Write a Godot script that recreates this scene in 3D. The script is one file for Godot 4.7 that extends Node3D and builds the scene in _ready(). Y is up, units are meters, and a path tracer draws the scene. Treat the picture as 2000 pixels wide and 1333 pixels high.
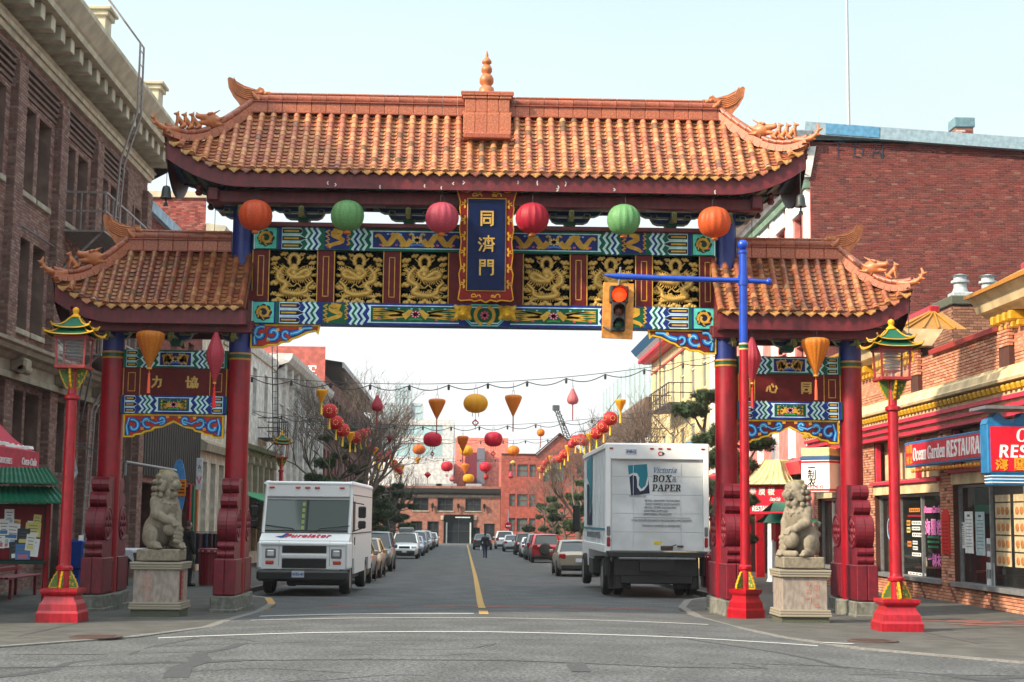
extends Node3D

var M := {}
var rng := RandomNumberGenerator.new()
const CX := 0.27            # the gate's axis

# ---------------------------------------------------------------- everything
func _ready() -> void:
	var cam := Camera3D.new()
	cam.name = "camera"
	cam.position = V(0, 1.62, 0)
	cam.rotation = V(0.119216, -0.027848, 0.0105)
	cam.fov = 25.887
	cam.far = 4000.0
	add_child(cam)
	cam.current = true
	var env := Environment.new()
	var sky := Sky.new()
	var ps := PanoramaSkyMaterial.new()
	ps.panorama = ImageTexture.create_from_image(hazy_sky())
	sky.sky_material = ps
	env.background_mode = Environment.BG_SKY
	env.sky = sky
	env.tonemap_mode = Environment.TONE_MAPPER_LINEAR
	env.tonemap_exposure = 1.5
	env.fog_enabled = true
	env.fog_density = 0.0002
	env.fog_light_color = Color(0.93, 0.95, 0.96)
	env.sdfgi_enabled = true
	env.ssao_enabled = true
	env.ssil_enabled = true
	var we := WorldEnvironment.new()
	we.name = "world"
	we.environment = env
	add_child(we)
	var sun := DirectionalLight3D.new()
	sun.name = "sun"
	sun.light_energy = 1.6
	sun.light_color = Color(1.0, 0.93, 0.82)
	sun.light_angular_distance = 2.0
	sun.shadow_enabled = true
	add_child(sun)
	sun.look_at_from_position(SUN * 50, Vector3.ZERO)
	make_materials()
	build_ground()
	build_gate()
	build_left()
	build_right()
	build_far()
	build_lamps()
	build_lions()
	build_vehicles()
	build_lanterns()
	build_people()
	build_trees()

const SUN := Vector3(-0.74, 0.54, 0.40)

# thin high overcast: whitest at the horizon, pale blue above it, brighter overhead and round the veiled sun
func hazy_sky() -> Image:
	var W := 512
	var H := 256
	var im := Image.create(W, H, false, Image.FORMAT_RGBF)
	var n := FastNoiseLite.new()
	n.seed = 9
	n.frequency = 0.9
	n.fractal_octaves = 4
	var sd := SUN.normalized()
	for y in H:
		var el := PI / 2 - PI * (y + 0.5) / H
		for x in W:
			var a := TAU * (x + 0.5) / W
			var d := V(sin(a) * cos(el), sin(el), -cos(a) * cos(el))
			var up := clampf(el / (PI / 2), 0.0, 1.0)
			var c := Color(0.71, 0.735, 0.74).lerp(Color(0.5, 0.655, 0.72), smoothstep(0.03, 0.27, up))
			c = c.lerp(Color(1.5, 1.62, 1.7), smoothstep(0.3, 0.9, up))
			c = c * (1.0 + 0.07 * n.get_noise_3d(d.x * 2.0, d.y * 7.0, d.z * 2.0))
			c += Color(1.0, 0.95, 0.86) * 2.2 * exp(-pow(d.angle_to(sd) / 0.55, 2))
			if el < 0.0:
				c = Color(0.71, 0.735, 0.74).lerp(Color(0.2, 0.2, 0.2), smoothstep(0.0, 0.25, -el))
			im.set_pixel(x, y, c)
	return im

func make_materials() -> void:
	T.fine = noise(0.06, 0.78, 1.0, 1, 5)
	T.grime = noise(0.012, 0.84, 1.0, 2, 5, 512)
	T.soft = noise(0.02, 0.88, 1.0, 3, 4)
	T.speck = noise(0.22, 0.62, 1.0, 4, 3, 512)
	T.asphalt = noise(0.035, 0.7, 1.0, 6, 7, 1024)
	T.bump = noise(0.12, 0, 1, 5, 4, 512, true, 6.0)
	T.rough = noise(0.03, 0, 1, 8, 4, 512, true, 3.0)
	var W := Color.WHITE
	T.stain = noise(0.02, 0.85, 1.0, 12, 6, 512)
	var wear := func(x, y): return {"detail_enabled": true, "detail_albedo": T.stain, "detail_blend_mode": BaseMaterial3D.BLEND_MODE_MUL, "detail_uv_layer": BaseMaterial3D.DETAIL_UV_2, "uv2_triplanar": true, "uv2_world_triplanar": true, "uv2_scale": V(x, y, x)}
	mat("asphalt", Color(0.125, 0.131, 0.134), 0.9, "asphalt", 0.35, "bump", 0.5, wear.call(0.07, 0.07))
	mat("pavement", Color(0.13, 0.127, 0.115), 0.9, "speck", 0.9, "bump", 0.5, wear.call(0.15, 0.15))
	mat("kerb", Color(0.2, 0.195, 0.18), 0.85, "fine", 0.7)
	mat("kerb_yellow", lin(196, 152, 84), 0.8, "fine", 1.0)
	mat("tar", Color(0.055, 0.057, 0.06), 0.75, "fine", 1.0)
	mat("road_white", Color(0.62, 0.62, 0.6), 0.8, "speck", 0.6)
	mat("road_yellow", lin(206, 164, 84), 0.8, "speck", 0.6)
	mat("brick_worn", lin(150, 92, 84), 0.9, "speck", 0.8)
	mat("rust_iron", lin(84, 64, 58), 0.7, "fine", 1.0)
	mat("paint", W, 0.5, "soft", 0.8, "", 1.0, {"metallic_specular": 0.3})
	mat("black_lacquer", Color(0.006, 0.006, 0.007), 0.7, "", 1.0, "", 1.0, {"metallic_specular": 0.12})
	mat("tile", W, 0.42, "fine", 1.3)
	var tl := [lin(196, 126, 82), lin(184, 106, 76), lin(204, 142, 94), lin(192, 118, 78), lin(200, 132, 88), lin(172, 106, 76), lin(152, 88, 58), lin(142, 76, 54), lin(158, 102, 68), lin(134, 82, 60)]
	for i in 10: mat("tile_%d" % i, tl[i], 0.4, "fine", 1.3)
	mat("tile_mossy", lin(116, 84, 56), 0.7, "fine", 1.3)
	mat("tile_end", lin(198, 132, 70), 0.5, "fine", 1.0)
	mat("tile_end_grey", lin(104, 104, 106), 0.6, "fine", 1.0)
	mat("tile_drip", lin(196, 142, 74), 0.5, "fine", 1.0)
	mat("tile_beast", lin(190, 112, 64), 0.45, "grime", 1.0)
	mat("column", Color(0.82, 0.78, 0.78), 0.42, "soft", 0.6, "", 1.0, wear.call(0.9, 0.16))
	mat("drum", lin(120, 14, 36), 0.45, "soft", 0.7, "", 1.0, wear.call(0.7, 0.4))
	mat("maroon_board", lin(116, 28, 38), 0.5, "grime", 0.5, "", 1.0, wear.call(0.9, 0.2))
	mat("concrete", Color(0.2, 0.2, 0.17), 0.9, "grime", 0.7, "rough", 0.6, wear.call(0.8, 0.5))
	mat("mossy_concrete", Color(0.13, 0.14, 0.1), 0.95, "speck", 0.6, "bump", 0.6)
	mat("gold", lin(214, 172, 84), 0.42, "fine", 2.0, "", 1.0, {"metallic": 0.25})
	mat("gold_paint", lin(206, 158, 30), 0.45, "soft", 1.0)
	mat("pale_gold", lin(206, 200, 140), 0.5, "grime", 0.6)
	mat("lamp_red", lin(176, 8, 32), 0.34, "soft", 0.9, "", 1.0, wear.call(1.4, 0.3))
	mat("lamp_frame", lin(150, 44, 44), 0.5, "soft", 1.0)
	mat("bench_red", lin(128, 14, 34), 0.4, "soft", 1.0)
	mat("trim_red", lin(206, 46, 74), 0.45, "soft", 0.8)
	mat("red_coping", lin(172, 56, 50), 0.5, "soft", 0.8)
	mat("signal_blue", lin(24, 70, 178), 0.3, "soft", 0.8)
	mat("signal_orange", lin(226, 148, 60), 0.55, "grime", 1.2)
	mat("signal_black", Color(0.022, 0.024, 0.024), 0.5)
	mat("lens_red", lin(255, 70, 20), 0.3, "", 1.0, "", 1.0, {"emission_enabled": true, "emission": Color(1.0, 0.2, 0.03), "emission_energy_multiplier": 1.6})
	mat("lens_amber", lin(90, 34, 20), 0.25)
	mat("lens_green", lin(14, 60, 44), 0.25)
	mat("chrome", Color(0.85, 0.85, 0.85), 0.3, "", 1.0, "", 1.0, {"metallic": 0.8})
	mat("grey_metal", lin(120, 124, 126), 0.45, "soft", 1.0, "", 1.0, {"metallic": 0.3})
	mat("pale_metal", lin(176, 184, 188), 0.45, "soft", 1.0)
	mat("alu", lin(150, 152, 154), 0.4, "soft", 1.0, "", 1.0, {"metallic": 0.4})
	mat("bronze", lin(62, 66, 66), 0.5, "fine", 1.5, "", 1.0, {"metallic": 0.4})
	mat("wire", Color(0.03, 0.03, 0.032), 0.6)
	mat("black_iron", Color(0.025, 0.026, 0.028), 0.55, "soft", 1.0)
	mat("fire_iron", lin(146, 136, 132), 0.6, "grime", 1.0)
	mat("lion_stone", Color(0.4, 0.34, 0.25), 0.9, "speck", 1.3, "bump", 0.9, wear.call(1.2, 0.8))
	mat("granite", Color(0.47, 0.39, 0.33), 0.75, "speck", 2.2, "", 1.0, wear.call(0.9, 0.4))
	mat("granite_edge", Color(0.38, 0.33, 0.25), 0.8, "speck", 2.0)
	mat("worn_red", lin(176, 132, 120), 0.8)
	mat("glass", Color(0.5, 0.52, 0.52, 0.03), 0.04, "", 1.0, "", 1.0, {"metallic_specular": 0.3, "transparency": BaseMaterial3D.TRANSPARENCY_ALPHA})
	mat("shop_glass", Color(0.1, 0.11, 0.11, 0.12), 0.03, "", 1.0, "", 1.0, {"metallic_specular": 0.35, "transparency": BaseMaterial3D.TRANSPARENCY_ALPHA})
	mat("glass_dark", Color(0.02, 0.024, 0.028), 0.07)
	mat("glass_green", Color(0.09, 0.12, 0.11), 0.1)
	mat("car_glass", Color(0.03, 0.04, 0.042), 0.05)
	mat("van_glass", Color(0.13, 0.165, 0.155), 0.06)
	mat("tower_glass", lin(170, 200, 204), 0.15, "grime", 0.02)
	var silk := {"orange": [236, 92, 40], "orange2": [238, 104, 42], "orange3": [234, 140, 36], "green": [120, 178, 110], "green2": [126, 188, 122], "pink": [214, 84, 106], "crimson": [196, 26, 56], "rose": [206, 66, 86], "rose2": [196, 52, 74], "pale_rose": [224, 126, 132], "amber": [248, 150, 40], "amber2": [236, 126, 40], "yellow": [254, 186, 30], "magenta": [222, 16, 66], "plum": [130, 30, 60], "scarlet": [226, 32, 62], "brick": [196, 56, 46], "cream": [236, 206, 120], "red_print": [220, 36, 44]}
	for k in silk:
		var c := lin(silk[k][0], silk[k][1], silk[k][2])
		mat("silk_" + k, c, 0.55, "fine", 2.5, "", 1.0, {"backlight_enabled": true, "backlight": Color(0.85, 0.85, 0.85), "rim_enabled": true, "rim": 0.3})
	mat("silk_trim", W, 0.6)
	mat("cloth", W, 0.9, "fine", 2.0)
	mat("paper", W, 0.8)
	mat("white_carton", lin(216, 216, 214), 0.8, "soft", 1.0)
	mat("white_paint", lin(236, 240, 241), 0.3, "", 1.0, "", 1.0, {"clearcoat_enabled": true, "clearcoat": 0.4})
	mat("white_panel", lin(220, 227, 230), 0.4, "soft", 0.15)
	mat("black_plastic", Color(0.016, 0.017, 0.018), 0.55, "soft", 1.0)
	mat("rubber", Color(0.018, 0.018, 0.018), 0.85)
	mat("rim", lin(150, 152, 156), 0.35, "", 1.0, "", 1.0, {"metallic": 0.6})
	mat("headlight", lin(206, 212, 216), 0.12, "", 1.0, "", 1.0, {"metallic": 0.5})
	mat("tail_light", lin(150, 12, 24), 0.2)
	mat("amber_lens", lin(196, 60, 26), 0.25)
	mat("plate", lin(196, 206, 216), 0.5)
	mat("sticker", lin(150, 170, 90), 0.5)
	var paints := {"tan": [150, 140, 124], "gold": [176, 148, 112], "slate": [84, 92, 98], "white": [222, 226, 228], "blue": [150, 164, 190], "grey": [128, 134, 138], "silver": [176, 182, 188], "black": [26, 28, 32], "red": [150, 14, 34], "teal": [44, 62, 70]}
	for k in paints:
		var c := lin(paints[k][0], paints[k][1], paints[k][2])
		mat("car_" + k, c, 0.35, "", 1.0, "", 1.0, {"metallic": 0.35, "clearcoat_enabled": true, "clearcoat": 0.8, "clearcoat_roughness": 0.08})
	var inks := {"ink_blue": [40, 60, 140], "ink_red": [206, 40, 70], "ink_black": [30, 34, 44], "ink_grey": [112, 118, 124], "ink_steel": [70, 110, 150], "ink_teal": [20, 120, 140], "ink_navy": [24, 36, 66], "ink_pink": [236, 130, 196], "white_print": [230, 230, 228], "faded_blue": [92, 92, 102]}
	for k in inks: mat(k, lin(inks[k][0], inks[k][1], inks[k][2]), 0.6)
	var masonry := {"mortar_brown": [132, 106, 96], "mortar_red": [146, 102, 92], "mortar_dark": [84, 46, 36], "cream": [200, 192, 168], "stone_belt": [156, 146, 126], "stone_sill": [176, 168, 150], "stucco": [206, 200, 184], "render_white": [222, 220, 216], "render_pale": [208, 206, 204], "mossy_stone": [110, 108, 78], "terracotta": [176, 92, 82], "terracotta_brick": [124, 76, 70], "cream_paint": [222, 196, 152], "pink_render": [214, 130, 122], "sage": [120, 150, 130], "yellow_render": [236, 212, 158], "brown_fascia": [110, 88, 76], "brick_far": [158, 106, 90], "red_render": [164, 78, 64], "salmon": [236, 130, 112], "coping_blue": [160, 190, 210]}
	for k in masonry: mat(k, lin(masonry[k][0], masonry[k][1], masonry[k][2]), 0.85, "grime", 0.25, "rough", 0.3)
	mat("brick", W, 0.88, "fine", 2.0)
	for i in 4: mat("brick_%d" % i, [lin(128, 84, 74), lin(140, 98, 86), lin(150, 88, 72), lin(116, 70, 62)][i], 0.88, "fine", 2.0)
	mat("dark_slot", Color(0.03, 0.02, 0.018), 0.9)
	mat("window_dark_frame", lin(44, 52, 56), 0.5)
	mat("window_pale_frame", lin(186, 180, 166), 0.6)
	mat("window_maroon", lin(110, 44, 50), 0.6)
	mat("black_board", Color(0.022, 0.02, 0.02), 0.7, "grime", 0.6)
	mat("awning_red", lin(196, 36, 66), 0.7, "soft", 0.6)
	mat("roof_green", lin(16, 96, 70), 0.45, "soft", 0.8)
	mat("sign_blue", lin(20, 110, 164), 0.4, "soft", 0.8)
	mat("sign_red", lin(214, 20, 50), 0.35, "soft", 0.8)
	mat("bark", Color(0.16, 0.12, 0.1), 0.9, "fine", 2.0)
	mat("needles", W, 0.8)

# ---------------------------------------------------------------- mesh builder
class Mb:
	var st := SurfaceTool.new()
	var col := Color.WHITE
	var sm := -1
	var n := 0

	func _init(c := Color.WHITE) -> void:
		col = c
		st.begin(Mesh.PRIMITIVE_TRIANGLES)

	func tri(a: Vector3, b: Vector3, c: Vector3) -> void:      # counter-clockwise seen from outside
		st.set_color(col)
		st.set_smooth_group(sm)
		st.add_vertex(a)
		st.add_vertex(c)
		st.add_vertex(b)
		n += 1

	func quad(a: Vector3, b: Vector3, c: Vector3, d: Vector3) -> void:
		tri(a, b, c)
		tri(a, c, d)

	func box(c: Vector3, s: Vector3, b := Basis(), skip_bottom := false) -> void:
		var x := b * Vector3(s.x / 2, 0, 0)
		var y := b * Vector3(0, s.y / 2, 0)
		var z := b * Vector3(0, 0, s.z / 2)
		quad(c - x - y + z, c + x - y + z, c + x + y + z, c - x + y + z)
		quad(c + x - y - z, c - x - y - z, c - x + y - z, c + x + y - z)
		quad(c + x - y + z, c + x - y - z, c + x + y - z, c + x + y + z)
		quad(c - x - y - z, c - x - y + z, c - x + y + z, c - x + y - z)
		quad(c - x + y + z, c + x + y + z, c + x + y - z, c - x + y - z)
		if not skip_bottom:
			quad(c - x - y - z, c + x - y - z, c + x - y + z, c - x - y + z)

	func span(a: Vector3, b: Vector3) -> void:                 # box from corner to corner
		box((a + b) / 2, (b - a).abs())

	func cbox(c: Vector3, s: Vector3, e: float, b := Basis()) -> void:   # box with chamfered edges
		var h := s / 2
		e = minf(e, minf(h.x, minf(h.y, h.z)) * 0.9)
		var f := func(sx, sy, sz, which):
			var q := Vector3(h.x * sx, h.y * sy, h.z * sz)
			if which != 0: q.x -= e * sx
			if which != 1: q.y -= e * sy
			if which != 2: q.z -= e * sz
			return c + b * q
		for s1 in [-1.0, 1.0]:
			_cq(f.call(s1, -1, -1, 0), f.call(s1, 1, -1, 0), f.call(s1, 1, 1, 0), f.call(s1, -1, 1, 0), b.x * s1)
			_cq(f.call(-1, s1, -1, 1), f.call(1, s1, -1, 1), f.call(1, s1, 1, 1), f.call(-1, s1, 1, 1), b.y * s1)
			_cq(f.call(-1, -1, s1, 2), f.call(1, -1, s1, 2), f.call(1, 1, s1, 2), f.call(-1, 1, s1, 2), b.z * s1)
			for s2 in [-1.0, 1.0]:
				_cq(f.call(s1, s2, -1, 0), f.call(s1, s2, 1, 0), f.call(s1, s2, 1, 1), f.call(s1, s2, -1, 1), b.x * s1 + b.y * s2)
				_cq(f.call(s1, -1, s2, 0), f.call(s1, 1, s2, 0), f.call(s1, 1, s2, 2), f.call(s1, -1, s2, 2), b.x * s1 + b.z * s2)
				_cq(f.call(-1, s1, s2, 1), f.call(1, s1, s2, 1), f.call(1, s1, s2, 2), f.call(-1, s1, s2, 2), b.y * s1 + b.z * s2)
				for s3 in [-1.0, 1.0]:
					var p0: Vector3 = f.call(s1, s2, s3, 0)
					var p1: Vector3 = f.call(s1, s2, s3, 1)
					var p2: Vector3 = f.call(s1, s2, s3, 2)
					if (p1 - p0).cross(p2 - p0).dot(b * Vector3(s1, s2, s3)) > 0:
						tri(p0, p1, p2)
					else:
						tri(p0, p2, p1)

	func _cq(a: Vector3, b2: Vector3, c: Vector3, d: Vector3, out: Vector3) -> void:
		if (b2 - a).cross(c - a).dot(out) > 0:
			quad(a, b2, c, d)
		else:
			quad(a, d, c, b2)

	func grid(rows: Array, group := 1, flip := false) -> void:  # rows of points, smooth; rows go "up", points run counter-clockwise seen from above
		sm = group
		for i in rows.size() - 1:
			var p: PackedVector3Array = rows[i]
			var q: PackedVector3Array = rows[i + 1]
			for j in p.size() - 1:
				if flip:
					quad(p[j + 1], p[j], q[j], q[j + 1])
				else:
					quad(p[j], p[j + 1], q[j + 1], q[j])
		sm = -1

	func tube(path: PackedVector3Array, rad, seg := 8, cap := true, group := 1) -> void:
		var rows := []
		var up := Vector3.UP
		for i in path.size():
			var t := (path[mini(i + 1, path.size() - 1)] - path[maxi(i - 1, 0)]).normalized()
			if absf(t.dot(up)) > 0.98:
				up = Vector3.RIGHT if absf(t.x) < 0.9 else Vector3.BACK
			var x := up.cross(t).normalized()
			var y := t.cross(x).normalized()
			up = y
			var r: float = rad if rad is float else rad[i]
			var row := PackedVector3Array()
			for k in seg + 1:
				var a := TAU * k / seg
				row.append(path[i] + x * cos(a) * r + y * sin(a) * r)
			rows.append(row)
		grid(rows, group)
		if cap:
			var e := path.size() - 1
			for k in seg:
				if (rad if rad is float else rad[0]) > 0.001:
					tri(path[0], rows[0][k + 1], rows[0][k])
				if (rad if rad is float else rad[e]) > 0.001:
					tri(path[e], rows[e][k], rows[e][k + 1])

	func bar(a: Vector3, b2: Vector3, r: float, seg := 6) -> void:
		tube(PackedVector3Array([a, b2]), r, seg)

	func beam(a: Vector3, b2: Vector3, w: float, h: float, up := Vector3.UP) -> void:
		var z := (b2 - a)
		var l := z.length()
		z /= l
		if absf(z.dot(up)) > 0.99:
			up = Vector3.RIGHT
		var x := up.cross(z).normalized()
		box((a + b2) / 2, Vector3(w, h, l), Basis(x, z.cross(x), z))

	func lathe(prof: Array, at: Vector3, seg := 16, sharp := true, b := Basis()) -> void:   # prof: Vector2(radius, height) from the bottom up
		for i in prof.size() - 1:
			var rows := []
			for k in 2:
				var p: Vector2 = prof[i + k]
				var row := PackedVector3Array()
				for s in seg + 1:
					var a := TAU * s / seg
					row.append(at + b * Vector3(cos(a) * p.x, p.y, -sin(a) * p.x))
				rows.append(row)
			grid(rows, (i % 7) + 2 if sharp else 1)
		for k in [0, prof.size() - 1]:
			var p: Vector2 = prof[k]
			if p.x > 0.002:
				for s in seg:
					var a := TAU * s / seg
					var a2 := TAU * (s + 1) / seg
					var v1 := at + b * Vector3(cos(a) * p.x, p.y, -sin(a) * p.x)
					var v2 := at + b * Vector3(cos(a2) * p.x, p.y, -sin(a2) * p.x)
					var v0 := at + b * Vector3(0, p.y, 0)
					if k == 0: tri(v0, v2, v1)
					else: tri(v0, v1, v2)

	func prism(poly: PackedVector2Array, t: Transform3D, d: float, back := true) -> void:    # polygon in the xy plane of t, from z=0 to z=d
		var idx := Geometry2D.triangulate_polygon(poly)
		var ccw := not Geometry2D.is_polygon_clockwise(poly)
		for i in range(0, idx.size(), 3):
			var a := poly[idx[i]]
			var b2 := poly[idx[i + 1]]
			var c := poly[idx[i + 2]]
			if (b2 - a).cross(c - a) < 0:
				var s := b2
				b2 = c
				c = s
			tri(t * Vector3(a.x, a.y, d), t * Vector3(b2.x, b2.y, d), t * Vector3(c.x, c.y, d))
			if back:
				tri(t * Vector3(a.x, a.y, 0), t * Vector3(c.x, c.y, 0), t * Vector3(b2.x, b2.y, 0))
		for i in poly.size():
			var p := poly[i]
			var q := poly[(i + 1) % poly.size()]
			if not ccw:
				var s := p
				p = q
				q = s
			quad(t * Vector3(p.x, p.y, 0), t * Vector3(q.x, q.y, 0), t * Vector3(q.x, q.y, d), t * Vector3(p.x, p.y, d))

	func ball(c: Vector3, r: Vector3, seg := 10, rings := 6) -> void:
		var rows := []
		for i in rings + 1:
			var f := -PI / 2 + PI * i / rings
			var row := PackedVector3Array()
			for s in seg + 1:
				var a := TAU * s / seg
				row.append(c + Vector3(cos(a) * cos(f) * r.x, sin(f) * r.y, -sin(a) * cos(f) * r.z))
			rows.append(row)
		grid(rows)

	func ribbon(pts: Array, w, t: Transform3D, d: float, taper := 0.0) -> void:     # a flat stroke of width w in the xy plane of t, thickness d
		var l := PackedVector2Array()
		var r := PackedVector2Array()
		for i in pts.size():
			var a: Vector2 = pts[maxi(i - 1, 0)]
			var b2: Vector2 = pts[mini(i + 1, pts.size() - 1)]
			var nn := (b2 - a).normalized().orthogonal()
			var f := float(i) / maxi(pts.size() - 1, 1)
			var ww: float = (w if w is float else w[i]) * (1.0 - taper * f) / 2
			l.append(pts[i] + nn * ww)
			r.append(pts[i] - nn * ww)
		for i in pts.size() - 1:
			var q := [l[i], l[i + 1], r[i + 1], r[i]]
			if (q[1] - q[0]).cross(q[2] - q[0]) < 0:
				q = [r[i], r[i + 1], l[i + 1], l[i]]
			var u := []
			for k in 4:
				u.append(t * Vector3(q[k].x, q[k].y, d))
			quad(u[0], u[1], u[2], u[3])
			if d > 0.003:
				var o := t.basis * Vector3(0, 0, d)
				quad(u[0] - o, u[1] - o, u[1], u[0])
				quad(u[2] - o, u[3] - o, u[3], u[2])
				if i == 0:
					quad(u[3] - o, u[0] - o, u[0], u[3])
				if i == pts.size() - 2:
					quad(u[1] - o, u[2] - o, u[2], u[1])

	func add(mesh: Mesh, t: Transform3D) -> void:
		st.append_from(mesh, 0, t)

	func mesh() -> ArrayMesh:
		st.generate_normals()
		return st.commit()

# ---------------------------------------------------------------- nodes
func obj(called: String, mb, m: Material, parent: Node = null, at := Vector3.ZERO) -> MeshInstance3D:
	var o := MeshInstance3D.new()
	o.name = called
	o.mesh = mb.mesh() if mb is Mb else mb
	o.material_override = m
	o.position = at
	(parent if parent else self).add_child(o, true)
	return o

func thing(called: String, label: String, category: String, at := Vector3.ZERO, turn := 0.0, group := "") -> Node3D:
	var o := Node3D.new()
	o.name = called
	o.position = at
	o.rotation.y = turn
	add_child(o, true)
	tag(o, label, category, group)
	return o

func tag(o: Node, label: String, category := "", group := "", kind := "") -> Node:
	if label: o.set_meta("label", label)
	if category: o.set_meta("category", category)
	if group: o.set_meta("group", group)
	if kind: o.set_meta("kind", kind)
	return o

func struct(called: String, mb, m: Material) -> MeshInstance3D:
	var o := obj(called, mb, m)
	o.set_meta("kind", "structure")
	return o

func copy(o: Node3D, at: Vector3, turn: float, label: String) -> Node3D:
	var r: Node3D = o.duplicate()
	r.name = str(o.name)
	add_child(r, true)
	r.position = at
	r.rotation.y = turn
	r.set_meta("label", label)
	return r

func scatter(called: String, mesh: Mesh, m: Material, where: Array, cols: Array, parent: Node = null) -> MultiMeshInstance3D:
	var mm := MultiMesh.new()
	mm.transform_format = MultiMesh.TRANSFORM_3D
	mm.use_colors = cols.size() > 0
	mm.mesh = mesh
	mm.instance_count = where.size()
	for i in where.size():
		mm.set_instance_transform(i, where[i])
		if cols.size():
			mm.set_instance_color(i, cols[i])
	var o := MultiMeshInstance3D.new()
	o.name = called
	o.multimesh = mm
	o.material_override = m
	o.set_meta("kind", "stuff")
	(parent if parent else self).add_child(o, true)
	return o

func xf(x: float, y: float, z: float, b := Basis()) -> Transform3D:
	return Transform3D(b, Vector3(x, y, z))

func PV(a := []) -> PackedVector3Array:
	return PackedVector3Array(a)

func P2(a := []) -> PackedVector2Array:
	return PackedVector2Array(a)

func rnd(a: float, b: float) -> float:
	return rng.randf_range(a, b)

func V(x: float, y: float, z: float) -> Vector3:
	return Vector3(x, y, z)

func ry(a: float) -> Basis:
	return Basis(Vector3.UP, a)

# ---------------------------------------------------------------- materials
func noise(freq: float, lo: float, hi: float, seed_: int, oct := 4, size := 256, normal := false, bump := 4.0) -> NoiseTexture2D:
	var f := FastNoiseLite.new()
	f.noise_type = FastNoiseLite.TYPE_SIMPLEX_SMOOTH
	f.seed = seed_
	f.frequency = freq
	f.fractal_octaves = oct
	var t := NoiseTexture2D.new()
	t.width = size
	t.height = size
	t.seamless = true
	t.noise = f
	if normal:
		t.as_normal_map = true
		t.bump_strength = bump
	else:
		var g := Gradient.new()
		g.offsets = PackedFloat32Array([0.25, 0.75])
		g.colors = PackedColorArray([Color(lo, lo, lo), Color(hi, hi, hi)])
		t.color_ramp = g
	return t

var T := {}

func mat(called: String, c: Color, rough := 0.7, tex := "", scale := 1.0, nrm := "", nscale := 1.0, opts := {}) -> StandardMaterial3D:
	var m := StandardMaterial3D.new()      # c is linear
	m.resource_name = called
	m.albedo_color = c.linear_to_srgb()
	m.roughness = rough
	m.vertex_color_use_as_albedo = true
	if tex or nrm:
		m.uv1_triplanar = true
		m.uv1_world_triplanar = true
		m.uv1_scale = Vector3.ONE * scale
		if tex: m.albedo_texture = T[tex]
		if nrm:
			m.normal_enabled = true
			m.normal_texture = T[nrm]
			m.normal_scale = nscale
	for k in opts:
		m.set(k, opts[k])
	M[called] = m
	return m

func lin(r: float, g: float, b: float) -> Color:      # 0..255 sRGB as seen on a swatch -> linear
	return Color(r / 255.0, g / 255.0, b / 255.0).srgb_to_linear()

func jig(c: Color, a: float) -> Color:
	var k := 1.0 + rng.randf_range(-a, a)
	return Color(c.r * k * (1 + rng.randf_range(-a, a) * 0.3), c.g * k, c.b * k * (1 + rng.randf_range(-a, a) * 0.3))

# ---------------------------------------------------------------- lettering
var fonts := {}

func text(s: String, h: float, depth: float, bold := false, face := "Droid Sans", italic := false) -> Mesh:
	var key := face + str(bold) + str(italic)
	if not fonts.has(key):
		var f := SystemFont.new()
		f.font_names = PackedStringArray([face])
		f.font_weight = 700 if bold else 400
		f.font_italic = italic
		fonts[key] = f
	var t := TextMesh.new()
	t.text = s
	t.font = fonts[key]
	t.font_size = 32
	t.pixel_size = h / 23.0       # h: capital height
	t.depth = depth
	t.curve_step = 4.0
	return t

func letters(called: String, s: String, h: float, m: Material, parent: Node, at: Vector3, b := Basis(), bold := true, face := "Droid Sans", squeeze := 1.0, slant := 0.0) -> MeshInstance3D:
	var o := obj(called, text(s, h, 0.012, bold, face), m, parent, at)
	var k := Basis(Vector3(squeeze, 0, 0), Vector3(slant, 1, 0), Vector3(0, 0, 1))
	o.basis = b * k
	return o

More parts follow.
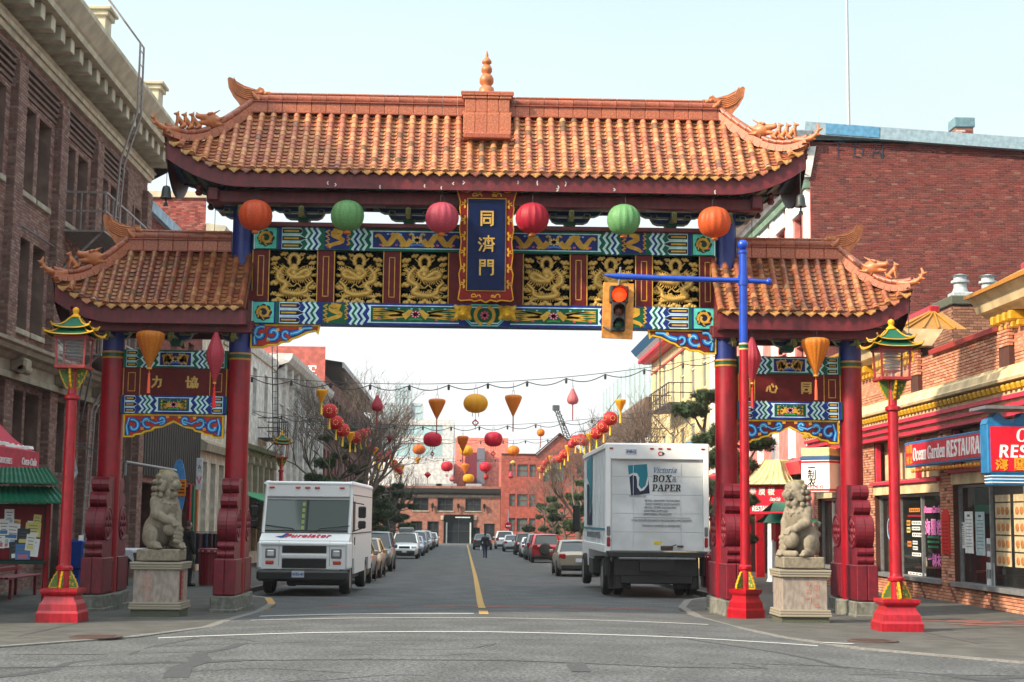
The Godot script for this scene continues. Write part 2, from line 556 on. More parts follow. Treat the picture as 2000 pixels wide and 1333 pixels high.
const GLYPH := {
	"tong": "3,1 3,18 17,18 17,2 15,1|6,14 14,14|6,4 6,10 14,10 14,4|6,4 14,4",
	"ji": "1,16 3,14|0,11 2,9|1,1 4,7|12,19 12,17|6,16 19,16|9,16 8,11 6,9|12,15 12,10|11,13 14,13|16,15 17,11 19,9|8,9 8,4 6,0|17,9 17,0|8,7 17,7|8,4 17,4",
	"men": "2,0 2,18 8,18 8,11|2,14 8,14|2,11 8,11|12,11 12,18 18,18 18,1 16,0|12,14 18,14|12,11 18,11",
	"li": "3,13 16,13 15,3 12,1|9,18 9,12 7,6 2,1",
	"xie": "0,11 7,11|3,18 3,1|9,15 17,15 16,11 14,10|13,18 12,13 9,10|7,7 12,7 11,2 10,1|9,9 9,5 6,1|14,7 19,7 18,2 17,1|16,9 16,5 13,1",
	"xin": "3,10 1,4|6,12 7,4 10,2 15,2 16,6|10,15 12,11|16,12 18,8",
	"hai": "1,16 3,14|0,11 2,9|1,1 4,7|8,19 6,14|7,16 19,16|9,13 8,3 18,3|9,13 17,13 16,1 14,0|6,8 19,8|12,11 13,10|12,6 13,5",
	"yuan": "2,0 2,19 18,19 18,0|2,1 18,1|6,16 14,16|10,18 10,13|5,13 15,13|7,8 7,11 13,11 13,8 7,8|10,8 10,3|10,7 5,3|12,6 16,3",
	"jiu": "1,16 3,14|0,11 2,9|1,1 4,7|6,18 19,18|7,0 7,14 18,14 18,0|7,1 18,1|11,18 11,12 9,9|14,18 14,10 16,9|7,5 18,5",
	"jia": "10,19 10,16|2,16 18,16|2,16 2,12|18,16 18,12|5,12 15,12|10,12 6,7 2,5|10,10 11,3 8,0|10,6 4,1|12,8 18,2|16,10 12,7",
	"yi": "1,10 18,11",
	"zhi": "4,19 2,15|3,16 11,16|1,12 12,12|6,19 6,0|2,2 2,8 11,8 11,3|15,17 15,5|19,19 19,1 16,0",
	"yifu": "10,19 10,16|2,15 18,15|10,15 7,9 1,5|7,9 7,1 10,3|10,11 13,5 19,1|17,11 13,7",
	"hua": "2,17 18,17|6,19 6,15|14,19 14,15|3,13 17,13|1,9 19,9|10,14 10,0|6,13 6,5|14,13 14,5|3,5 17,5",
	"li2": "1,18 18,18|3,18 3,10 1,2|6,15 17,15|6,12 17,12|6,15 6,8|17,15 17,8|6,8 17,8|11,18 11,3|7,4 16,4|8,6 6,1|14,6 17,1",
	"lou": "4,19 4,1|1,14 8,14|4,13 1,7|4,12 8,8|10,18 18,18|10,18 10,13 18,13 18,18|9,10 19,10|12,12 9,3 14,5 18,1|17,10 14,4 9,1",
}

func glyph(mb: Mb, g: String, size: float, w: float, t: Transform3D, d: float, squeeze := 1.0) -> void:
	for s in GLYPH[g].split("|"):
		var pts := []
		for p in s.split(" "):
			var q: PackedStringArray = p.split(",")
			pts.append(Vector2((float(q[0]) - 9.5) / 20.0 * size * squeeze, (float(q[1]) - 9.5) / 20.0 * size))
		# square off the corners by drawing each leg as its own stroke
		for i in pts.size() - 1:
			var e: Vector2 = (pts[i + 1] - pts[i]).normalized() * w * 0.45
			mb.ribbon([pts[i] - e, pts[i + 1] + e], w * (1.0 if absf(e.x) > absf(e.y) else 1.15), t, d + 0.0008 * i)

# ---------------------------------------------------------------- soft bodies: capsules joined by a smooth minimum, meshed as surface nets
class Sdf:
	var lo: Vector3
	var cell: float
	var nx: int
	var ny: int
	var nz: int
	var f := PackedFloat32Array()

	func _init(a: Vector3, b: Vector3, c: float) -> void:
		lo = a
		cell = c
		nx = int((b.x - a.x) / c) + 2
		ny = int((b.y - a.y) / c) + 2
		nz = int((b.z - a.z) / c) + 2
		f.resize(nx * ny * nz)
		f.fill(1.0)

	func cap(a: Vector3, b: Vector3, ra: float, rb := -1.0, k := 0.03, cut := false) -> void:
		if rb < 0.0: rb = ra
		var m := maxf(ra, rb) + k + cell * 2
		var mn := a.min(b) - Vector3.ONE * m
		var mx := a.max(b) + Vector3.ONE * m
		var i0 := clampi(int((mn.x - lo.x) / cell), 0, nx)
		var i1 := clampi(int((mx.x - lo.x) / cell) + 1, 0, nx)
		var j0 := clampi(int((mn.y - lo.y) / cell), 0, ny)
		var j1 := clampi(int((mx.y - lo.y) / cell) + 1, 0, ny)
		var k0 := clampi(int((mn.z - lo.z) / cell), 0, nz)
		var k1 := clampi(int((mx.z - lo.z) / cell) + 1, 0, nz)
		var ab := b - a
		var l2 := maxf(ab.length_squared(), 1e-9)
		for kk in range(k0, k1):
			for j in range(j0, j1):
				var at := (kk * ny + j) * nx
				for i in range(i0, i1):
					var p := lo + Vector3(i, j, kk) * cell
					var t := clampf((p - a).dot(ab) / l2, 0.0, 1.0)
					var d := p.distance_to(a + ab * t) - (ra + (rb - ra) * t)
					var g := f[at + i]
					if cut:
						var h2 := clampf(0.5 - 0.5 * (g + d) / k, 0.0, 1.0)
						f[at + i] = lerpf(g, -d, h2) + k * h2 * (1.0 - h2)
					else:
						var h := clampf(0.5 + 0.5 * (g - d) / k, 0.0, 1.0)
						f[at + i] = lerpf(g, d, h) - k * h * (1.0 - h)

	func ell(c: Vector3, r: Vector3, k := 0.03, rot := Basis()) -> void:
		var m := maxf(r.x, maxf(r.y, r.z)) + k + cell * 2
		var i0 := clampi(int((c.x - m - lo.x) / cell), 0, nx)
		var i1 := clampi(int((c.x + m - lo.x) / cell) + 1, 0, nx)
		var j0 := clampi(int((c.y - m - lo.y) / cell), 0, ny)
		var j1 := clampi(int((c.y + m - lo.y) / cell) + 1, 0, ny)
		var k0 := clampi(int((c.z - m - lo.z) / cell), 0, nz)
		var k1 := clampi(int((c.z + m - lo.z) / cell) + 1, 0, nz)
		var inv := rot.inverse()
		var mn := minf(r.x, minf(r.y, r.z))
		for kk in range(k0, k1):
			for j in range(j0, j1):
				var at := (kk * ny + j) * nx
				for i in range(i0, i1):
					var p := inv * (lo + Vector3(i, j, kk) * cell - c)
					var q := (p / r).length()
					var d := (q - 1.0) * (p.length() / q if q > 0.05 else mn)
					var g := f[at + i]
					var h := clampf(0.5 + 0.5 * (g - d) / k, 0.0, 1.0)
					f[at + i] = lerpf(g, d, h) - k * h * (1.0 - h)

	func mesh(paint = null) -> ArrayMesh:
		var id := PackedInt32Array()
		id.resize(f.size())
		id.fill(-1)
		var v := PackedVector3Array()
		var nn := PackedVector3Array()
		var cc := PackedColorArray()
		var idx := PackedInt32Array()
		var off := [0, 1, nx, nx + 1, nx * ny, nx * ny + 1, nx * ny + nx, nx * ny + nx + 1]
		for k in nz - 1:
			for j in ny - 1:
				for i in nx - 1:
					var at := (k * ny + j) * nx + i
					var s0 := f[at] < 0.0
					var mixed := false
					for o in off:
						if (f[at + o] < 0.0) != s0:
							mixed = true
							break
					if not mixed:
						continue
					var sum := Vector3.ZERO
					var cnt := 0
					for e in [[0, 1], [2, 3], [4, 5], [6, 7], [0, 2], [1, 3], [4, 6], [5, 7], [0, 4], [1, 5], [2, 6], [3, 7]]:
						var a := f[at + off[e[0]]]
						var b := f[at + off[e[1]]]
						if (a < 0.0) != (b < 0.0):
							var t := a / (a - b)
							var pa := Vector3(e[0] & 1, (e[0] >> 1) & 1, e[0] >> 2)
							var pb := Vector3(e[1] & 1, (e[1] >> 1) & 1, e[1] >> 2)
							sum += pa.lerp(pb, t)
							cnt += 1
					id[at] = v.size()
					var p := lo + (Vector3(i, j, k) + sum / cnt) * cell
					v.append(p)
					var g := Vector3(f[at + 1] - f[at] + f[at + off[3]] - f[at + off[2]] + f[at + off[5]] - f[at + off[4]], f[at + off[2]] - f[at] + f[at + off[3]] - f[at + 1] + f[at + off[6]] - f[at + off[4]], f[at + off[4]] - f[at] + f[at + off[5]] - f[at + 1] + f[at + off[6]] - f[at + off[2]])
					nn.append(g.normalized())
					cc.append(paint.call(p) if paint != null else Color.WHITE)
		for k in range(1, nz - 1):
			for j in range(1, ny - 1):
				for i in range(1, nx - 1):
					var at := (k * ny + j) * nx + i
					var s := f[at] < 0.0
					for ax in 3:
						var o: int = [1, nx, nx * ny][ax]
						if (f[at + o] < 0.0) == s:
							continue
						var p: int = [nx, nx * ny, 1][ax]
						var q: int = [nx * ny, 1, nx][ax]
						var a := id[at]
						var b := id[at - p]
						var c := id[at - p - q]
						var d := id[at - q]
						if a < 0 or b < 0 or c < 0 or d < 0:
							continue
						if s:
							idx.append_array(PackedInt32Array([a, c, b, a, d, c]))
						else:
							idx.append_array(PackedInt32Array([a, b, c, a, c, d]))
		var arr := []
		arr.resize(Mesh.ARRAY_MAX)
		arr[Mesh.ARRAY_VERTEX] = v
		arr[Mesh.ARRAY_NORMAL] = nn
		arr[Mesh.ARRAY_COLOR] = cc
		arr[Mesh.ARRAY_INDEX] = idx
		var m := ArrayMesh.new()
		if idx.size():
			m.add_surface_from_arrays(Mesh.PRIMITIVE_TRIANGLES, arr)
		return m

# ---------------------------------------------------------------- ground
const PROF := [0.0, 0.0, 14.0, 0.0, 25.0, -0.13, 30.0, -0.26, 37.5, -0.36, 60.0, -0.68, 103.0, -1.15, 180.0, -1.42, 400.0, -1.5, 3000.0, -1.6]

func gy(z: float) -> float:
	var d := maxf(-z, 0.0)
	for i in range(0, PROF.size() - 2, 2):
		if d <= PROF[i + 2]:
			return lerpf(PROF[i + 1], PROF[i + 3], (d - PROF[i]) / (PROF[i + 2] - PROF[i]))
	return -1.6

func road_y(x: float, z: float) -> float:
	var crown := 0.1 * maxf(0.0, 1.0 - pow((x - 0.3) / 4.6, 2)) * smoothstep(-36.0, -28.0, z) * smoothstep(-13.0, -18.0, z)
	return gy(z) + crown

func walk_y(z: float) -> float:
	return gy(z) + lerpf(0.02, 0.13, smoothstep(-30.0, -34.0, z))

func strip(mb: Mb, pts: Array, w: float, lift: float, step := 0.5) -> void:      # a painted or tarred line that follows the road; pts are Vector2(x, z)
	var path := []
	for i in pts.size() - 1:
		var l: float = (pts[i + 1] - pts[i]).length()
		var k := maxi(1, int(l / step))
		for j in k:
			path.append(pts[i].lerp(pts[i + 1], float(j) / k))
	path.append(pts[-1])
	var prev := []
	for i in path.size():
		var a: Vector2 = path[maxi(i - 1, 0)]
		var b: Vector2 = path[mini(i + 1, path.size() - 1)]
		var nn := (b - a).normalized().orthogonal() * w / 2
		var c: Vector2 = path[i]
		var l := V(c.x + nn.x, road_y(c.x + nn.x, c.y + nn.y) + lift, c.y + nn.y)
		var r := V(c.x - nn.x, road_y(c.x - nn.x, c.y - nn.y) + lift, c.y - nn.y)
		if i:
			mb._cq(prev[0], prev[1], r, l, Vector3.UP)
		prev = [l, r]

func build_ground() -> void:
	var zs := [40.0, 10.0, 0.0, -8.0]
	var z := -13.0
	while z > -40.0:
		zs.append(z)
		z -= 1.0
	for e in [-44.0, -50.0, -60.0, -75.0, -90.0, -103.0, -130.0, -180.0, -400.0, -1500.0]:
		zs.append(e)
	var xs := [-600.0, -60.0, -20.0]
	var x := -9.0
	while x < 10.0:
		xs.append(x)
		x += 0.75
	xs.append_array([20.0, 60.0, 600.0])
	var g := Mb.new()
	var rows := []
	for e in zs:
		var row := PV()
		for q in xs:
			row.append(V(q, road_y(q, e), e))
		rows.append(row)
	g.grid(rows)
	struct("road", g, M.asphalt)
	# pavements, one each side, with a kerb
	var left := [Vector2(-40, -16.4), Vector2(-9, -17.6), Vector2(-5.9, -19.1), Vector2(-4.6, -21.2), Vector2(-3.95, -23.5), Vector2(-4.0, -27.5), Vector2(-4.05, -32.0), Vector2(-4.35, -33.6), Vector2(-5.0, -35.0), Vector2(-5.6, -36.4), Vector2(-5.7, -40), Vector2(-5.7, -50), Vector2(-5.7, -60), Vector2(-5.6, -75), Vector2(-5.5, -90), Vector2(-5.3, -103), Vector2(-5.2, -130), Vector2(-5.2, -172)]
	var right := [Vector2(40, -15.0), Vector2(12, -16.2), Vector2(6.8, -17.8), Vector2(5.2, -20.2), Vector2(4.6, -22.3), Vector2(4.3, -25), Vector2(4.35, -28.5), Vector2(4.5, -32), Vector2(5.0, -34.5), Vector2(5.9, -36.6), Vector2(6.3, -39), Vector2(6.3, -50), Vector2(6.3, -60), Vector2(6.2, -75), Vector2(6.1, -90), Vector2(6.0, -103), Vector2(5.9, -130), Vector2(5.9, -172)]
	for side in [left, right]:
		var far: float = -40.0 if side == left else 40.0
		var fine := []
		for i in side.size() - 1:
			var k := maxi(1, int((side[i + 1] - side[i]).length() / 2.0))
			for j in k:
				fine.append(side[i].lerp(side[i + 1], float(j) / k))
		fine.append(side[-1])
		var w := Mb.new()
		var kb := Mb.new()
		var sgn := signf(far)
		for i in fine.size() - 1:
			var a: Vector2 = fine[i]
			var b: Vector2 = fine[i + 1]
			var ia := a + Vector2(0.16 * sgn, -0.08 if i < 8 else 0.0)
			var ib := b + Vector2(0.16 * sgn, -0.08 if i + 1 < 8 else 0.0)
			var A := V(a.x, walk_y(a.y), a.y)
			var B := V(b.x, walk_y(b.y), b.y)
			var IA := V(ia.x, walk_y(ia.y), ia.y)
			var IB := V(ib.x, walk_y(ib.y), ib.y)
			kb._cq(A, B, IB, IA, Vector3.UP)
			kb._cq(A, B, B - V(0, 0.25, 0), A - V(0, 0.25, 0), V(-sgn, 0, 0.2))
			w._cq(IA, IB, V(far, walk_y(ib.y), ib.y), V(far, walk_y(ia.y), ia.y), Vector3.UP)
		struct("pavement", w, M.pavement)
		struct("kerb", kb, M.kerb)
	# score joints in the near pavements
	var jt := Mb.new()
	for k in 9:
		var zz := -22.0 - k * 2.4
		for s in [[-10.6, -4.3 if zz > -33.0 else -5.9], [4.7 if zz > -33.0 else 6.5, 11.0]]:
			jt._cq(V(s[0], walk_y(zz) + 0.004, zz), V(s[1], walk_y(zz) + 0.004, zz), V(s[1], walk_y(zz - 0.02) + 0.004, zz - 0.02), V(s[0], walk_y(zz - 0.02) + 0.004, zz - 0.02), Vector3.UP)
	for xx in [-8.4, -6.2, 7.2, 9.1]:
		for k in 30:
			var z0 := -21.0 - k * 0.8
			jt._cq(V(xx, walk_y(z0) + 0.004, z0), V(xx + 0.02, walk_y(z0) + 0.004, z0), V(xx + 0.02, walk_y(z0 - 0.8) + 0.004, z0 - 0.8), V(xx, walk_y(z0 - 0.8) + 0.004, z0 - 0.8), Vector3.UP)
	struct("pavement_joint", jt, M.tar)
	# reddish brick patches let into the pavements and the road
	var bk := Mb.new()
	rng.seed = 5
	for k in 26:
		var xx := rnd(-3.4, 4.0)
		var zz := rnd(-32.6, -31.4)
		strip(bk, [Vector2(xx, zz), Vector2(xx + rnd(0.2, 0.75), zz)], rnd(0.2, 0.5), 0.004)
	struct("road_brick_band", bk, M.brick_worn)
	var bp := Mb.new()
	for k in 14:
		var xx := rnd(8.0, 10.4)
		var zz := rnd(-31.0, -25.0)
		var w2 := rnd(0.3, 1.0)
		bp._cq(V(xx, walk_y(zz) + 0.005, zz), V(xx + w2, walk_y(zz) + 0.005, zz), V(xx + w2, walk_y(zz - 0.4) + 0.005, zz - 0.4), V(xx, walk_y(zz - 0.4) + 0.005, zz - 0.4), Vector3.UP)
	struct("pavement_brick_inlay", bp, M.brick_worn)
	# painted lines
	var wl := Mb.new()
	strip(wl, [Vector2(-4.3, -21.15), Vector2(-2.2, -21.45), Vector2(0.3, -21.5), Vector2(3.0, -21.2), Vector2(4.9, -20.6)], 0.16, 0.006)
	strip(wl, [Vector2(-3.6, -25.15), Vector2(0.3, -25.25), Vector2(4.0, -24.9)], 0.16, 0.006)
	strip(wl, [Vector2(-3.7, -27.0), Vector2(0.12, -27.1)], 0.34, 0.006)
	strip(wl, [Vector2(5.0, -21.0), Vector2(5.35, -20.75)], 0.14, 0.03)
	struct("white_road_line", wl, M.road_white)
	var yl := Mb.new()
	strip(yl, [Vector2(0.3, -26.8), Vector2(0.3, -28.6)], 0.17, 0.0065)
	strip(yl, [Vector2(0.3, -30.6), Vector2(0.3, -60), Vector2(0.2, -103), Vector2(0.0, -150), Vector2(-0.1, -168)], 0.15, 0.006)
	struct("yellow_centre_line", yl, M.road_yellow)
	var yk := Mb.new()
	for s in [[Vector2(-4.02, -30.2), Vector2(-4.07, -32.0), Vector2(-4.37, -33.6)]]:
		for i in s.size() - 1:
			for j in 4:
				var a: Vector2 = s[i].lerp(s[i + 1], j / 4.0)
				var b: Vector2 = s[i].lerp(s[i + 1], (j + 1) / 4.0)
				yk._cq(V(a.x + 0.004, walk_y(a.y) + 0.004, a.y), V(b.x + 0.004, walk_y(b.y) + 0.004, b.y), V(b.x - 0.15, walk_y(b.y) + 0.004, b.y), V(a.x - 0.15, walk_y(a.y) + 0.004, a.y), Vector3.UP)
				yk._cq(V(a.x + 0.004, walk_y(a.y) + 0.004, a.y), V(b.x + 0.004, walk_y(b.y) + 0.004, b.y), V(b.x + 0.004, gy(b.y) - 0.05, b.y), V(a.x + 0.004, gy(a.y) - 0.05, a.y), Vector3.RIGHT)
	struct("yellow_kerb_paint", yk, M.kerb_yellow)
	# tar poured over cracks
	var tr := Mb.new()
	strip(tr, [Vector2(-3.7, -20.9), Vector2(-3.9, -20.0), Vector2(-4.1, -18.9), Vector2(-4.0, -18.2), Vector2(-4.4, -17.1)], 0.1, 0.003)
	strip(tr, [Vector2(-4.2, -17.6), Vector2(-4.4, -17.0), Vector2(-4.35, -16.3), Vector2(-4.6, -15.6), Vector2(-5.2, -14.6)], 0.22, 0.0035)
	strip(tr, [Vector2(-2.9, -19.6), Vector2(-2.95, -18.8), Vector2(-3.15, -18.0), Vector2(-3.05, -17.2)], 0.16, 0.003)
	strip(tr, [Vector2(-3.1, -17.5), Vector2(-2.95, -16.9), Vector2(-3.05, -16.2), Vector2(-2.9, -15.2)], 0.26, 0.0035)
	strip(tr, [Vector2(-3.5, -16.9), Vector2(-3.0, -16.75), Vector2(-2.5, -16.9)], 0.2, 0.004)
	strip(tr, [Vector2(-9, -16.3), Vector2(-5.0, -16.4), Vector2(-2.9, -16.9), Vector2(0.5, -16.8), Vector2(2.2, -16.4), Vector2(3.3, -16.5), Vector2(3.0, -17.0), Vector2(4.2, -17.1), Vector2(5.3, -16.4), Vector2(9, -16.2)], 0.045, 0.0045)
	strip(tr, [Vector2(2.8, -21.8), Vector2(3.2, -20.6), Vector2(3.9, -19.0), Vector2(4.15, -18.0), Vector2(4.25, -17.0)], 0.09, 0.003)
	strip(tr, [Vector2(-4.1, -19.4), Vector2(-2.6, -19.5), Vector2(0.0, -19.9), Vector2(2.0, -20.2)], 0.03, 0.003)
	strip(tr, [Vector2(-5.4, -18.2), Vector2(-3.0, -18.3)], 0.05, 0.0025)
	strip(tr, [Vector2(5.2, -16.5), Vector2(5.6, -15.7), Vector2(5.4, -15.0)], 0.3, 0.004)
	strip(tr, [Vector2(5.6, -16.0), Vector2(6.6, -16.5), Vector2(8.0, -16.6)], 0.22, 0.0046)
	strip(tr, [Vector2(1.2, -16.6), Vector2(1.2, -15.8)], 0.2, 0.005)
	rng.seed = 44
	for k in 16:
		var p := Vector2(rnd(-6, 7), rnd(-24, -14))
		var w := [p]
		var d := Vector2(1, rnd(-0.5, 0.5))
		for j in 7:
			d = (d + Vector2(rnd(-0.4, 0.4), rnd(-0.6, 0.6))).normalized()
			p += d * 0.28
			w.append(p)
		strip(tr, w, 0.022, 0.0032)
	for k in 5:
		var x0 := -1.5 + k * 0.9
		strip(tr, [Vector2(x0, -34.0 - k * 4.1), Vector2(x0 + 1.5, -34.1 - k * 4.1), Vector2(x0 + 2.4, -33.9 - k * 4.1)], 0.06, 0.003)
	struct("tar_seam", tr, M.tar)
	for p in [[Vector2(-5.1, -20.9), "round iron cover in the left pavement near the lamp post", 0.36], [Vector2(5.8, -21.4), "round iron cover in the right pavement near the lamp post", 0.36]]:
		var c := Mb.new(Color.WHITE)
		var cy := walk_y(p[0].y) + 0.006
		c.lathe([Vector2(p[2], 0), Vector2(p[2], 0.012), Vector2(p[2] - 0.05, 0.012), Vector2(p[2] - 0.055, 0.006), Vector2(0.02, 0.006)], Vector3.ZERO, 24)
		for k in 5:
			c.box(V(0, 0.009, -0.22 + k * 0.11), V(0.5, 0.008, 0.03))
		tag(obj("manhole_cover", c, M.rust_iron, null, V(p[0].x, cy, p[0].y)), p[1], "manhole cover")

# ---------------------------------------------------------------- the gate
var gate: Node3D
var tile_mesh := {}
const PITCH := 0.238

func make_tiles() -> void:
	var b := Mb.new()
	var rows := []
	var L := 0.152
	for q in [[L / 2, 0.067], [L / 2 - 0.02, 0.066], [-L / 2, 0.06]]:
		var row := PV()
		for k in 9:
			var a := PI * k / 8.0
			row.append(V(cos(a) * q[1], sin(a) * q[1] * 1.05, q[0]))
		rows.append(row)
	b.grid(rows)
	for k in 8:
		b.tri(V(0, 0, L / 2), rows[0][k], rows[0][k + 1])
	tile_mesh.barrel = b.mesh()
	var p := Mb.new()
	rows = []
	for q in [[0.07, 0.032, -0.034], [0.07, 0.032, 0.0], [-0.075, 0.004, 0.0]]:
		var row := PV()
		for k in 6:
			var f := k / 5.0 * 2 - 1
			row.append(V(f * 0.1, q[1] + q[2] - 0.03 + 0.03 * f * f, q[0]))
		rows.append(row)
	p.grid([rows[0], rows[1]], 1)
	p.grid([rows[1], rows[2]], 2)
	tile_mesh.pan = p.mesh()
	var c := Mb.new()
	c.lathe([Vector2(0.066, 0), Vector2(0.066, 0.02), Vector2(0.05, 0.026), Vector2(0.045, 0.018), Vector2(0.02, 0.018), Vector2(0.015, 0.026), Vector2(0.001, 0.028)], Vector3.ZERO, 12, true, Basis(Vector3.RIGHT, PI / 2))
	tile_mesh.cap = c.mesh()
	var d := Mb.new()
	d.prism(P2([Vector2(-0.112, 0.03), Vector2(-0.1, -0.03), Vector2(-0.05, -0.062), Vector2(-0.02, -0.085), Vector2(0, -0.1), Vector2(0.02, -0.085), Vector2(0.05, -0.062), Vector2(0.1, -0.03), Vector2(0.112, 0.03), Vector2(0.06, 0.008), Vector2(0, 0.0), Vector2(-0.06, 0.008)]), Transform3D(), 0.02)
	d.ribbon([Vector2(-0.08, -0.02), Vector2(0, -0.07), Vector2(0.08, -0.02)], 0.018, Transform3D(), 0.027)
	tile_mesh.drip = d.mesh()

func roof(called: String, xl: float, xr: float, hl: bool, hr: bool, rl: float, rr: float, ye: float, ze: float, rise: float, lift: float, singles: int, dull: float) -> Node3D:
	var zc := -30.0
	var part := Node3D.new()
	part.name = called
	gate.add_child(part, true)
	var DL := maxf(rl - xl, 0.001)
	var DR := maxf(xr - rr, 0.001)
	var over := func(x):
		if hl and x < rl: return (rl - x) / DL
		if hr and x > rr: return (x - rr) / DR
		return 0.0
	var P := func(x, t, back):
		var d: float = over.call(x)
		var y: float = ye + rise * (0.82 * t + 0.18 * t * t) + lift * d * d * (1.0 - t)
		var z: float = ze + t * (zc - ze)
		return V(x, y, 2 * zc - z if back else z)
	# the end slopes: w from 0 (middle) to 1 (corner)
	var E := func(w, t, sgn, left):
		var D: float = DL if left else DR
		var x: float = (xl if left else xr) + (t * D if left else -t * D)
		return V(x, ye + rise * (0.82 * t + 0.18 * t * t) + lift * w * w * (1.0 - t), zc + sgn * w * (ze - zc))
	var bw := []
	var bc := []
	var pw := []
	var pc := []
	var cw := []
	var dw := []
	var tone := func():
		var k := rng.randf()
		var c := lin(196, 126, 82)
		if k < 0.3: c = lin(184, 106, 76)
		elif k < 0.55: c = lin(206, 142, 94)
		elif k < 0.65: c = lin(172, 98, 70)
		c = jig(c, 0.16)
		if rng.randf() < 0.05: c = c.lerp(lin(70, 62, 52), 0.6)
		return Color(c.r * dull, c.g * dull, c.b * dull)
	var lay := func(f: Callable, tmax: float, side: Vector3, pan: bool, out_b: Array, out_c: Array):
		var len3: float = (f.call(tmax) - f.call(0.0)).length()
		var step := 0.118 if pan else 0.142
		var k := maxi(1, int(len3 / step))
		for i in k:
			var t := (i + 0.5) * step / len3 * tmax
			if t > tmax: break
			var a: Vector3 = f.call(maxf(t - 0.02, 0.0))
			var b: Vector3 = f.call(t + 0.02)
			var down := (a - b).normalized()
			var nrm := down.cross(side).normalized()
			if nrm.y < 0: nrm = -nrm
			var xx := nrm.cross(down).normalized()
			var B := Basis(xx, nrm, down)
			if pan:
				B = B * Basis(Vector3.RIGHT, -0.02)
			else:
				B = B * Basis(Vector3.UP, rnd(-0.04, 0.04)) * Basis(Vector3.RIGHT, rnd(-0.02, 0.02))
			out_b.append(Transform3D(B, f.call(t) + nrm * (-0.002 if pan else 0.024)))
			out_c.append(tone.call() * (0.93 if pan else 1.0))
	var xm := (xl + xr) / 2
	var nrow := int((xr - xl) / PITCH)
	var off := ((xr - xl) - nrow * PITCH) / 2
	var order := range(nrow + 1)
	order.sort_custom(func(a, b): return absf(xl + off + a * PITCH - xm) < absf(xl + off + b * PITCH - xm))
	for back in [false, true]:
		for i in order:
			var x: float = xl + off + i * PITCH
			var tm: float = 1.0 - over.call(x)
			if tm > 0.06:
				lay.call(func(t): return P.call(x, t, back), tm * 0.985, Vector3.RIGHT, false, bw, bc)
				var e: Vector3 = P.call(x, 0.0, back)
				cw.append(xf(e.x, e.y + 0.065, e.z + (0.0 if not back else 0.0), ry(PI) if back else Basis()))
			if i < nrow:
				var x2 := x + PITCH / 2
				var tm2: float = 1.0 - over.call(x2)
				if tm2 > 0.03:
					lay.call(func(t): return P.call(x2, t, back), tm2, Vector3.RIGHT, true, pw, pc)
				var e: Vector3 = P.call(x2, 0.0, back)
				dw.append(xf(e.x, e.y + 0.01, e.z + (-0.005 if back else 0.005), (ry(PI) if back else Basis()) * Basis(Vector3.RIGHT, -0.25)))
	for s in [[hl, true], [hr, false]]:
		if not s[0]: continue
		var nz := int(absf(ze - zc) / PITCH)
		for k in range(-nz, nz + 1):
			var w := absf(k) * PITCH / absf(ze - zc)
			var sg := 1.0 if k >= 0 else -1.0
			if 1.0 - w > 0.08:
				lay.call(func(t): return E.call(minf(w / maxf(1.0 - t, 0.001), 1.0) * (1.0 - t), t, sg, s[1]), 1.0 - w, Vector3.BACK, false, bw, bc)
			lay.call(func(t): return E.call(minf(w + 0.07, 1.0), t, sg, s[1]), maxf(0.05, 0.95 - w), Vector3.BACK, true, pw, pc)
	# the tiles that show largest stand alone, the rest lie in two sheets
	var put := func(mesh, nm, m, where, cols, most):
		for i in mini(most, where.size()):
			var o := MeshInstance3D.new()
			o.name = nm
			o.mesh = mesh
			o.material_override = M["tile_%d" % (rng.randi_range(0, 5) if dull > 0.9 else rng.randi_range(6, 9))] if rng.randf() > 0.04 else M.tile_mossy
			o.transform = where[i]
			part.add_child(o, true)
		if where.size() > most:
			scatter("further_" + nm + "s", mesh, m, where.slice(most), cols.slice(most), part)
	put.call(tile_mesh.barrel, "barrel_tile", M.tile, bw, bc, singles)
	put.call(tile_mesh.pan, "pan_tile", M.tile, pw, pc, singles)
	for w in cw:
		var o := MeshInstance3D.new()
		o.name = "tile_end"
		o.mesh = tile_mesh.cap
		o.material_override = M.tile_end_grey if rng.randf() < 0.08 else M.tile_end
		o.transform = w
		part.add_child(o, true)
	for w in dw:
		var o := MeshInstance3D.new()
		o.name = "drip_tile"
		o.mesh = tile_mesh.drip
		o.material_override = M.tile_drip if rng.randf() < 0.7 else M["tile_%d" % rng.randi_range(0, 9)]
		o.transform = w
		part.add_child(o, true)
	# deck under the tiles, soffit, fascia boards, rafters
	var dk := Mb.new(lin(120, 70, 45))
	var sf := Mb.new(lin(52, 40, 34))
	var fa := Mb.new()
	var N := 48
	for back in [false, true]:
		var r1 := []
		for j in 7:
			var row := PV()
			for i in N + 1:
				var x := lerpf(xl, xr, float(i) / N)
				var tm: float = 1.0 - over.call(x)
				row.append(P.call(x, tm * j / 6.0, back) - V(0, 0.03, 0))
			r1.append(row)
		dk.grid(r1, 1, back)
		var f1 := []
		var zf: float = ze - 0.06
		for q in [[-0.335, zf - 0.06], [-0.335, zf], [-0.03, zf], [-0.03, zf - 0.06], [-0.335, zf - 0.06]]:
			var row := PV()
			for i in N + 1:
				var x := lerpf(xl + 0.04, xr - 0.04, float(i) / N)
				var d: float = over.call(x)
				row.append(V(x, ye + q[0] + lift * d * d * (0.86 if q[0] < -0.2 else 1.0), 2 * zc - q[1] if back else q[1]))
			f1.append(row)
		for k in 4:
			fa.grid([f1[k], f1[k + 1]], k + 1, back)
		var s1 := []
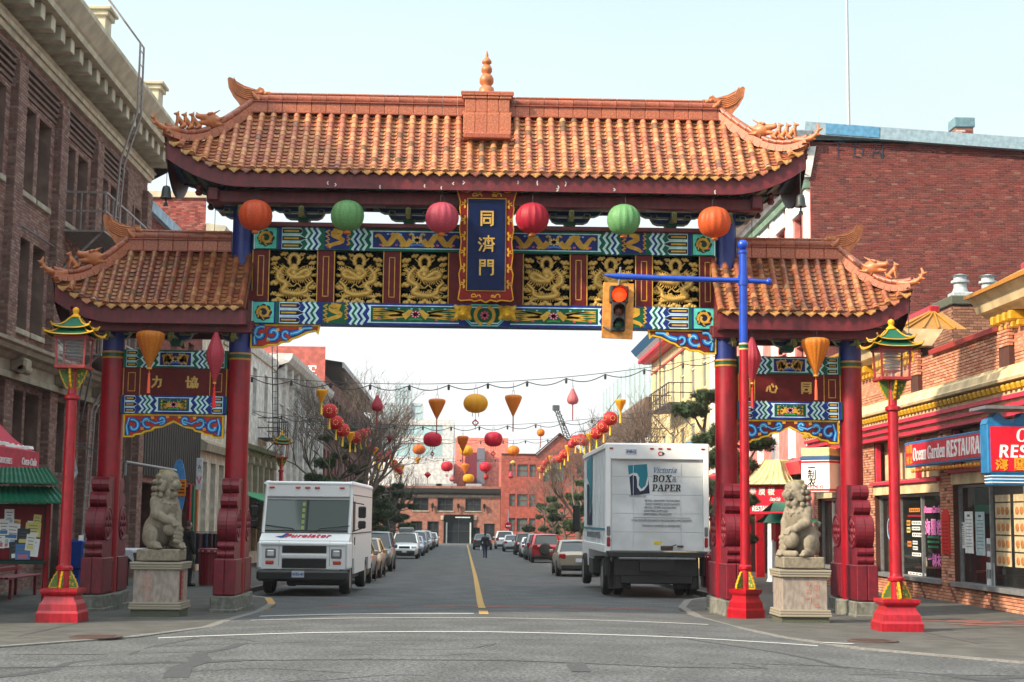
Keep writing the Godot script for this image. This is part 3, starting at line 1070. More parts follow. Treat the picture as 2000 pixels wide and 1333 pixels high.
		for j in 4:
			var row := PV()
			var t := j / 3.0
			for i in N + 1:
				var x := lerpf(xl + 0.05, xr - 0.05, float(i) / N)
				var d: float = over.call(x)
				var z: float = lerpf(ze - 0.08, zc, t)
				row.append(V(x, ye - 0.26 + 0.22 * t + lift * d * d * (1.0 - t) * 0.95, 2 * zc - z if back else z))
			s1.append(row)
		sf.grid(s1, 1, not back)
	for s in [[hl, true], [hr, false]]:
		var x: float = (xl + 0.03) if s[1] else (xr - 0.03)
		var r0 := []
		if s[0]:
			var rE := []
			for j in 6:
				var row := PV()
				for k in range(-8, 9):
					row.append(E.call(absf(k) / 8.0 * (1.0 - j / 5.0), j / 5.0, 1.0 if k >= 0 else -1.0, s[1]) - V(0, 0.03, 0))
				rE.append(row)
			dk.grid(rE, 2, not s[1])
			for q in [-0.335, -0.03]:
				var row := PV()
				for k in range(-12, 13):
					var w := k / 12.0
					row.append(V(x, ye + q + lift * w * w * (0.86 if q < -0.2 else 1.0), zc + w * (ze - 0.06 - zc)))
				r0.append(row)
			fa.grid(r0, 5, not s[1])
			var r2 := [r0[0].duplicate(), r0[1].duplicate()]
			for k in 25:
				for e in 2: r2[e][k].x += 0.06 if s[1] else -0.06
			fa.grid(r2, 6, s[1])
		else:
			fa.box(V(x, ye - 0.18, zc), V(0.06, 0.31, absf(zc - ze) * 2 - 0.14))
			fa.box(V(x, ye + 0.2, zc), V(0.05, 0.5, absf(zc - ze) * 1.3))
	obj("tile_deck", dk, M.paint, part)
	obj("fascia_board", fa, M.maroon_board, part)
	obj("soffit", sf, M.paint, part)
	var rf := Mb.new()
	var x3 := xl + 0.2
	while x3 < xr - 0.15:
		var d: float = over.call(x3)
		for sg in [1.0, -1.0]:
			rf.col = lin(40, 84, 66) if int(x3 * 10) % 2 == 0 else lin(30, 58, 92)
			rf.beam(V(x3, ye - 0.31 + lift * d * d * 0.9, zc + sg * (ze - 0.12 - zc)), V(x3, ye - 0.1 + lift * d * d * 0.2, zc + sg * 0.15), 0.09, 0.08)
		x3 += 0.24
	tag(obj("rafters", rf, M.paint, part), "", "", "", "stuff")
	# ridge: two mouldings over a band of tiles
	var ry_ := ye + rise
	var rg := Mb.new()
	var seg := 0.3
	var x4 := rl
	while x4 < rr - 0.02:
		var x5 := minf(x4 + seg, rr)
		rg.col = jig(lin(182, 104, 74), 0.14)
		rg.cbox(V((x4 + x5) / 2, ry_ + 0.07, zc), V(x5 - x4 - 0.006, 0.24, 0.2), 0.01)
		rg.col = jig(lin(164, 90, 66), 0.14)
		rg.tube(PV([V(x4 + 0.003, ry_ + 0.27, zc), V(x5 - 0.003, ry_ + 0.27, zc)]), 0.1, 10)
		rg.col = jig(lin(150, 74, 52), 0.1)
		rg.cbox(V((x4 + x5) / 2, ry_ + 0.185, zc), V(x5 - x4 - 0.004, 0.03, 0.27), 0.006)
		rg.cbox(V((x4 + x5) / 2, ry_ - 0.05, zc), V(x5 - x4 - 0.004, 0.03, 0.3), 0.006)
		rg.col = jig(lin(178, 104, 74), 0.1)
		rg.cbox(V((x4 + x5) / 2, ry_ + 0.365, zc), V(x5 - x4 - 0.004, 0.04, 0.16), 0.01)
		x4 = x5
	obj("ridge", rg, M.tile, part)
	# hip ridges to the corners, front and back, with their beasts
	for s in [[hl, true, -1.0], [hr, false, 1.0]]:
		if not s[0]: continue
		for back in [false, true]:
			var hp := Mb.new()
			var a := V(rl if s[1] else rr, ry_ + 0.12, zc)
			var pts := []
			for j in 13:
				var t := 1.0 - j / 12.0
				var p: Vector3 = P.call((xl + DL * t) if s[1] else (xr - DR * t), t, back)
				pts.append(p + V(0, 0.05, 0))
			for j in 12:
				hp.col = jig(lin(186, 110, 78), 0.12)
				var up: float = 0.11 if j < 6 else 0.07
				hp.beam(pts[j] + V(0, 0.02, 0), pts[j + 1].lerp(pts[j], 0.03) + V(0, 0.02, 0), 0.17, up + 0.06)
				hp.col = jig(lin(168, 94, 68), 0.12)
				hp.tube(PV([pts[j] + V(0, up + 0.08, 0), pts[j + 1].lerp(pts[j], 0.04) + V(0, up + 0.08, 0)]), 0.075 if j < 6 else 0.06, 8)
			var hipr := obj("hip_ridge", hp, M.tile, part)
			var dirn: Vector3 = (pts[12] - pts[8])
			dirn.y = 0
			var yaw := atan2(-dirn.z, dirn.x)
			obj("hip_tip", beast_mesh.tip, M.tile_beast, part).transform = xf(pts[12].x, pts[12].y + 0.1, pts[12].z, ry(yaw))
			var dh := obj("dragon_head", beast_mesh.dragon, M.tile_beast, part)
			dh.transform = xf(pts[6].x, pts[6].y + 0.24, pts[6].z, ry(yaw).scaled(Vector3.ONE * 1.15))
			for j in ([8, 9, 10] if DL > 1.3 and xr - xl > 8.0 else [9]):
				obj("roof_beast", beast_mesh.beast, M.tile_beast, part).transform = xf(pts[j].x, pts[j].y + 0.22, pts[j].z, ry(yaw).scaled(Vector3.ONE * 1.05))
		var fish := obj("ridge_fish", beast_mesh.fish, M.tile_beast, part)
		fish.transform = xf((rl if s[1] else rr) - s[2] * 0.02, ry_ + 0.2, zc, ry(0.0 if s[2] > 0 else PI))
	return part

var beast_mesh := {}

func make_beasts() -> void:
	# seated beast, facing +x
	var s := Sdf.new(V(-0.2, -0.05, -0.12), V(0.2, 0.36, 0.12), 0.012)
	s.cap(V(-0.08, 0.05, 0), V(0.03, 0.17, 0), 0.055, 0.045, 0.02)
	s.cap(V(0.04, 0.16, 0), V(0.06, 0.25, 0), 0.035, 0.032, 0.02)
	s.cap(V(0.06, 0.26, 0), V(0.12, 0.25, 0), 0.036, 0.02, 0.012)
	for z in [-0.03, 0.03]:
		s.cap(V(0.05, 0.15, z), V(0.08, 0.0, z), 0.022, 0.018, 0.012)
		s.cap(V(-0.07, 0.05, z * 1.3), V(0.0, 0.0, z * 1.5), 0.035, 0.02, 0.012)
		s.cap(V(0.05, 0.29, z * 0.8), V(0.03, 0.33, z), 0.012, 0.006, 0.008)
	s.cap(V(-0.11, 0.04, 0), V(-0.15, 0.12, 0), 0.022, 0.016, 0.012)
	s.cap(V(-0.15, 0.12, 0), V(-0.12, 0.2, 0), 0.018, 0.008, 0.012)
	beast_mesh.beast = s.mesh()
	# dragon head that ends the hip, facing +x
	s = Sdf.new(V(-0.3, -0.12, -0.16), V(0.34, 0.42, 0.16), 0.016)
	s.ell(V(-0.05, 0.06, 0), V(0.17, 0.13, 0.1), 0.03)
	s.cap(V(0.02, 0.1, 0), V(0.24, 0.1, 0), 0.075, 0.045, 0.03)
	s.cap(V(0.0, 0.02, 0), V(0.22, -0.01, 0), 0.06, 0.03, 0.02)
	s.cap(V(0.24, 0.12, 0), V(0.26, 0.16, 0), 0.03, 0.015, 0.015)
	for z in [-0.07, 0.07]:
		s.cap(V(0.06, 0.16, z), V(0.0, 0.19, z), 0.03, 0.02, 0.015)
		s.cap(V(-0.02, 0.17, z * 0.7), V(-0.16, 0.27, z), 0.022, 0.01, 0.015)
		s.cap(V(-0.1, 0.08, z), V(-0.24, 0.16, z * 1.2), 0.035, 0.012, 0.015)
		s.cap(V(-0.1, 0.0, z), V(-0.24, 0.02, z * 1.2), 0.035, 0.012, 0.015)
	s.cap(V(0.1, 0.06, -0.2), V(0.36, 0.055, 0.0), 0.012, 0.012, 0.01, true)
	s.cap(V(0.12, 0.05, 0.12), V(0.3, 0.05, 0.1), 0.02, 0.02, 0.01, true)
	beast_mesh.dragon = s.mesh()
	# the upturned tip of the hip: a curl with fins, facing +x
	s = Sdf.new(V(-0.35, -0.15, -0.1), V(0.36, 0.35, 0.1), 0.014)
	var c := [V(-0.25, 0.0, 0), V(-0.08, -0.02, 0), V(0.08, 0.0, 0), V(0.19, 0.07, 0), V(0.23, 0.17, 0), V(0.21, 0.26, 0)]
	for i in 5:
		s.cap(c[i], c[i + 1], 0.075 - i * 0.012, 0.064 - i * 0.012, 0.02)
	for i in 5:
		s.cap(c[i] + V(0.03, -0.02, 0), c[i] + V(0.09, -0.08 + i * 0.02, 0), 0.03, 0.008, 0.012)
		s.cap(c[i] + V(0, 0.03, 0), c[i] + V(-0.05, 0.09, 0), 0.026, 0.008, 0.012)
	beast_mesh.tip = s.mesh()
	# ridge-end fish-dragon: head biting the ridge (towards -x), tail fin sweeping up and out (+x)
	var f := Mb.new()
	var poly := P2([Vector2(-0.3, 0.06), Vector2(-0.31, -0.02), Vector2(0.28, -0.12), Vector2(0.36, 0.0), Vector2(0.46, 0.12), Vector2(0.54, 0.27), Vector2(0.57, 0.46), Vector2(0.53, 0.5), Vector2(0.46, 0.47), Vector2(0.36, 0.4), Vector2(0.22, 0.32), Vector2(0.06, 0.27), Vector2(-0.04, 0.24), Vector2(-0.1, 0.3), Vector2(-0.18, 0.26), Vector2(-0.19, 0.2), Vector2(-0.32, 0.2), Vector2(-0.34, 0.15), Vector2(-0.24, 0.11)])
	f.prism(poly, xf(0, 0, -0.07), 0.14)
	for sgn in [1.0, -1.0]:
		for k in 6:
			var y0 := 0.03 + k * 0.04
			f.tube(PV([V(0.02, y0, sgn * 0.07), V(0.2, y0 + 0.02, sgn * 0.078), V(0.36, y0 + 0.1, sgn * 0.074), V(0.5 - k * 0.012, y0 + 0.26, sgn * 0.07)]), PackedFloat32Array([0.016, 0.022, 0.02, 0.008]), 6)
		f.ball(V(-0.14, 0.18, sgn * 0.075), V(0.05, 0.045, 0.035), 8, 5)
		f.ball(V(-0.22, 0.16, sgn * 0.06), V(0.06, 0.04, 0.04), 8, 5)
		f.tube(PV([V(-0.1, 0.02, sgn * 0.08), V(0.0, 0.1, sgn * 0.09), V(0.06, 0.2, sgn * 0.08)]), PackedFloat32Array([0.05, 0.05, 0.015]), 8)
	beast_mesh.fish = f.mesh()

func arc(c: Vector2, r: float, a0: float, a1: float, k: int) -> Array:
	var o := []
	for i in k + 1:
		var a := deg_to_rad(lerpf(a0, a1, float(i) / k))
		o.append(c + Vector2(cos(a), sin(a)) * r)
	return o

func spiral(c: Vector2, r0: float, r1: float, a0: float, a1: float, k: int) -> Array:
	var o := []
	for i in k + 1:
		var f := float(i) / k
		var a := deg_to_rad(lerpf(a0, a1, f))
		o.append(c + Vector2(cos(a), sin(a)) * lerpf(r0, r1, f))
	return o

func rect2(mb: Mb, x0: float, x1: float, y0: float, y1: float, z: float) -> void:
	mb._cq(V(x0, y0, z), V(x1, y0, z), V(x1, y1, z), V(x0, y1, z), Vector3.BACK)

# a painted beam face: chevrons, medallions and a long panel, mirrored about xm
func painted(x0: float, x1: float, y0: float, y1: float, z: float, blue_field: bool, big: bool) -> Mb:
	var m := Mb.new()
	var teal := lin(96, 208, 190)
	var pale := lin(196, 232, 232)
	var green := lin(16, 96, 76)
	var navy := lin(32, 52, 128)
	var gold := lin(206, 160, 60)
	var rose := lin(214, 84, 120)
	var field := lin(30, 44, 108) if blue_field else lin(18, 88, 58)
	var e1 := green if blue_field else navy
	var e2 := navy if blue_field else green
	var h := y1 - y0
	var ym := (y0 + y1) / 2
	var xm := (x0 + x1) / 2
	m.col = e1
	rect2(m, x0, x1, y0, y1, z)
	for s in [-1.0, 1.0]:
		var L := 0
		var xo: float = x0 if s < 0 else x1
		var X := func(d): return xo - s * d
		var d := 0.0
		var t := Transform3D(Basis(), V(0, 0, z))
		if big:
			m.col = teal
			rect2(m, X.call(0.05), X.call(0.05 + h * 0.92), y0 + h * 0.04, y1 - h * 0.04, z + 0.003)
			m.col = lin(34, 34, 58) if not blue_field else lin(20, 74, 56)
			var mc := Vector2(X.call(0.05 + h * 0.46), ym)
			var poly := P2()
			for k in 32:
				var a := TAU * k / 32
				poly.append(mc + Vector2(cos(a), sin(a)) * h * (0.37 + 0.025 * cos(a * 8)))
			m.prism(poly, Transform3D(Basis(), V(0, 0, z)), 0.006, false)
			m.col = gold
			m.ribbon(spiral(mc, h * 0.29, h * 0.13, 200.0, -220.0, 16), h * 0.11, t, 0.011)
			for k in 7:
				var a := TAU * k / 7
				m.ribbon([mc + Vector2(cos(a), sin(a)) * h * 0.24, mc + Vector2(cos(a + 0.35), sin(a + 0.35)) * h * 0.34], h * 0.05, t, 0.0095)
			m.col = rose
			m.ribbon([mc + Vector2(h * 0.2, -h * 0.2), mc + Vector2(h * 0.27, -h * 0.14)], h * 0.05, t, 0.012)
			m.col = pale
			rect2(m, X.call(0.02), X.call(0.045), y0, y1, z + 0.003)
			d = 0.05 + h * 0.92 + 0.04
			m.col = e2
			rect2(m, X.call(d), X.call(d + 0.06), y0, y1, z + 0.003)
			d += 0.07
		else:
			d = 0.06
		# stacked bars that end in points
		m.col = pale
		rect2(m, X.call(d), X.call(d + 0.03), y0 + 0.01, y1 - 0.01, z + 0.004)
		var bl := 0.38 if big else 0.2
		for k in 3:
			var yy := y0 + h * (0.02 + 0.325 * k)
			var tip: float = (0.12 if k == 1 else 0.05) * (1.0 if big else 0.6)
			for q in [[pale, 0.0, 0.004], [e1, 0.022, 0.006], [lin(48, 26, 20), 0.045, 0.008]]:
				m.col = q[0]
				var o: float = q[1] * h / 0.45
				m.prism(P2([Vector2(X.call(d + 0.01), yy + o), Vector2(X.call(d + bl), yy + o), Vector2(X.call(d + bl + tip), yy + h * 0.155), Vector2(X.call(d + bl), yy + h * 0.31 - o), Vector2(X.call(d + 0.01), yy + h * 0.31 - o)]), Transform3D(Basis(), V(0, 0, z)), q[2], false)
			m.col = gold
			m.ribbon([Vector2(X.call(d + 0.04), yy + h * 0.155), Vector2(X.call(d + bl * 0.9), yy + h * 0.155)], h * 0.07, t, 0.0105)
		d += bl + 0.1
		# chevrons
		var zig := func(d0, nz, tone0):
			for k in nz:
				m.col = [pale, e1, pale, e2][(k + tone0) % 4]
				var w := 0.055 if big else 0.045
				var dd: float = d0 + k * w
				var pts := []
				for j in 5:
					pts.append(Vector2(X.call(dd + (0.0 if j % 2 == 0 else 0.075)), y0 + h * (0.01 + 0.245 * j)))
				m.ribbon(pts, w * 1.05, t, 0.004 + 0.0004 * k)
			return d0 + nz * (0.055 if big else 0.045)
		d = zig.call(d, 6 if big else 5, 0)
		if big:
			# a coiled dragon between the chevrons
			d += 0.06
			m.col = field
			rect2(m, X.call(d), X.call(d + 0.5), y0 + 0.012, y1 - 0.012, z + 0.003)
			m.col = gold
			var cx: float = X.call(d + 0.25)
			var p := []
			for k in 14:
				var f := k / 13.0
				p.append(Vector2(cx + 0.13 * sin(f * 8.5) * (0.6 + 0.6 * f) * s, y1 - 0.06 - f * (h - 0.11)))
			m.ribbon(p, h * 0.24, t, 0.008, 0.4)
			m.ribbon([Vector2(cx - 0.08, y1 - 0.05), Vector2(cx + 0.1, y1 - 0.08), Vector2(cx + 0.04, y1 - 0.16)], h * 0.2, t, 0.009)
			for k in 8:
				var b := Vector2(cx + (0.2 if k % 2 else -0.17), y0 + h * (0.14 + 0.1 * k))
				m.ribbon([b, b + Vector2(0.06 * (1 if k % 2 else -1), 0.03), b + Vector2(0.02, 0.07)], 0.03, t, 0.0075)
			m.col = rose
			for k in 3:
				m.ribbon([Vector2(X.call(d + 0.04 + 0.2 * k), y0 + 0.06 + 0.1 * k), Vector2(X.call(d + 0.08 + 0.2 * k), y0 + 0.07 + 0.1 * k)], 0.03, t, 0.0075)
			d = zig.call(d + 0.5, 6, 1)
		# half of the long panel
		var dl := d + 0.07
		var xe: float = X.call(dl)
		var xin: float = xm - s * -0.45 if big else xm
		if big: xin = xm + s * 0.52
		m.col = pale
		m.prism(P2([Vector2(xe, y0 + h * 0.1), Vector2(xin, y0 + h * 0.1), Vector2(xin, y1 - h * 0.1), Vector2(xe, y1 - h * 0.1), Vector2(X.call(dl + 0.05), ym + h * 0.2), Vector2(X.call(dl), ym), Vector2(X.call(dl + 0.05), ym - h * 0.2)]), Transform3D(Basis(), V(0, 0, z)), 0.0062, false)
		m.col = e2 if blue_field else e1
		rect2(m, X.call(dl + 0.075), xin, y0 + h * 0.14, y1 - h * 0.14, z + 0.0075)
		m.col = field
		rect2(m, X.call(dl + 0.09), xin, y0 + h * 0.18, y1 - h * 0.18, z + 0.0088)
		var span := absf(xin - xe) - 0.14
		var dragons := [[0.0, 0.5, 1.0], [0.5, 1.0, -1.0]] if big else [[0.05, 0.86, 1.0]]
		for q in dragons:
			m.col = gold
			var xa: float = X.call(dl + 0.12 + span * q[0])
			var xb: float = X.call(dl + 0.12 + span * q[1])
			if q[2] < 0:
				var sw := xa
				xa = xb
				xb = sw
			if blue_field:
				var p := []
				var ws := []
				for k in 22:
					var f := k / 21.0
					p.append(Vector2(lerpf(xa, lerpf(xa, xb, 0.86), f), ym + h * 0.2 * sin(f * 12.0 + 0.6)))
					ws.append(h * (0.1 + 0.17 * sin(minf(f * 1.4, 1.0) * PI * 0.62)))
				m.ribbon(p, ws, t, 0.0105)
				var hd := Vector2(lerpf(xa, xb, 0.88), ym + h * 0.05)
				m.ribbon([hd, hd + Vector2((xb - xa) * 0.08, 0)], h * 0.42, t, 0.0115, 0.5)
				for k in 4:
					var b := Vector2(lerpf(xa, xb, 0.15 + 0.22 * k), ym + (h * 0.22 if k % 2 else -h * 0.22))
					m.ribbon([b, b + Vector2((xb - xa) * 0.05, 0.03 if k % 2 else -0.03), b + Vector2((xb - xa) * 0.11, 0.0)], h * 0.1, t, 0.011)
			else:
				# a phoenix: body by the flower, long feathers behind it
				var bx := lerpf(xa, xb, 0.72)
				m.ribbon([Vector2(bx, ym - h * 0.12), Vector2(bx + (xb - xa) * 0.1, ym + h * 0.02), Vector2(bx + (xb - xa) * 0.14, ym + h * 0.14), Vector2(bx + (xb - xa) * 0.2, ym + h * 0.14)], h * 0.3, t, 0.011, 0.6)
				for k in 6:
					var yy := lerpf(-0.24, 0.26, k / 5.0) * h
					m.ribbon([Vector2(bx, ym + yy * 0.35), Vector2(lerpf(xa, bx, 0.6), ym + yy * 0.7 + 0.02 * sin(k * 2.0)), Vector2(lerpf(xa, bx, 0.3), ym + yy + 0.02 * cos(k * 3.0)), Vector2(xa, ym + yy * 0.9)], h * 0.11, t, 0.0105, 0.5)
			m.col = rose
			for k in 3:
				m.ribbon([Vector2(lerpf(xa, xb, 0.1 + 0.38 * k), ym - h * 0.24), Vector2(lerpf(xa, xb, 0.16 + 0.38 * k), ym - h * 0.22)], h * 0.08, t, 0.0112)
			m.col = lin(120, 190, 220)
			for k in 3:
				m.ribbon([Vector2(lerpf(xa, xb, 0.28 + 0.3 * k), ym + h * 0.25), Vector2(lerpf(xa, xb, 0.33 + 0.3 * k), ym + h * 0.25)], h * 0.06, t, 0.0114)
		# the flower or pearl in the middle of each long panel
		var fx: float = X.call(dl + 0.12 + span * 0.5) if big else xm
		if big or s > 0:
			for k in 8:
				var a := TAU * k / 8
				m.col = lin(206, 52, 98) if not blue_field else lin(226, 176, 76)
				var c0 := Vector2(fx, ym)
				m.ribbon([c0, c0 + Vector2(cos(a) * h * 0.22, sin(a) * h * 0.17)], h * 0.13, t, 0.0125, 0.5)
				m.col = pale
				m.ribbon([c0 + Vector2(cos(a) * h * 0.12, sin(a) * h * 0.1), c0 + Vector2(cos(a) * h * 0.2, sin(a) * h * 0.15)], h * 0.025, t, 0.0135)
			m.col = lin(60, 140, 70) if not blue_field else lin(70, 130, 200)
			m.ribbon([Vector2(fx - h * 0.3, ym - h * 0.24), Vector2(fx, ym - h * 0.2), Vector2(fx + h * 0.3, ym - h * 0.24)], h * 0.08, t, 0.012)
	if big:
		# the eight-sided cartouche under the plaque
		for q in [[teal, 0.0, 0.014], [e1, 0.03, 0.016], [pale, 0.05, 0.018], [field, 0.075, 0.02]]:
			m.col = q[0]
			var o: float = q[1]
			m.prism(P2([Vector2(xm - 0.4 + o, y0 + 0.13), Vector2(xm - 0.27, y0 + o), Vector2(xm + 0.27, y0 + o), Vector2(xm + 0.4 - o, y0 + 0.13), Vector2(xm + 0.4 - o, y1 - 0.13), Vector2(xm + 0.27, y1 - o), Vector2(xm - 0.27, y1 - o), Vector2(xm - 0.4 + o, y1 - 0.13)]), Transform3D(Basis(), V(0, 0, z)), q[2], false)
		m.col = gold
		for sg in [-1.0, 1.0]:
			m.ribbon(arc(Vector2(xm, ym), 0.19, 90 - sg * 20, 90 - sg * 165, 8), 0.07, Transform3D(Basis(), V(0, 0, z)), 0.024)
		for k in 8:
			var a := TAU * k / 8
			m.col = rose
			m.ribbon([Vector2(xm, ym), Vector2(xm + cos(a) * 0.09, ym + sin(a) * 0.09)], 0.05, Transform3D(Basis(), V(0, 0, z)), 0.025, 0.4)
	return m

# scroll board under a beam: outline, yellow edge, blue cloud scrolls
func spandrel(parent: Node3D, poly: PackedVector2Array, z: float, scrolls: Array, ground: Color) -> void:
	var b := Mb.new(lin(236, 184, 40))
	b.prism(poly, xf(0, 0, z - 0.08), 0.08)
	b.col = lin(28, 84, 60)
	var inner2 := Geometry2D.offset_polygon(poly, -0.035)
	for p in inner2: b.prism(p, xf(0, 0, z), 0.004, false)
	b.col = ground
	for p in Geometry2D.offset_polygon(poly, -0.045): b.prism(p, xf(0, 0, z), 0.008, false)
	for s in scrolls:
		var t := xf(0, 0, z)
		for q in [[lin(16, 40, 130), 2.0, 0.014], [lin(40, 130, 205), 1.35, 0.019], [lin(140, 210, 235), 0.35, 0.023]]:
			b.col = q[0]
			b.ribbon(s[0], s[1] * q[1], t, q[2], 0.35)
		if s.size() > 2:
			b.col = lin(222, 160, 70)
			b.ribbon([s[2] - Vector2(0.03, 0), s[2] + Vector2(0.03, 0.01)], 0.055, t, 0.02)
	obj("scroll_board", b, M.paint, parent)

func build_gate() -> void:
	make_beasts()
	make_tiles()
	gate = thing("chinatown_gate", "large red Chinese gate with orange tiled roofs spanning the street", "gate")
	var zc := -30.0
	var cols := [-7.2, -4.67, 5.21, 7.76]
	for i in 4:
		var x: float = cols[i]
		var tall := i == 1 or i == 2
		var r := 0.225
		var c := Mb.new(lin(172, 12, 34))
		c.lathe([Vector2(r, 0.08), Vector2(r, 4.74)], V(x, 0, zc), 28)
		for q in [[lin(222, 166, 40), 4.74, 4.775, 0.012], [lin(14, 92, 62), 4.775, 4.85, 0.008], [lin(222, 166, 40), 4.85, 4.885, 0.012]]:
			c.col = q[0]
			c.lathe([Vector2(r + q[3], q[1]), Vector2(r + q[3], q[2])], V(x, 0, zc), 28)
		c.col = lin(18, 52, 148)
		c.lathe([Vector2(r, 4.885), Vector2(r, 7.9 if tall else 5.3)], V(x, 0, zc), 28)
		obj("column", c, M.column, gate)
		var pl := Mb.new()
		for s in [-1.0, 1.0]:
			pl.cbox(V(x, -0.14, zc + s * 0.66), V(0.5, 0.46, 0.9), 0.02)
			pl.cbox(V(x, -0.3, zc + s * 0.66), V(0.54, 0.3, 0.94), 0.02)
		pl.lathe([Vector2(0.37, -0.5), Vector2(0.37, 0.06), Vector2(0.34, 0.09), Vector2(0.2, 0.09)], V(x, 0, zc), 8, true, ry(PI / 8))
		obj("plinth", pl, M.concrete, gate)
		# drum stones before and behind the column
		for s in [1.0, -1.0]:
			var poly := P2()
			for p in [[0.2, 0.1], [1.05, 0.1], [1.07, 0.13], [1.07, 0.78], [1.05, 0.8]]:
				poly.append(Vector2(p[0], p[1]))
			for q in [[0.9, 0.805, 0.965, 0.1], [0.9, 0.975, 1.125, 0.1]]:
				for p in arc(Vector2(q[0], (q[1] + q[2]) / 2), (q[2] - q[1]) / 2, -90, 90, 6): poly.append(Vector2(q[0] + (p.x - q[0]) * 1.2, p.y))
			for p in arc(Vector2(0.62, 1.445), 0.36, -62, 62, 10): poly.append(p)
			for p in arc(Vector2(0.6, 1.91), 0.155, -88, 88, 6): poly.append(Vector2(0.6 + (p.x - 0.6) * 1.25, p.y))
			for p in arc(Vector2(0.5, 2.215), 0.145, -88, 88, 6): poly.append(Vector2(0.5 + (p.x - 0.5) * 1.2, p.y))
			poly.append(Vector2(0.2, 2.36))
			var ds := Mb.new()
			var B := Basis(V(0, 0, s), Vector3.UP, V(1, 0, 0) * -s)      # local x -> z, extruded along x
			if s < 0: B = Basis(V(0, 0, -1), Vector3.UP, V(1, 0, 0))
			else: B = Basis(V(0, 0, 1), Vector3.UP, V(-1, 0, 0))
			for h in [-1.0, 1.0]:
				ds.prism(poly, Transform3D(B, V(x + s * 0.08 + h * 0.084, 0, zc)), 0.16)
				# base block, a little wider
				ds.cbox(V(x + h * 0.107, 0.45, zc + s * 0.63), V(0.2, 0.68, 0.9), 0.012)
				for yy in [0.15, 0.2, 0.72, 0.76]:
					ds.box(V(x + h * 0.208, yy, zc + s * 0.62), V(0.014, 0.018, 0.84))
				ds.box(V(x + h * 0.206, 0.46, zc + s * 0.24), V(0.014, 0.5, 0.03))
				ds.box(V(x + h * 0.206, 0.46, zc + s * 0.98), V(0.014, 0.5, 0.03))
				ds.box(V(x + h * 0.165, 1.9, zc + s * 0.3), V(0.012, 0.8, 0.03))
			var d := obj("drum_stone", ds, M.drum, gate)
			for h in [-1.0, 1.0]:
				var md := Mb.new()
				var Bm := Basis(Vector3.BACK, h * -PI / 2)
				md.lathe([Vector2(0.34, 0), Vector2(0.34, 0.018), Vector2(0.31, 0.026), Vector2(0.29, 0.012), Vector2(0.05, 0.012)], Vector3.ZERO, 24, true, Bm)
				for k in 8:
					var a := TAU * k / 8
					md.ball(Bm * V(cos(a) * 0.18, 0.012, sin(a) * 0.18), V(0.03, 0.07, 0.07), 8, 4)
				md.ball(V(h * 0.012, 0, 0), V(0.035, 0.07, 0.07), 8, 4)
				obj("medallion", md, M.drum, d, V(x + h * 0.165, 1.445, zc + s * 0.62))
	# ---- main span
	var xa := -4.45
	var xb := 4.99
	var bm := Mb.new(lin(30, 60, 100))
	bm.span(V(xa, 5.48, -30.22), V(xb, 5.93, -29.8))
	obj("lower_beam", bm, M.paint, gate)
	obj("lower_beam_painting", painted(xa, xb, 5.48, 5.93, -29.797, false, true), M.paint, gate)
	bm = Mb.new(lin(24, 84, 70))
	bm.span(V(xa, 7.0, -30.22), V(xb, 7.46, -29.8))
	obj("upper_beam", bm, M.paint, gate)
	obj("upper_beam_painting", painted(xa, xb, 7.0, 7.46, -29.797, true, true), M.paint, gate)
	bm = Mb.new()
	bm.cbox(V(CX, 7.505, -30.0), V(xb - xa + 0.1, 0.085, 0.62), 0.01)
	obj("beam_cap", bm, M.maroon_board, gate)
	bm = Mb.new(Color(0.004, 0.004, 0.005))
	bm.span(V(xa, 5.932, -30.08), V(xb, 6.998, -29.93))
	obj("panel_ground", bm, M.black_lacquer, gate)
	var edges := [[-4.45, -4.11], [-3.14, -2.79], [-1.80, -1.45], [-0.48, 1.05], [2.0, 2.35], [3.34, 3.69], [4.65, 4.99]]
	for e in edges:
		var s := Mb.new(lin(98, 26, 30))
		s.span(V(e[0], 5.934, -30.1), V(e[1], 6.996, -29.84))
		var w: float = e[1] - e[0]
		s.col = lin(208, 160, 66)
		for xx in [e[0] - 0.006, e[1] - 0.012]:
			s.span(V(xx, 5.936, -29.85), V(xx + 0.018, 6.994, -29.832))
		if w < 0.5:
			var x1: float = e[0] + w * 0.32
			var x2: float = e[1] - w * 0.32
			for q in [[x1, x1 + 0.016, 6.05, 6.88], [x2 - 0.016, x2, 6.05, 6.88], [x1, x2, 6.05, 6.066], [x1, x2, 6.864, 6.88]]:
				s.span(V(q[0], q[2], -29.85), V(q[1], q[3], -29.835))
		obj("panel_post", s, M.paint, gate)
	# ---- carved gold dragons
	var dm := dragon_relief()
	var cxs := [-3.625, -2.295, -0.965, 1.525, 2.845, 4.17]
	for i in 6:
		var o := obj("dragon_carving", dm, M.gold, gate, V(cxs[i], 6.465, -29.93))
		if i % 2 == 1 or i == 5:
			o.scale.x = -1.0
	# scroll boards under the main beam
	var sp := [Vector2(0, 0), Vector2(1.4, 0), Vector2(1.36, -0.2), Vector2(1.3, -0.14), Vector2(1.15, -0.17), Vector2(0.95, -0.27), Vector2(0.85, -0.3), Vector2(0.78, -0.36), Vector2(0.62, -0.38), Vector2(0.55, -0.43), Vector2(0.36, -0.44), Vector2(0.25, -0.49), Vector2(0, -0.49)]
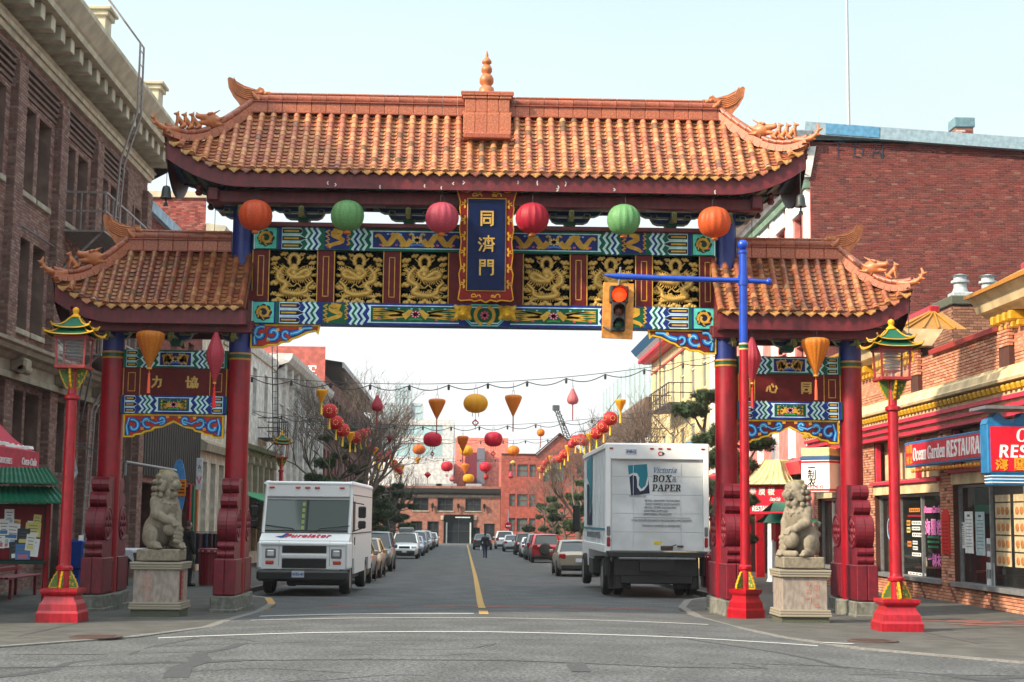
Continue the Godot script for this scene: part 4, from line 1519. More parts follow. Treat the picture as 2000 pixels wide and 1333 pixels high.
	for s in [1.0, -1.0]:
		var poly := P2()
		var f := func(v): return Vector2((xa if s > 0 else xb) + s * v.x, 5.475 + v.y)
		for p in sp: poly.append(f.call(p))
		var sc := []
		for q in [[spiral(Vector2(0.2, -0.2), 0.03, 0.16, 0, -300, 10), 0.075, Vector2(0.36, -0.33)], [spiral(Vector2(0.45, -0.19), 0.03, 0.15, 180, -140, 10), 0.075, Vector2(0.55, -0.12)], [spiral(Vector2(0.72, -0.2), 0.02, 0.11, 0, 280, 8), 0.06], [[Vector2(0.8, -0.2), Vector2(0.95, -0.16), Vector2(1.08, -0.08), Vector2(1.24, -0.07)], 0.07, Vector2(1.0, -0.09)], [[Vector2(0.1, -0.42), Vector2(0.08, -0.28), Vector2(0.14, -0.1)], 0.055]]:
			var pp := []
			for v in q[0]: pp.append(f.call(v))
			sc.append([pp, q[1]] if q.size() < 3 else [pp, q[1], f.call(q[2])])
		spandrel(gate, poly, -29.86, sc, lin(176, 58, 34) if s > 0 else lin(112, 34, 30))
	# ---- side spans
	for q in [[-6.975, -4.895, ["li", "xie"], 0.0, lin(176, 58, 34)], [5.435, 7.535, ["xin", "tong"], 0.04, lin(112, 34, 30)]]:
		var x0: float = q[0]
		var x1: float = q[1]
		var dy: float = q[3]
		var b := Mb.new(lin(30, 60, 100))
		b.span(V(x0, 4.56 + dy, -30.15), V(x1, 4.92 + dy, -29.87))
		obj("side_upper_beam", b, M.paint, gate)
		obj("side_upper_painting", painted(x0, x1, 4.56 + dy, 4.92 + dy, -29.867, true, false), M.paint, gate)
		b = Mb.new(lin(20, 90, 70))
		b.span(V(x0 - 0.02, 3.64 + dy, -30.15), V(x1 + 0.02, 4.0 + dy, -29.85))
		obj("side_lower_beam", b, M.paint, gate)
		obj("side_lower_painting", painted(x0, x1, 3.64 + dy, 4.0 + dy, -29.847, false, false), M.paint, gate)
		b = Mb.new(lin(96, 22, 24))
		b.span(V(x0 - 0.02, 4.003 + dy, -30.08), V(x1 + 0.02, 4.557 + dy, -29.9))
		b.col = lin(208, 160, 66)
		for s in [[x0, 1.0], [x1, -1.0]]:
			for dd in [0.01, 0.34]:
				b.box(V(s[0] + s[1] * dd, 4.28 + dy, -29.9), V(0.014, 0.55, 0.012))
			for r in [[0.1, 0.1 + 0.012, 0.08, 0.46], [0.25 - 0.012, 0.25, 0.08, 0.46], [0.1, 0.25, 0.08, 0.092], [0.1, 0.25, 0.448, 0.46]]:
				b.span(V(s[0] + s[1] * r[0], 4.003 + dy + r[2], -29.905), V(s[0] + s[1] * r[1], 4.003 + dy + r[3], -29.893))
		obj("side_name_board", b, M.paint, gate)
		b = Mb.new()
		var xm := (x0 + x1) / 2
		for k in 2:
			b = Mb.new()
			glyph(b, q[2][k], 0.25, 0.03, xf(xm - 0.36 + 0.7 * k, 4.28 + dy, -29.9), 0.02)
			obj("gilt_character", b, M.gold, gate)
		var poly := P2()
		for p in [Vector2(-1, 0), Vector2(1, 0), Vector2(1, -0.47), Vector2(0.8, -0.47), Vector2(0.76, -0.43), Vector2(0.62, -0.41), Vector2(0.57, -0.37), Vector2(0.43, -0.34), Vector2(0.38, -0.29), Vector2(0.24, -0.27), Vector2(0.1, -0.21), Vector2(0, -0.16), Vector2(-0.1, -0.21), Vector2(-0.24, -0.27), Vector2(-0.38, -0.29), Vector2(-0.43, -0.34), Vector2(-0.57, -0.37), Vector2(-0.62, -0.41), Vector2(-0.76, -0.43), Vector2(-0.8, -0.47), Vector2(-1, -0.47)]:
			poly.append(Vector2(xm + p.x, 3.63 + dy + p.y))
		var sc := []
		for s in [1.0, -1.0]:
			for w in [[[Vector2(0.16, -0.13), Vector2(0.36, -0.19), Vector2(0.5, -0.12), Vector2(0.66, -0.17)], 0.035], [spiral(Vector2(0.8, -0.25), 0.03, 0.14, 0, -290, 10), 0.065, Vector2(0.62, -0.3)], [spiral(Vector2(0.52, -0.16), 0.03, 0.12, 180, -120, 10), 0.06, Vector2(0.42, -0.08)], [spiral(Vector2(0.24, -0.12), 0.02, 0.09, 0, 290, 8), 0.055, Vector2(0.12, -0.06)], [[Vector2(0.9, -0.42), Vector2(0.93, -0.25), Vector2(0.88, -0.08)], 0.05]]:
				var pp := []
				for v in w[0]: pp.append(Vector2(xm + s * v.x, 3.63 + dy + v.y))
				sc.append([pp, w[1]] if w.size() < 3 else [pp, w[1], Vector2(xm + s * w[2].x, 3.63 + dy + w[2].y)])
		spandrel(gate, poly, -29.9, sc, q[4])
	# ---- brackets carrying the roofs
	for x in [-4.67, -3.45, -1.3, 0.27, 2.0, 4.08, 5.21]:
		bracket(x, 7.55, zc, 1.05)
	for x in [-7.2, -5.95, -4.72]:
		bracket(x, 5.02, zc, 0.8)
	for x in [5.26, 6.48, 7.76]:
		bracket(x, 5.06, zc, 0.8)
	var pu := Mb.new()
	for q in [[-29.4, 7.97], [-30.6, 8.22]]:
		pu.cbox(V(CX, q[1], q[0]), V(11.2, 0.24, 0.2), 0.015)
	pu.cbox(V(CX, 8.1, -30), V(10.4, 0.24, 0.6), 0.015)
	for s in [-1.0, 1.0]:
		pu.cbox(V(CX + s * 5.45, 8.0, -30), V(0.2, 0.26, 1.7), 0.015)
		for z in [-29.3, -30.7]:
			pu.col = lin(220, 44, 40)
			pu.lathe([Vector2(0.05, 0), Vector2(0.08, 0.06), Vector2(0.05, 0.12), Vector2(0.07, 0.18), Vector2(0.03, 0.24)], V(CX + s * 5.75, 7.98, z), 10)
			pu.col = Color.WHITE
	obj("purlin", pu, M.maroon_board, gate)
	for q in [[-7.95, -4.36, -1.0], [4.84, 8.5, 1.0]]:
		var p2 := Mb.new()
		var dy := 0.0 if q[2] < 0 else 0.03
		for z in [-29.45, -30.55]:
			p2.cbox(V((q[0] + q[1]) / 2, 5.34 + dy, z), V(q[1] - q[0], 0.22, 0.18), 0.015)
		p2.cbox(V((q[0] + q[1]) / 2, 5.44 + dy, -30), V(q[1] - q[0], 0.16, 0.6), 0.015)
		p2.col = lin(220, 60, 40)
		p2.lathe([Vector2(0.05, 0), Vector2(0.08, 0.06), Vector2(0.05, 0.12), Vector2(0.07, 0.18), Vector2(0.03, 0.24)], V(q[0] + 0.15 if q[2] < 0 else q[1] - 0.15, 5.46 + dy, -29.05), 10)
		obj("side_purlin", p2, M.maroon_board, gate)
	# ---- roofs
	rng.seed = 11
	roof("main_roof", -6.11, 6.68, true, true, -4.55, 5.09, 8.41, -28.8, 1.51, 0.67, 300, 1.0)
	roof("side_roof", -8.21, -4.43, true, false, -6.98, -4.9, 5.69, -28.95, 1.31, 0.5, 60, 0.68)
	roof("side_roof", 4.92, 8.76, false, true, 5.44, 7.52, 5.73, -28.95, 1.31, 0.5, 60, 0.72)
	# ---- the stepped box on the ridge and its finial
	var bx := Mb.new()
	for q in [[9.28, 9.42, 0.92], [9.42, 9.84, 0.98], [9.84, 9.9, 1.02], [9.9, 10.18, 0.92], [10.18, 10.24, 1.0], [10.24, 10.3, 1.06]]:
		bx.col = jig(lin(186, 110, 78), 0.1)
		var zf: float = 0.46 if q[0] < 9.8 else 0.34
		var kx := 4
		for k in kx:
			var w: float = q[2] / kx
			bx.col = jig(lin(186, 110, 78), 0.1)
			bx.cbox(V(CX - q[2] / 2 + w * (k + 0.5), (q[0] + q[1]) / 2, zc), V(w - 0.004, q[1] - q[0] - 0.003, zf * 2 * q[2]), 0.012)
	bx.col = lin(170, 88, 60)
	bx.tube(PV([V(CX - 0.54, 10.3, zc + 0.32), V(CX + 0.54, 10.3, zc + 0.32)]), 0.045, 8)
	bx.cbox(V(CX, 9.3, -29.5), V(0.96, 0.12, 0.5), 0.02)
	obj("ridge_box", bx, M.tile, gate)
	var fn := Mb.new()
	fn.lathe([Vector2(0.17, 0), Vector2(0.175, 0.08), Vector2(0.15, 0.2), Vector2(0.1, 0.235), Vector2(0.1, 0.25), Vector2(0.145, 0.31), Vector2(0.148, 0.4), Vector2(0.11, 0.475), Vector2(0.075, 0.49), Vector2(0.075, 0.5), Vector2(0.112, 0.55), Vector2(0.112, 0.62), Vector2(0.08, 0.68), Vector2(0.055, 0.69), Vector2(0.055, 0.7), Vector2(0.1, 0.735), Vector2(0.098, 0.78), Vector2(0.05, 0.84), Vector2(0.03, 0.86), Vector2(0.035, 0.9), Vector2(0.02, 0.95), Vector2(0.004, 1.01)], V(CX - 0.02, 10.3, zc), 20, false)
	obj("gourd_finial", fn, M.tile_beast, gate)
	var wm := Mb.new(lin(206, 200, 196))
	for k in 14:
		var p := Vector2(rnd(-4.4, 5.0), rnd(8.12, 8.3))
		wm.ribbon([p, p + Vector2(rnd(-0.04, 0.04), -0.03), p + Vector2(0.0, -rnd(0.04, 0.1))], 0.022, xf(0, 0, -28.859), 0.002)
	tag(obj("dropping_marks", wm, M.paint, gate), "", "", "", "stuff")
	# ---- plaque
	var pq := Node3D.new()
	pq.name = "name_plaque"
	gate.add_child(pq, true)
	pq.position = V(0.28, 5.9, -29.27)
	pq.rotation.x = 0.07
	var out := P2([Vector2(-0.56, 0.05), Vector2(-0.5, 0.01), Vector2(-0.3, 0.03), Vector2(-0.22, 0.0), Vector2(-0.1, 0.03), Vector2(0, -0.02), Vector2(0.1, 0.03), Vector2(0.22, 0.0), Vector2(0.3, 0.03), Vector2(0.5, 0.01), Vector2(0.56, 0.05), Vector2(0.52, 0.3), Vector2(0.55, 0.55), Vector2(0.51, 0.7), Vector2(0.54, 0.95), Vector2(0.51, 1.2), Vector2(0.55, 1.45), Vector2(0.52, 1.65), Vector2(0.55, 1.85), Vector2(0.54, 2.0), Vector2(0.6, 2.2), Vector2(0.58, 2.24), Vector2(0.4, 2.2), Vector2(0.3, 2.23), Vector2(0.15, 2.2), Vector2(0, 2.26), Vector2(-0.15, 2.2), Vector2(-0.3, 2.23), Vector2(-0.4, 2.2), Vector2(-0.58, 2.24), Vector2(-0.6, 2.2), Vector2(-0.54, 2.0), Vector2(-0.55, 1.85), Vector2(-0.52, 1.65), Vector2(-0.55, 1.45), Vector2(-0.51, 1.2), Vector2(-0.54, 0.95), Vector2(-0.51, 0.7), Vector2(-0.55, 0.55), Vector2(-0.52, 0.3)])
	var fr := Mb.new(lin(214, 156, 40))
	fr.prism(out, xf(0, 0, 0), 0.07)
	fr.col = lin(122, 26, 24)
	for p in Geometry2D.offset_polygon(out, -0.022): fr.prism(p, xf(0, 0, 0.07), 0.006, false)
	fr.col = lin(206, 156, 50)
	for s in [-1.0, 1.0]:
		for k in 6:
			var y := 0.3 + k * 0.32
			fr.ribbon(arc(Vector2(s * 0.47, y), 0.045, 90 - s * 60, 90 + s * 150, 6) + arc(Vector2(s * 0.46, y + 0.11), 0.04, -90 - s * 150, -90 + s * 60, 6), 0.02, xf(0, 0, 0.07), 0.016)
		for y in [0.11, 2.13]:
			fr.ribbon(arc(Vector2(s * 0.24, y), 0.045, -30, 200, 6) + arc(Vector2(s * 0.14, y - 0.01), 0.035, 180, -20, 6), 0.02, xf(0, 0, 0.07), 0.016)
	obj("plaque_frame", fr, M.paint, pq)
	var pb := Mb.new(lin(206, 160, 60))
	pb.cbox(V(0.0, 1.14, 0.085), V(0.78, 1.86, 0.03), 0.006)
	pb.col = lin(12, 26, 66)
	pb.box(V(0.0, 1.14, 0.09), V(0.75, 1.83, 0.03))
	obj("blue_panel", pb, M.paint, pq)
	for q in [["tong", 1.66, 0.033], ["ji", 1.16, 0.027], ["men", 0.69, 0.031]]:
		var gc := Mb.new()
		glyph(gc, q[0], 0.32, q[2], xf(0.0, q[1], 0.105), 0.024)
		obj("gilt_character", gc, M.gold, pq)
	for x in [-0.17, 0.72]:
		var kn := Sdf.new(V(-0.2, -0.2, -0.2), V(0.2, 0.2, 0.2), 0.018)
		kn.ell(Vector3.ZERO, V(0.13, 0.13, 0.1), 0.03)
		kn.cap(V(0, -0.03, 0.08), V(0, -0.05, 0.12), 0.07, 0.05, 0.02)
		for s in [-1.0, 1.0]:
			kn.cap(V(s * 0.06, 0.05, 0.09), V(s * 0.06, 0.05, 0.11), 0.035, 0.02, 0.01)
			kn.cap(V(s * 0.1, 0.08, 0), V(s * 0.13, 0.11, 0), 0.05, 0.03, 0.02)
			kn.cap(V(s * 0.11, -0.08, 0.02), V(s * 0.12, -0.1, 0.02), 0.04, 0.03, 0.02)
		kn.cap(V(-0.05, -0.09, 0.15), V(0.05, -0.09, 0.15), 0.02, 0.02, 0.01, true)
		obj("lion_mask", kn.mesh(), M.gold_paint, gate, V(x, 5.72, -29.54)).scale = Vector3.ONE * 1.2

func bracket(x: float, y: float, z: float, k: float) -> void:
	var b := Mb.new()
	var blue := lin(26, 50, 96)
	var green := lin(28, 84, 62)
	var edge := lin(150, 160, 120)
	b.col = green
	b.prism(P2([Vector2(-0.09, 0), Vector2(0.09, 0), Vector2(0.13, 0.12), Vector2(-0.13, 0.12)]), xf(x, y, z - 0.14), 0.28)
	for q in [[0.1, 0.4, 0.12, blue], [0.25, 0.62, 0.12, blue]]:
		for pass_ in 2:
			var g := 0.0 if pass_ == 0 else 0.016
			b.col = edge if pass_ == 0 else q[3]
			var w: float = q[1] * k - g
			var h: float = q[2]
			var p := P2([Vector2(-w + 0.14, g), Vector2(w - 0.14, g), Vector2(w - 0.05, h * 0.35), Vector2(w, h - g), Vector2(-w, h - g), Vector2(-w + 0.05, h * 0.35)])
			b.prism(p, xf(x, y + q[0], z - 0.07 + (0.0 if pass_ == 0 else -0.004)), 0.14 + (0.0 if pass_ == 0 else 0.012))
		for s in [-1.0, 1.0]:
			b.col = edge
			b.cbox(V(x + s * (q[1] * k - 0.07), y + q[0] + 0.16, z), V(0.15, 0.1, 0.2), 0.02)
			b.col = blue
			b.cbox(V(x + s * (q[1] * k - 0.07), y + q[0] + 0.165, z), V(0.1, 0.06, 0.212), 0.01)
	# arm towards the street, both ways
	for s in [-1.0, 1.0]:
		b.col = edge
		b.cbox(V(x, y + 0.2, z + s * 0.32), V(0.1, 0.16, 0.55), 0.02)
		b.col = lin(120, 112, 60)
		b.beam(V(x, y + 0.26, z + s * 0.5), V(x, y + 0.06, z + s * 0.72), 0.07, 0.1)
		b.col = blue
		b.box(V(x, y + 0.2, z + s * 0.34), V(0.112, 0.09, 0.44))
	obj("roof_bracket", b, M.paint, gate)

func dragon_relief() -> Mesh:
	var m := Mb.new()
	var flat := func(p: Array, r: Array):
		var path := PV()
		var rr := PackedFloat32Array()
		for i in p.size():
			path.append(V(p[i].x, p[i].y, 0.012))
			rr.append(r[i] if i < r.size() else r[-1])
		m.tube(path, rr, 6)
	var smooth := func(p: Array) -> Array:
		var c := Curve2D.new()
		for i in p.size():
			var a: Vector2 = p[maxi(i - 1, 0)]
			var b: Vector2 = p[mini(i + 1, p.size() - 1)]
			var tg := (b - a) / 6
			c.add_point(p[i], -tg, tg)
		c.bake_interval = 0.03
		return Array(c.get_baked_points())
	# body: from the head in the middle round to the right, back across the bottom and out to the tail
	var body: Array = smooth.call([Vector2(0.0, 0.2), Vector2(-0.12, 0.08), Vector2(0.02, -0.02), Vector2(0.25, 0.0), Vector2(0.33, 0.08), Vector2(0.24, 0.13), Vector2(0.1, 0.05), Vector2(-0.06, -0.04)])
	var rr := []
	for i in body.size(): rr.append(0.056)
	flat.call(body, rr)
	var b2: Array = smooth.call([Vector2(-0.18, 0.22), Vector2(-0.3, 0.08), Vector2(-0.3, -0.06), Vector2(-0.14, -0.16), Vector2(-0.22, -0.3), Vector2(-0.06, -0.35), Vector2(0.12, -0.36), Vector2(0.26, -0.3), Vector2(0.28, -0.2), Vector2(0.4, -0.08)])
	rr = []
	for i in b2.size(): rr.append(lerpf(0.036, 0.07, sin(minf(1.0, i * 1.3 / b2.size()) * PI * 0.7)) * (1.0 - 0.6 * pow(float(i) / b2.size(), 4)))
	flat.call(b2, rr)
	for q in [body, b2]:
		for i in range(1, q.size() - 1, 2):
			var nn: Vector2 = (q[i + 1] - q[i - 1]).normalized().orthogonal()
			for s in [-1.0, 1.0]: flat.call([q[i] + nn * s * 0.04, q[i] + nn * s * 0.1 + Vector2(0.02, -0.01)], [0.02, 0.006])
	# head, mane and flaming pearl
	m.ball(V(0, 0.17, 0.02), V(0.1, 0.1, 0.045), 10, 6)
	m.ball(V(0, 0.07, 0.035), V(0.065, 0.06, 0.035), 8, 5)
	for k in 11:
		var a := deg_to_rad(-25 + 23 * k)
		m.ball(V(cos(a) * 0.1, 0.34 + sin(a) * 0.12, 0.01), V(0.05, 0.05, 0.025), 6, 4)
	for s in [-1.0, 1.0]:
		flat.call([Vector2(s * 0.06, 0.22), Vector2(s * 0.12, 0.32), Vector2(s * 0.2, 0.4)], [0.022, 0.018, 0.01])
		flat.call([Vector2(s * 0.07, 0.12), Vector2(s * 0.18, 0.2), Vector2(s * 0.3, 0.24)], [0.012, 0.01, 0.005])
		# clawed legs
		for q in [[Vector2(s * 0.25, 0.06), Vector2(s * 0.36, 0.14)], [Vector2(s * 0.12, -0.36), Vector2(s * 0.3, -0.41)]]:
			flat.call([q[0], q[1]], [0.042, 0.032])
			for k in 4:
				var a := deg_to_rad((35 * k + 20) if s > 0 else (160 - 35 * k))
				flat.call([q[1], q[1] + Vector2(cos(a), sin(a)) * 0.09], [0.02, 0.01])
	# clouds and waves
	for q in [[-0.38, 0.36, 0.09], [0.36, 0.4, 0.09], [-0.2, 0.46, 0.07], [0.16, 0.45, 0.06], [-0.38, -0.14, 0.1], [0.4, -0.22, 0.08], [0.38, 0.28, 0.07], [-0.4, 0.26, 0.06], [0.42, 0.03, 0.05], [-0.43, 0.08, 0.05], [0.1, -0.27, 0.05], [-0.4, -0.36, 0.06], [0.42, -0.38, 0.05]]:
		for k in 4:
			m.ball(V(q[0] + (k - 1.5) * q[2] * 0.45, q[1] + (0.02 if k % 2 else -0.01), 0.008), V(q[2] * 0.56, q[2] * 0.46, 0.025), 6, 4)
	for x in [-0.3, 0.02, 0.32]:
		for k in 5:
			m.ball(V(x + (k - 2) * 0.05, -0.49 + (0.03 if k == 2 else 0.0) - absf(k - 2) * 0.012, 0.01), V(0.05, 0.055, 0.025), 6, 4)
		flat.call([Vector2(x, -0.47), Vector2(x, -0.4)], [0.015, 0.008])
	flat.call(smooth.call([Vector2(-0.1, -0.12), Vector2(0.0, -0.2), Vector2(0.08, -0.14), Vector2(0.16, -0.22)]), [0.014])
	return m.mesh()

# ---------------------------------------------------------------- lanterns
var lantern_cache := {}

func lantern_mesh(shape: String, w: float, h: float, ribs: int) -> Dictionary:
	var key := "%s%.2f%.2f" % [shape, w, h]
	if lantern_cache.has(key): return lantern_cache[key]
	var prof := []
	match shape:
		"round":
			for i in 13:
				var a := -PI / 2 + PI * i / 12.0
				prof.append(Vector2(maxf(pow(cos(a), 0.8) * w / 2, w * 0.09), sin(a) * h / 2))
		"flat":
			for i in 13:
				var a := -PI / 2 + PI * i / 12.0
				prof.append(Vector2(maxf(pow(cos(a), 0.6) * w / 2, w * 0.2), sin(a) * h / 2))
		"cone":
			for q in [[0.1, -0.5], [0.2, -0.4], [0.5, -0.15], [0.8, 0.12], [0.97, 0.3], [1.0, 0.38], [0.93, 0.45], [0.7, 0.485], [0.25, 0.5]]:
				prof.append(Vector2(q[0] * w / 2, q[1] * h))
		"spindle":
			for q in [[0.16, -0.5], [0.3, -0.4], [0.62, -0.22], [0.9, -0.06], [1.0, 0.04], [0.92, 0.14], [0.66, 0.28], [0.36, 0.42], [0.2, 0.5]]:
				prof.append(Vector2(q[0] * w / 2, q[1] * h))
		"drop":
			for q in [[0.2, -0.5], [0.75, -0.44], [0.98, -0.3], [1.0, -0.18], [0.85, 0.0], [0.55, 0.22], [0.32, 0.4], [0.2, 0.5]]:
				prof.append(Vector2(q[0] * w / 2, q[1] * h))
		"diamond":
			for q in [[0.12, -0.5], [0.5, -0.25], [0.98, -0.02], [1.0, 0.05], [0.6, 0.3], [0.15, 0.5]]:
				prof.append(Vector2(q[0] * w / 2, q[1] * h))
	var m := Mb.new()
	var rows := []
	var seg := ribs * 4
	for p in prof:
		var row := PV()
		for k in seg + 1:
			var a := TAU * k / seg
			var r: float = p.x * (1.0 - 0.075 * (0.5 - 0.5 * cos(k * TAU / 4.0)) * minf(1.0, p.x / w * 4.0))
			row.append(V(cos(a) * r, p.y, -sin(a) * r))
		rows.append(row)
	m.grid(rows, 1)
	for e in [0, prof.size() - 1]:
		for k in seg:
			var c := V(0, prof[e].y, 0)
			if e == 0: m.tri(c, rows[0][k + 1], rows[0][k])
			else: m.tri(c, rows[e][k], rows[e][k + 1])
	var b := Mb.new()      # wire hanger and hardware
	for s in [-1.0, 1.0]:
		b.bar(V(s * w * 0.07, h / 2, 0), V(s * w * 0.06, h / 2 + w * 0.22, 0), 0.006)
	b.bar(V(-w * 0.07, h / 2 + w * 0.22, 0), V(w * 0.07, h / 2 + w * 0.22, 0), 0.006)
	b.bar(V(0, h / 2 + w * 0.22, 0), V(0, h / 2 + w * 0.22 + 0.14, 0), 0.005)
	lantern_cache[key] = {"shade": m.mesh(), "hook": b.mesh()}
	return lantern_cache[key]

func lantern(label: String, shape: String, w: float, h: float, at: Vector3, m: Material, group: String, tassel := "", ribs := 14) -> void:
	var k := lantern_mesh(shape, w, h, ribs)
	var t := thing("lantern", label, "lantern", at, rng.randf() * TAU, group)
	obj("shade", k.shade, m, t)
	obj("hanger", k.hook, M.wire, t)
	if tassel:
		var b := Mb.new()
		match tassel:
			"stub":
				b.col = lin(196, 110, 40)
				b.lathe([Vector2(0.05, -h / 2 - 0.06), Vector2(0.075, -h / 2 - 0.05), Vector2(0.06, -h / 2 + 0.01)], Vector3.ZERO, 10)
			"long", "red":
				var c := lin(236, 96, 60) if tassel == "long" else lin(220, 24, 36)
				b.col = c
				b.bar(V(0, -h / 2, 0), V(0, -h / 2 - 0.12, 0), 0.006)
				b.ball(V(0, -h / 2 - 0.13, 0), V(0.026, 0.03, 0.026), 8, 5)
				b.lathe([Vector2(0.034, -h / 2 - 0.5), Vector2(0.03, -h / 2 - 0.3), Vector2(0.02, -h / 2 - 0.15)], Vector3.ZERO, 8)
				b.col = lin(226, 170, 60)
				b.lathe([Vector2(w * 0.09, -h / 2 - 0.03), Vector2(w * 0.1, -h / 2)], Vector3.ZERO, 10)
			"charm":
				b.col = lin(60, 40, 40)
				for s in [-1.0, 1.0]:
					b.bar(V(s * w * 0.13, -h / 2, 0), V(s * w * 0.13, -h / 2 - 0.12, 0), 0.012)
				b.bar(V(0, -h / 2, 0), V(0, -h / 2 - 0.55, 0), 0.008)
				b.col = lin(190, 24, 60)
				for i in 4:
					var a := PI / 4 + PI / 2 * i
					b.box(V(cos(a) * 0.07, -h / 2 - 0.32 + sin(a) * 0.07, 0), V(0.14, 0.04, 0.03), Basis(Vector3.BACK, a + PI / 2))
			"thin":
				b.col = lin(150, 50, 50)
				b.bar(V(0, -h / 2, 0), V(0, -h / 2 - 0.5, 0), 0.022)
			"yellow":
				b.col = lin(230, 190, 50)
				b.lathe([Vector2(0.05, -h / 2 - 0.42), Vector2(0.03, -h / 2 - 0.1), Vector2(0.06, -h / 2)], Vector3.ZERO, 8)
		obj("tassel", b, M.silk_trim, t)

func festoon(label: String, a: Vector3, b: Vector3, sag: float, n: int) -> void:
	var t := thing("festoon_cable", label, "cable", Vector3.ZERO)
	var m := Mb.new()
	var f := func(s, extra): return a.lerp(b, s) - V(0, sag * 4 * s * (1 - s) + extra, 0)
	var p := PV()
	for i in 33: p.append(f.call(i / 32.0, -0.05))
	m.tube(p, 0.011, 4)
	obj("stay_wire", m, M.wire, t)
	m = Mb.new()
	p = PV()
	for i in n * 8 + 1: p.append(f.call(i / (n * 8.0), 0.2 * absf(sin(PI * i / 8.0)) * 0.8))
	m.tube(p, 0.016, 5)
	obj("lamp_cable", m, M.wire, t)
	for i in range(1, n):
		m = Mb.new()
		var q: Vector3 = f.call(float(i) / n, 0.0)
		m.lathe([Vector2(0.035, -0.16), Vector2(0.045, -0.06), Vector2(0.03, 0.02)], q, 8)
		obj("lamp_socket", m, M.wire, t)

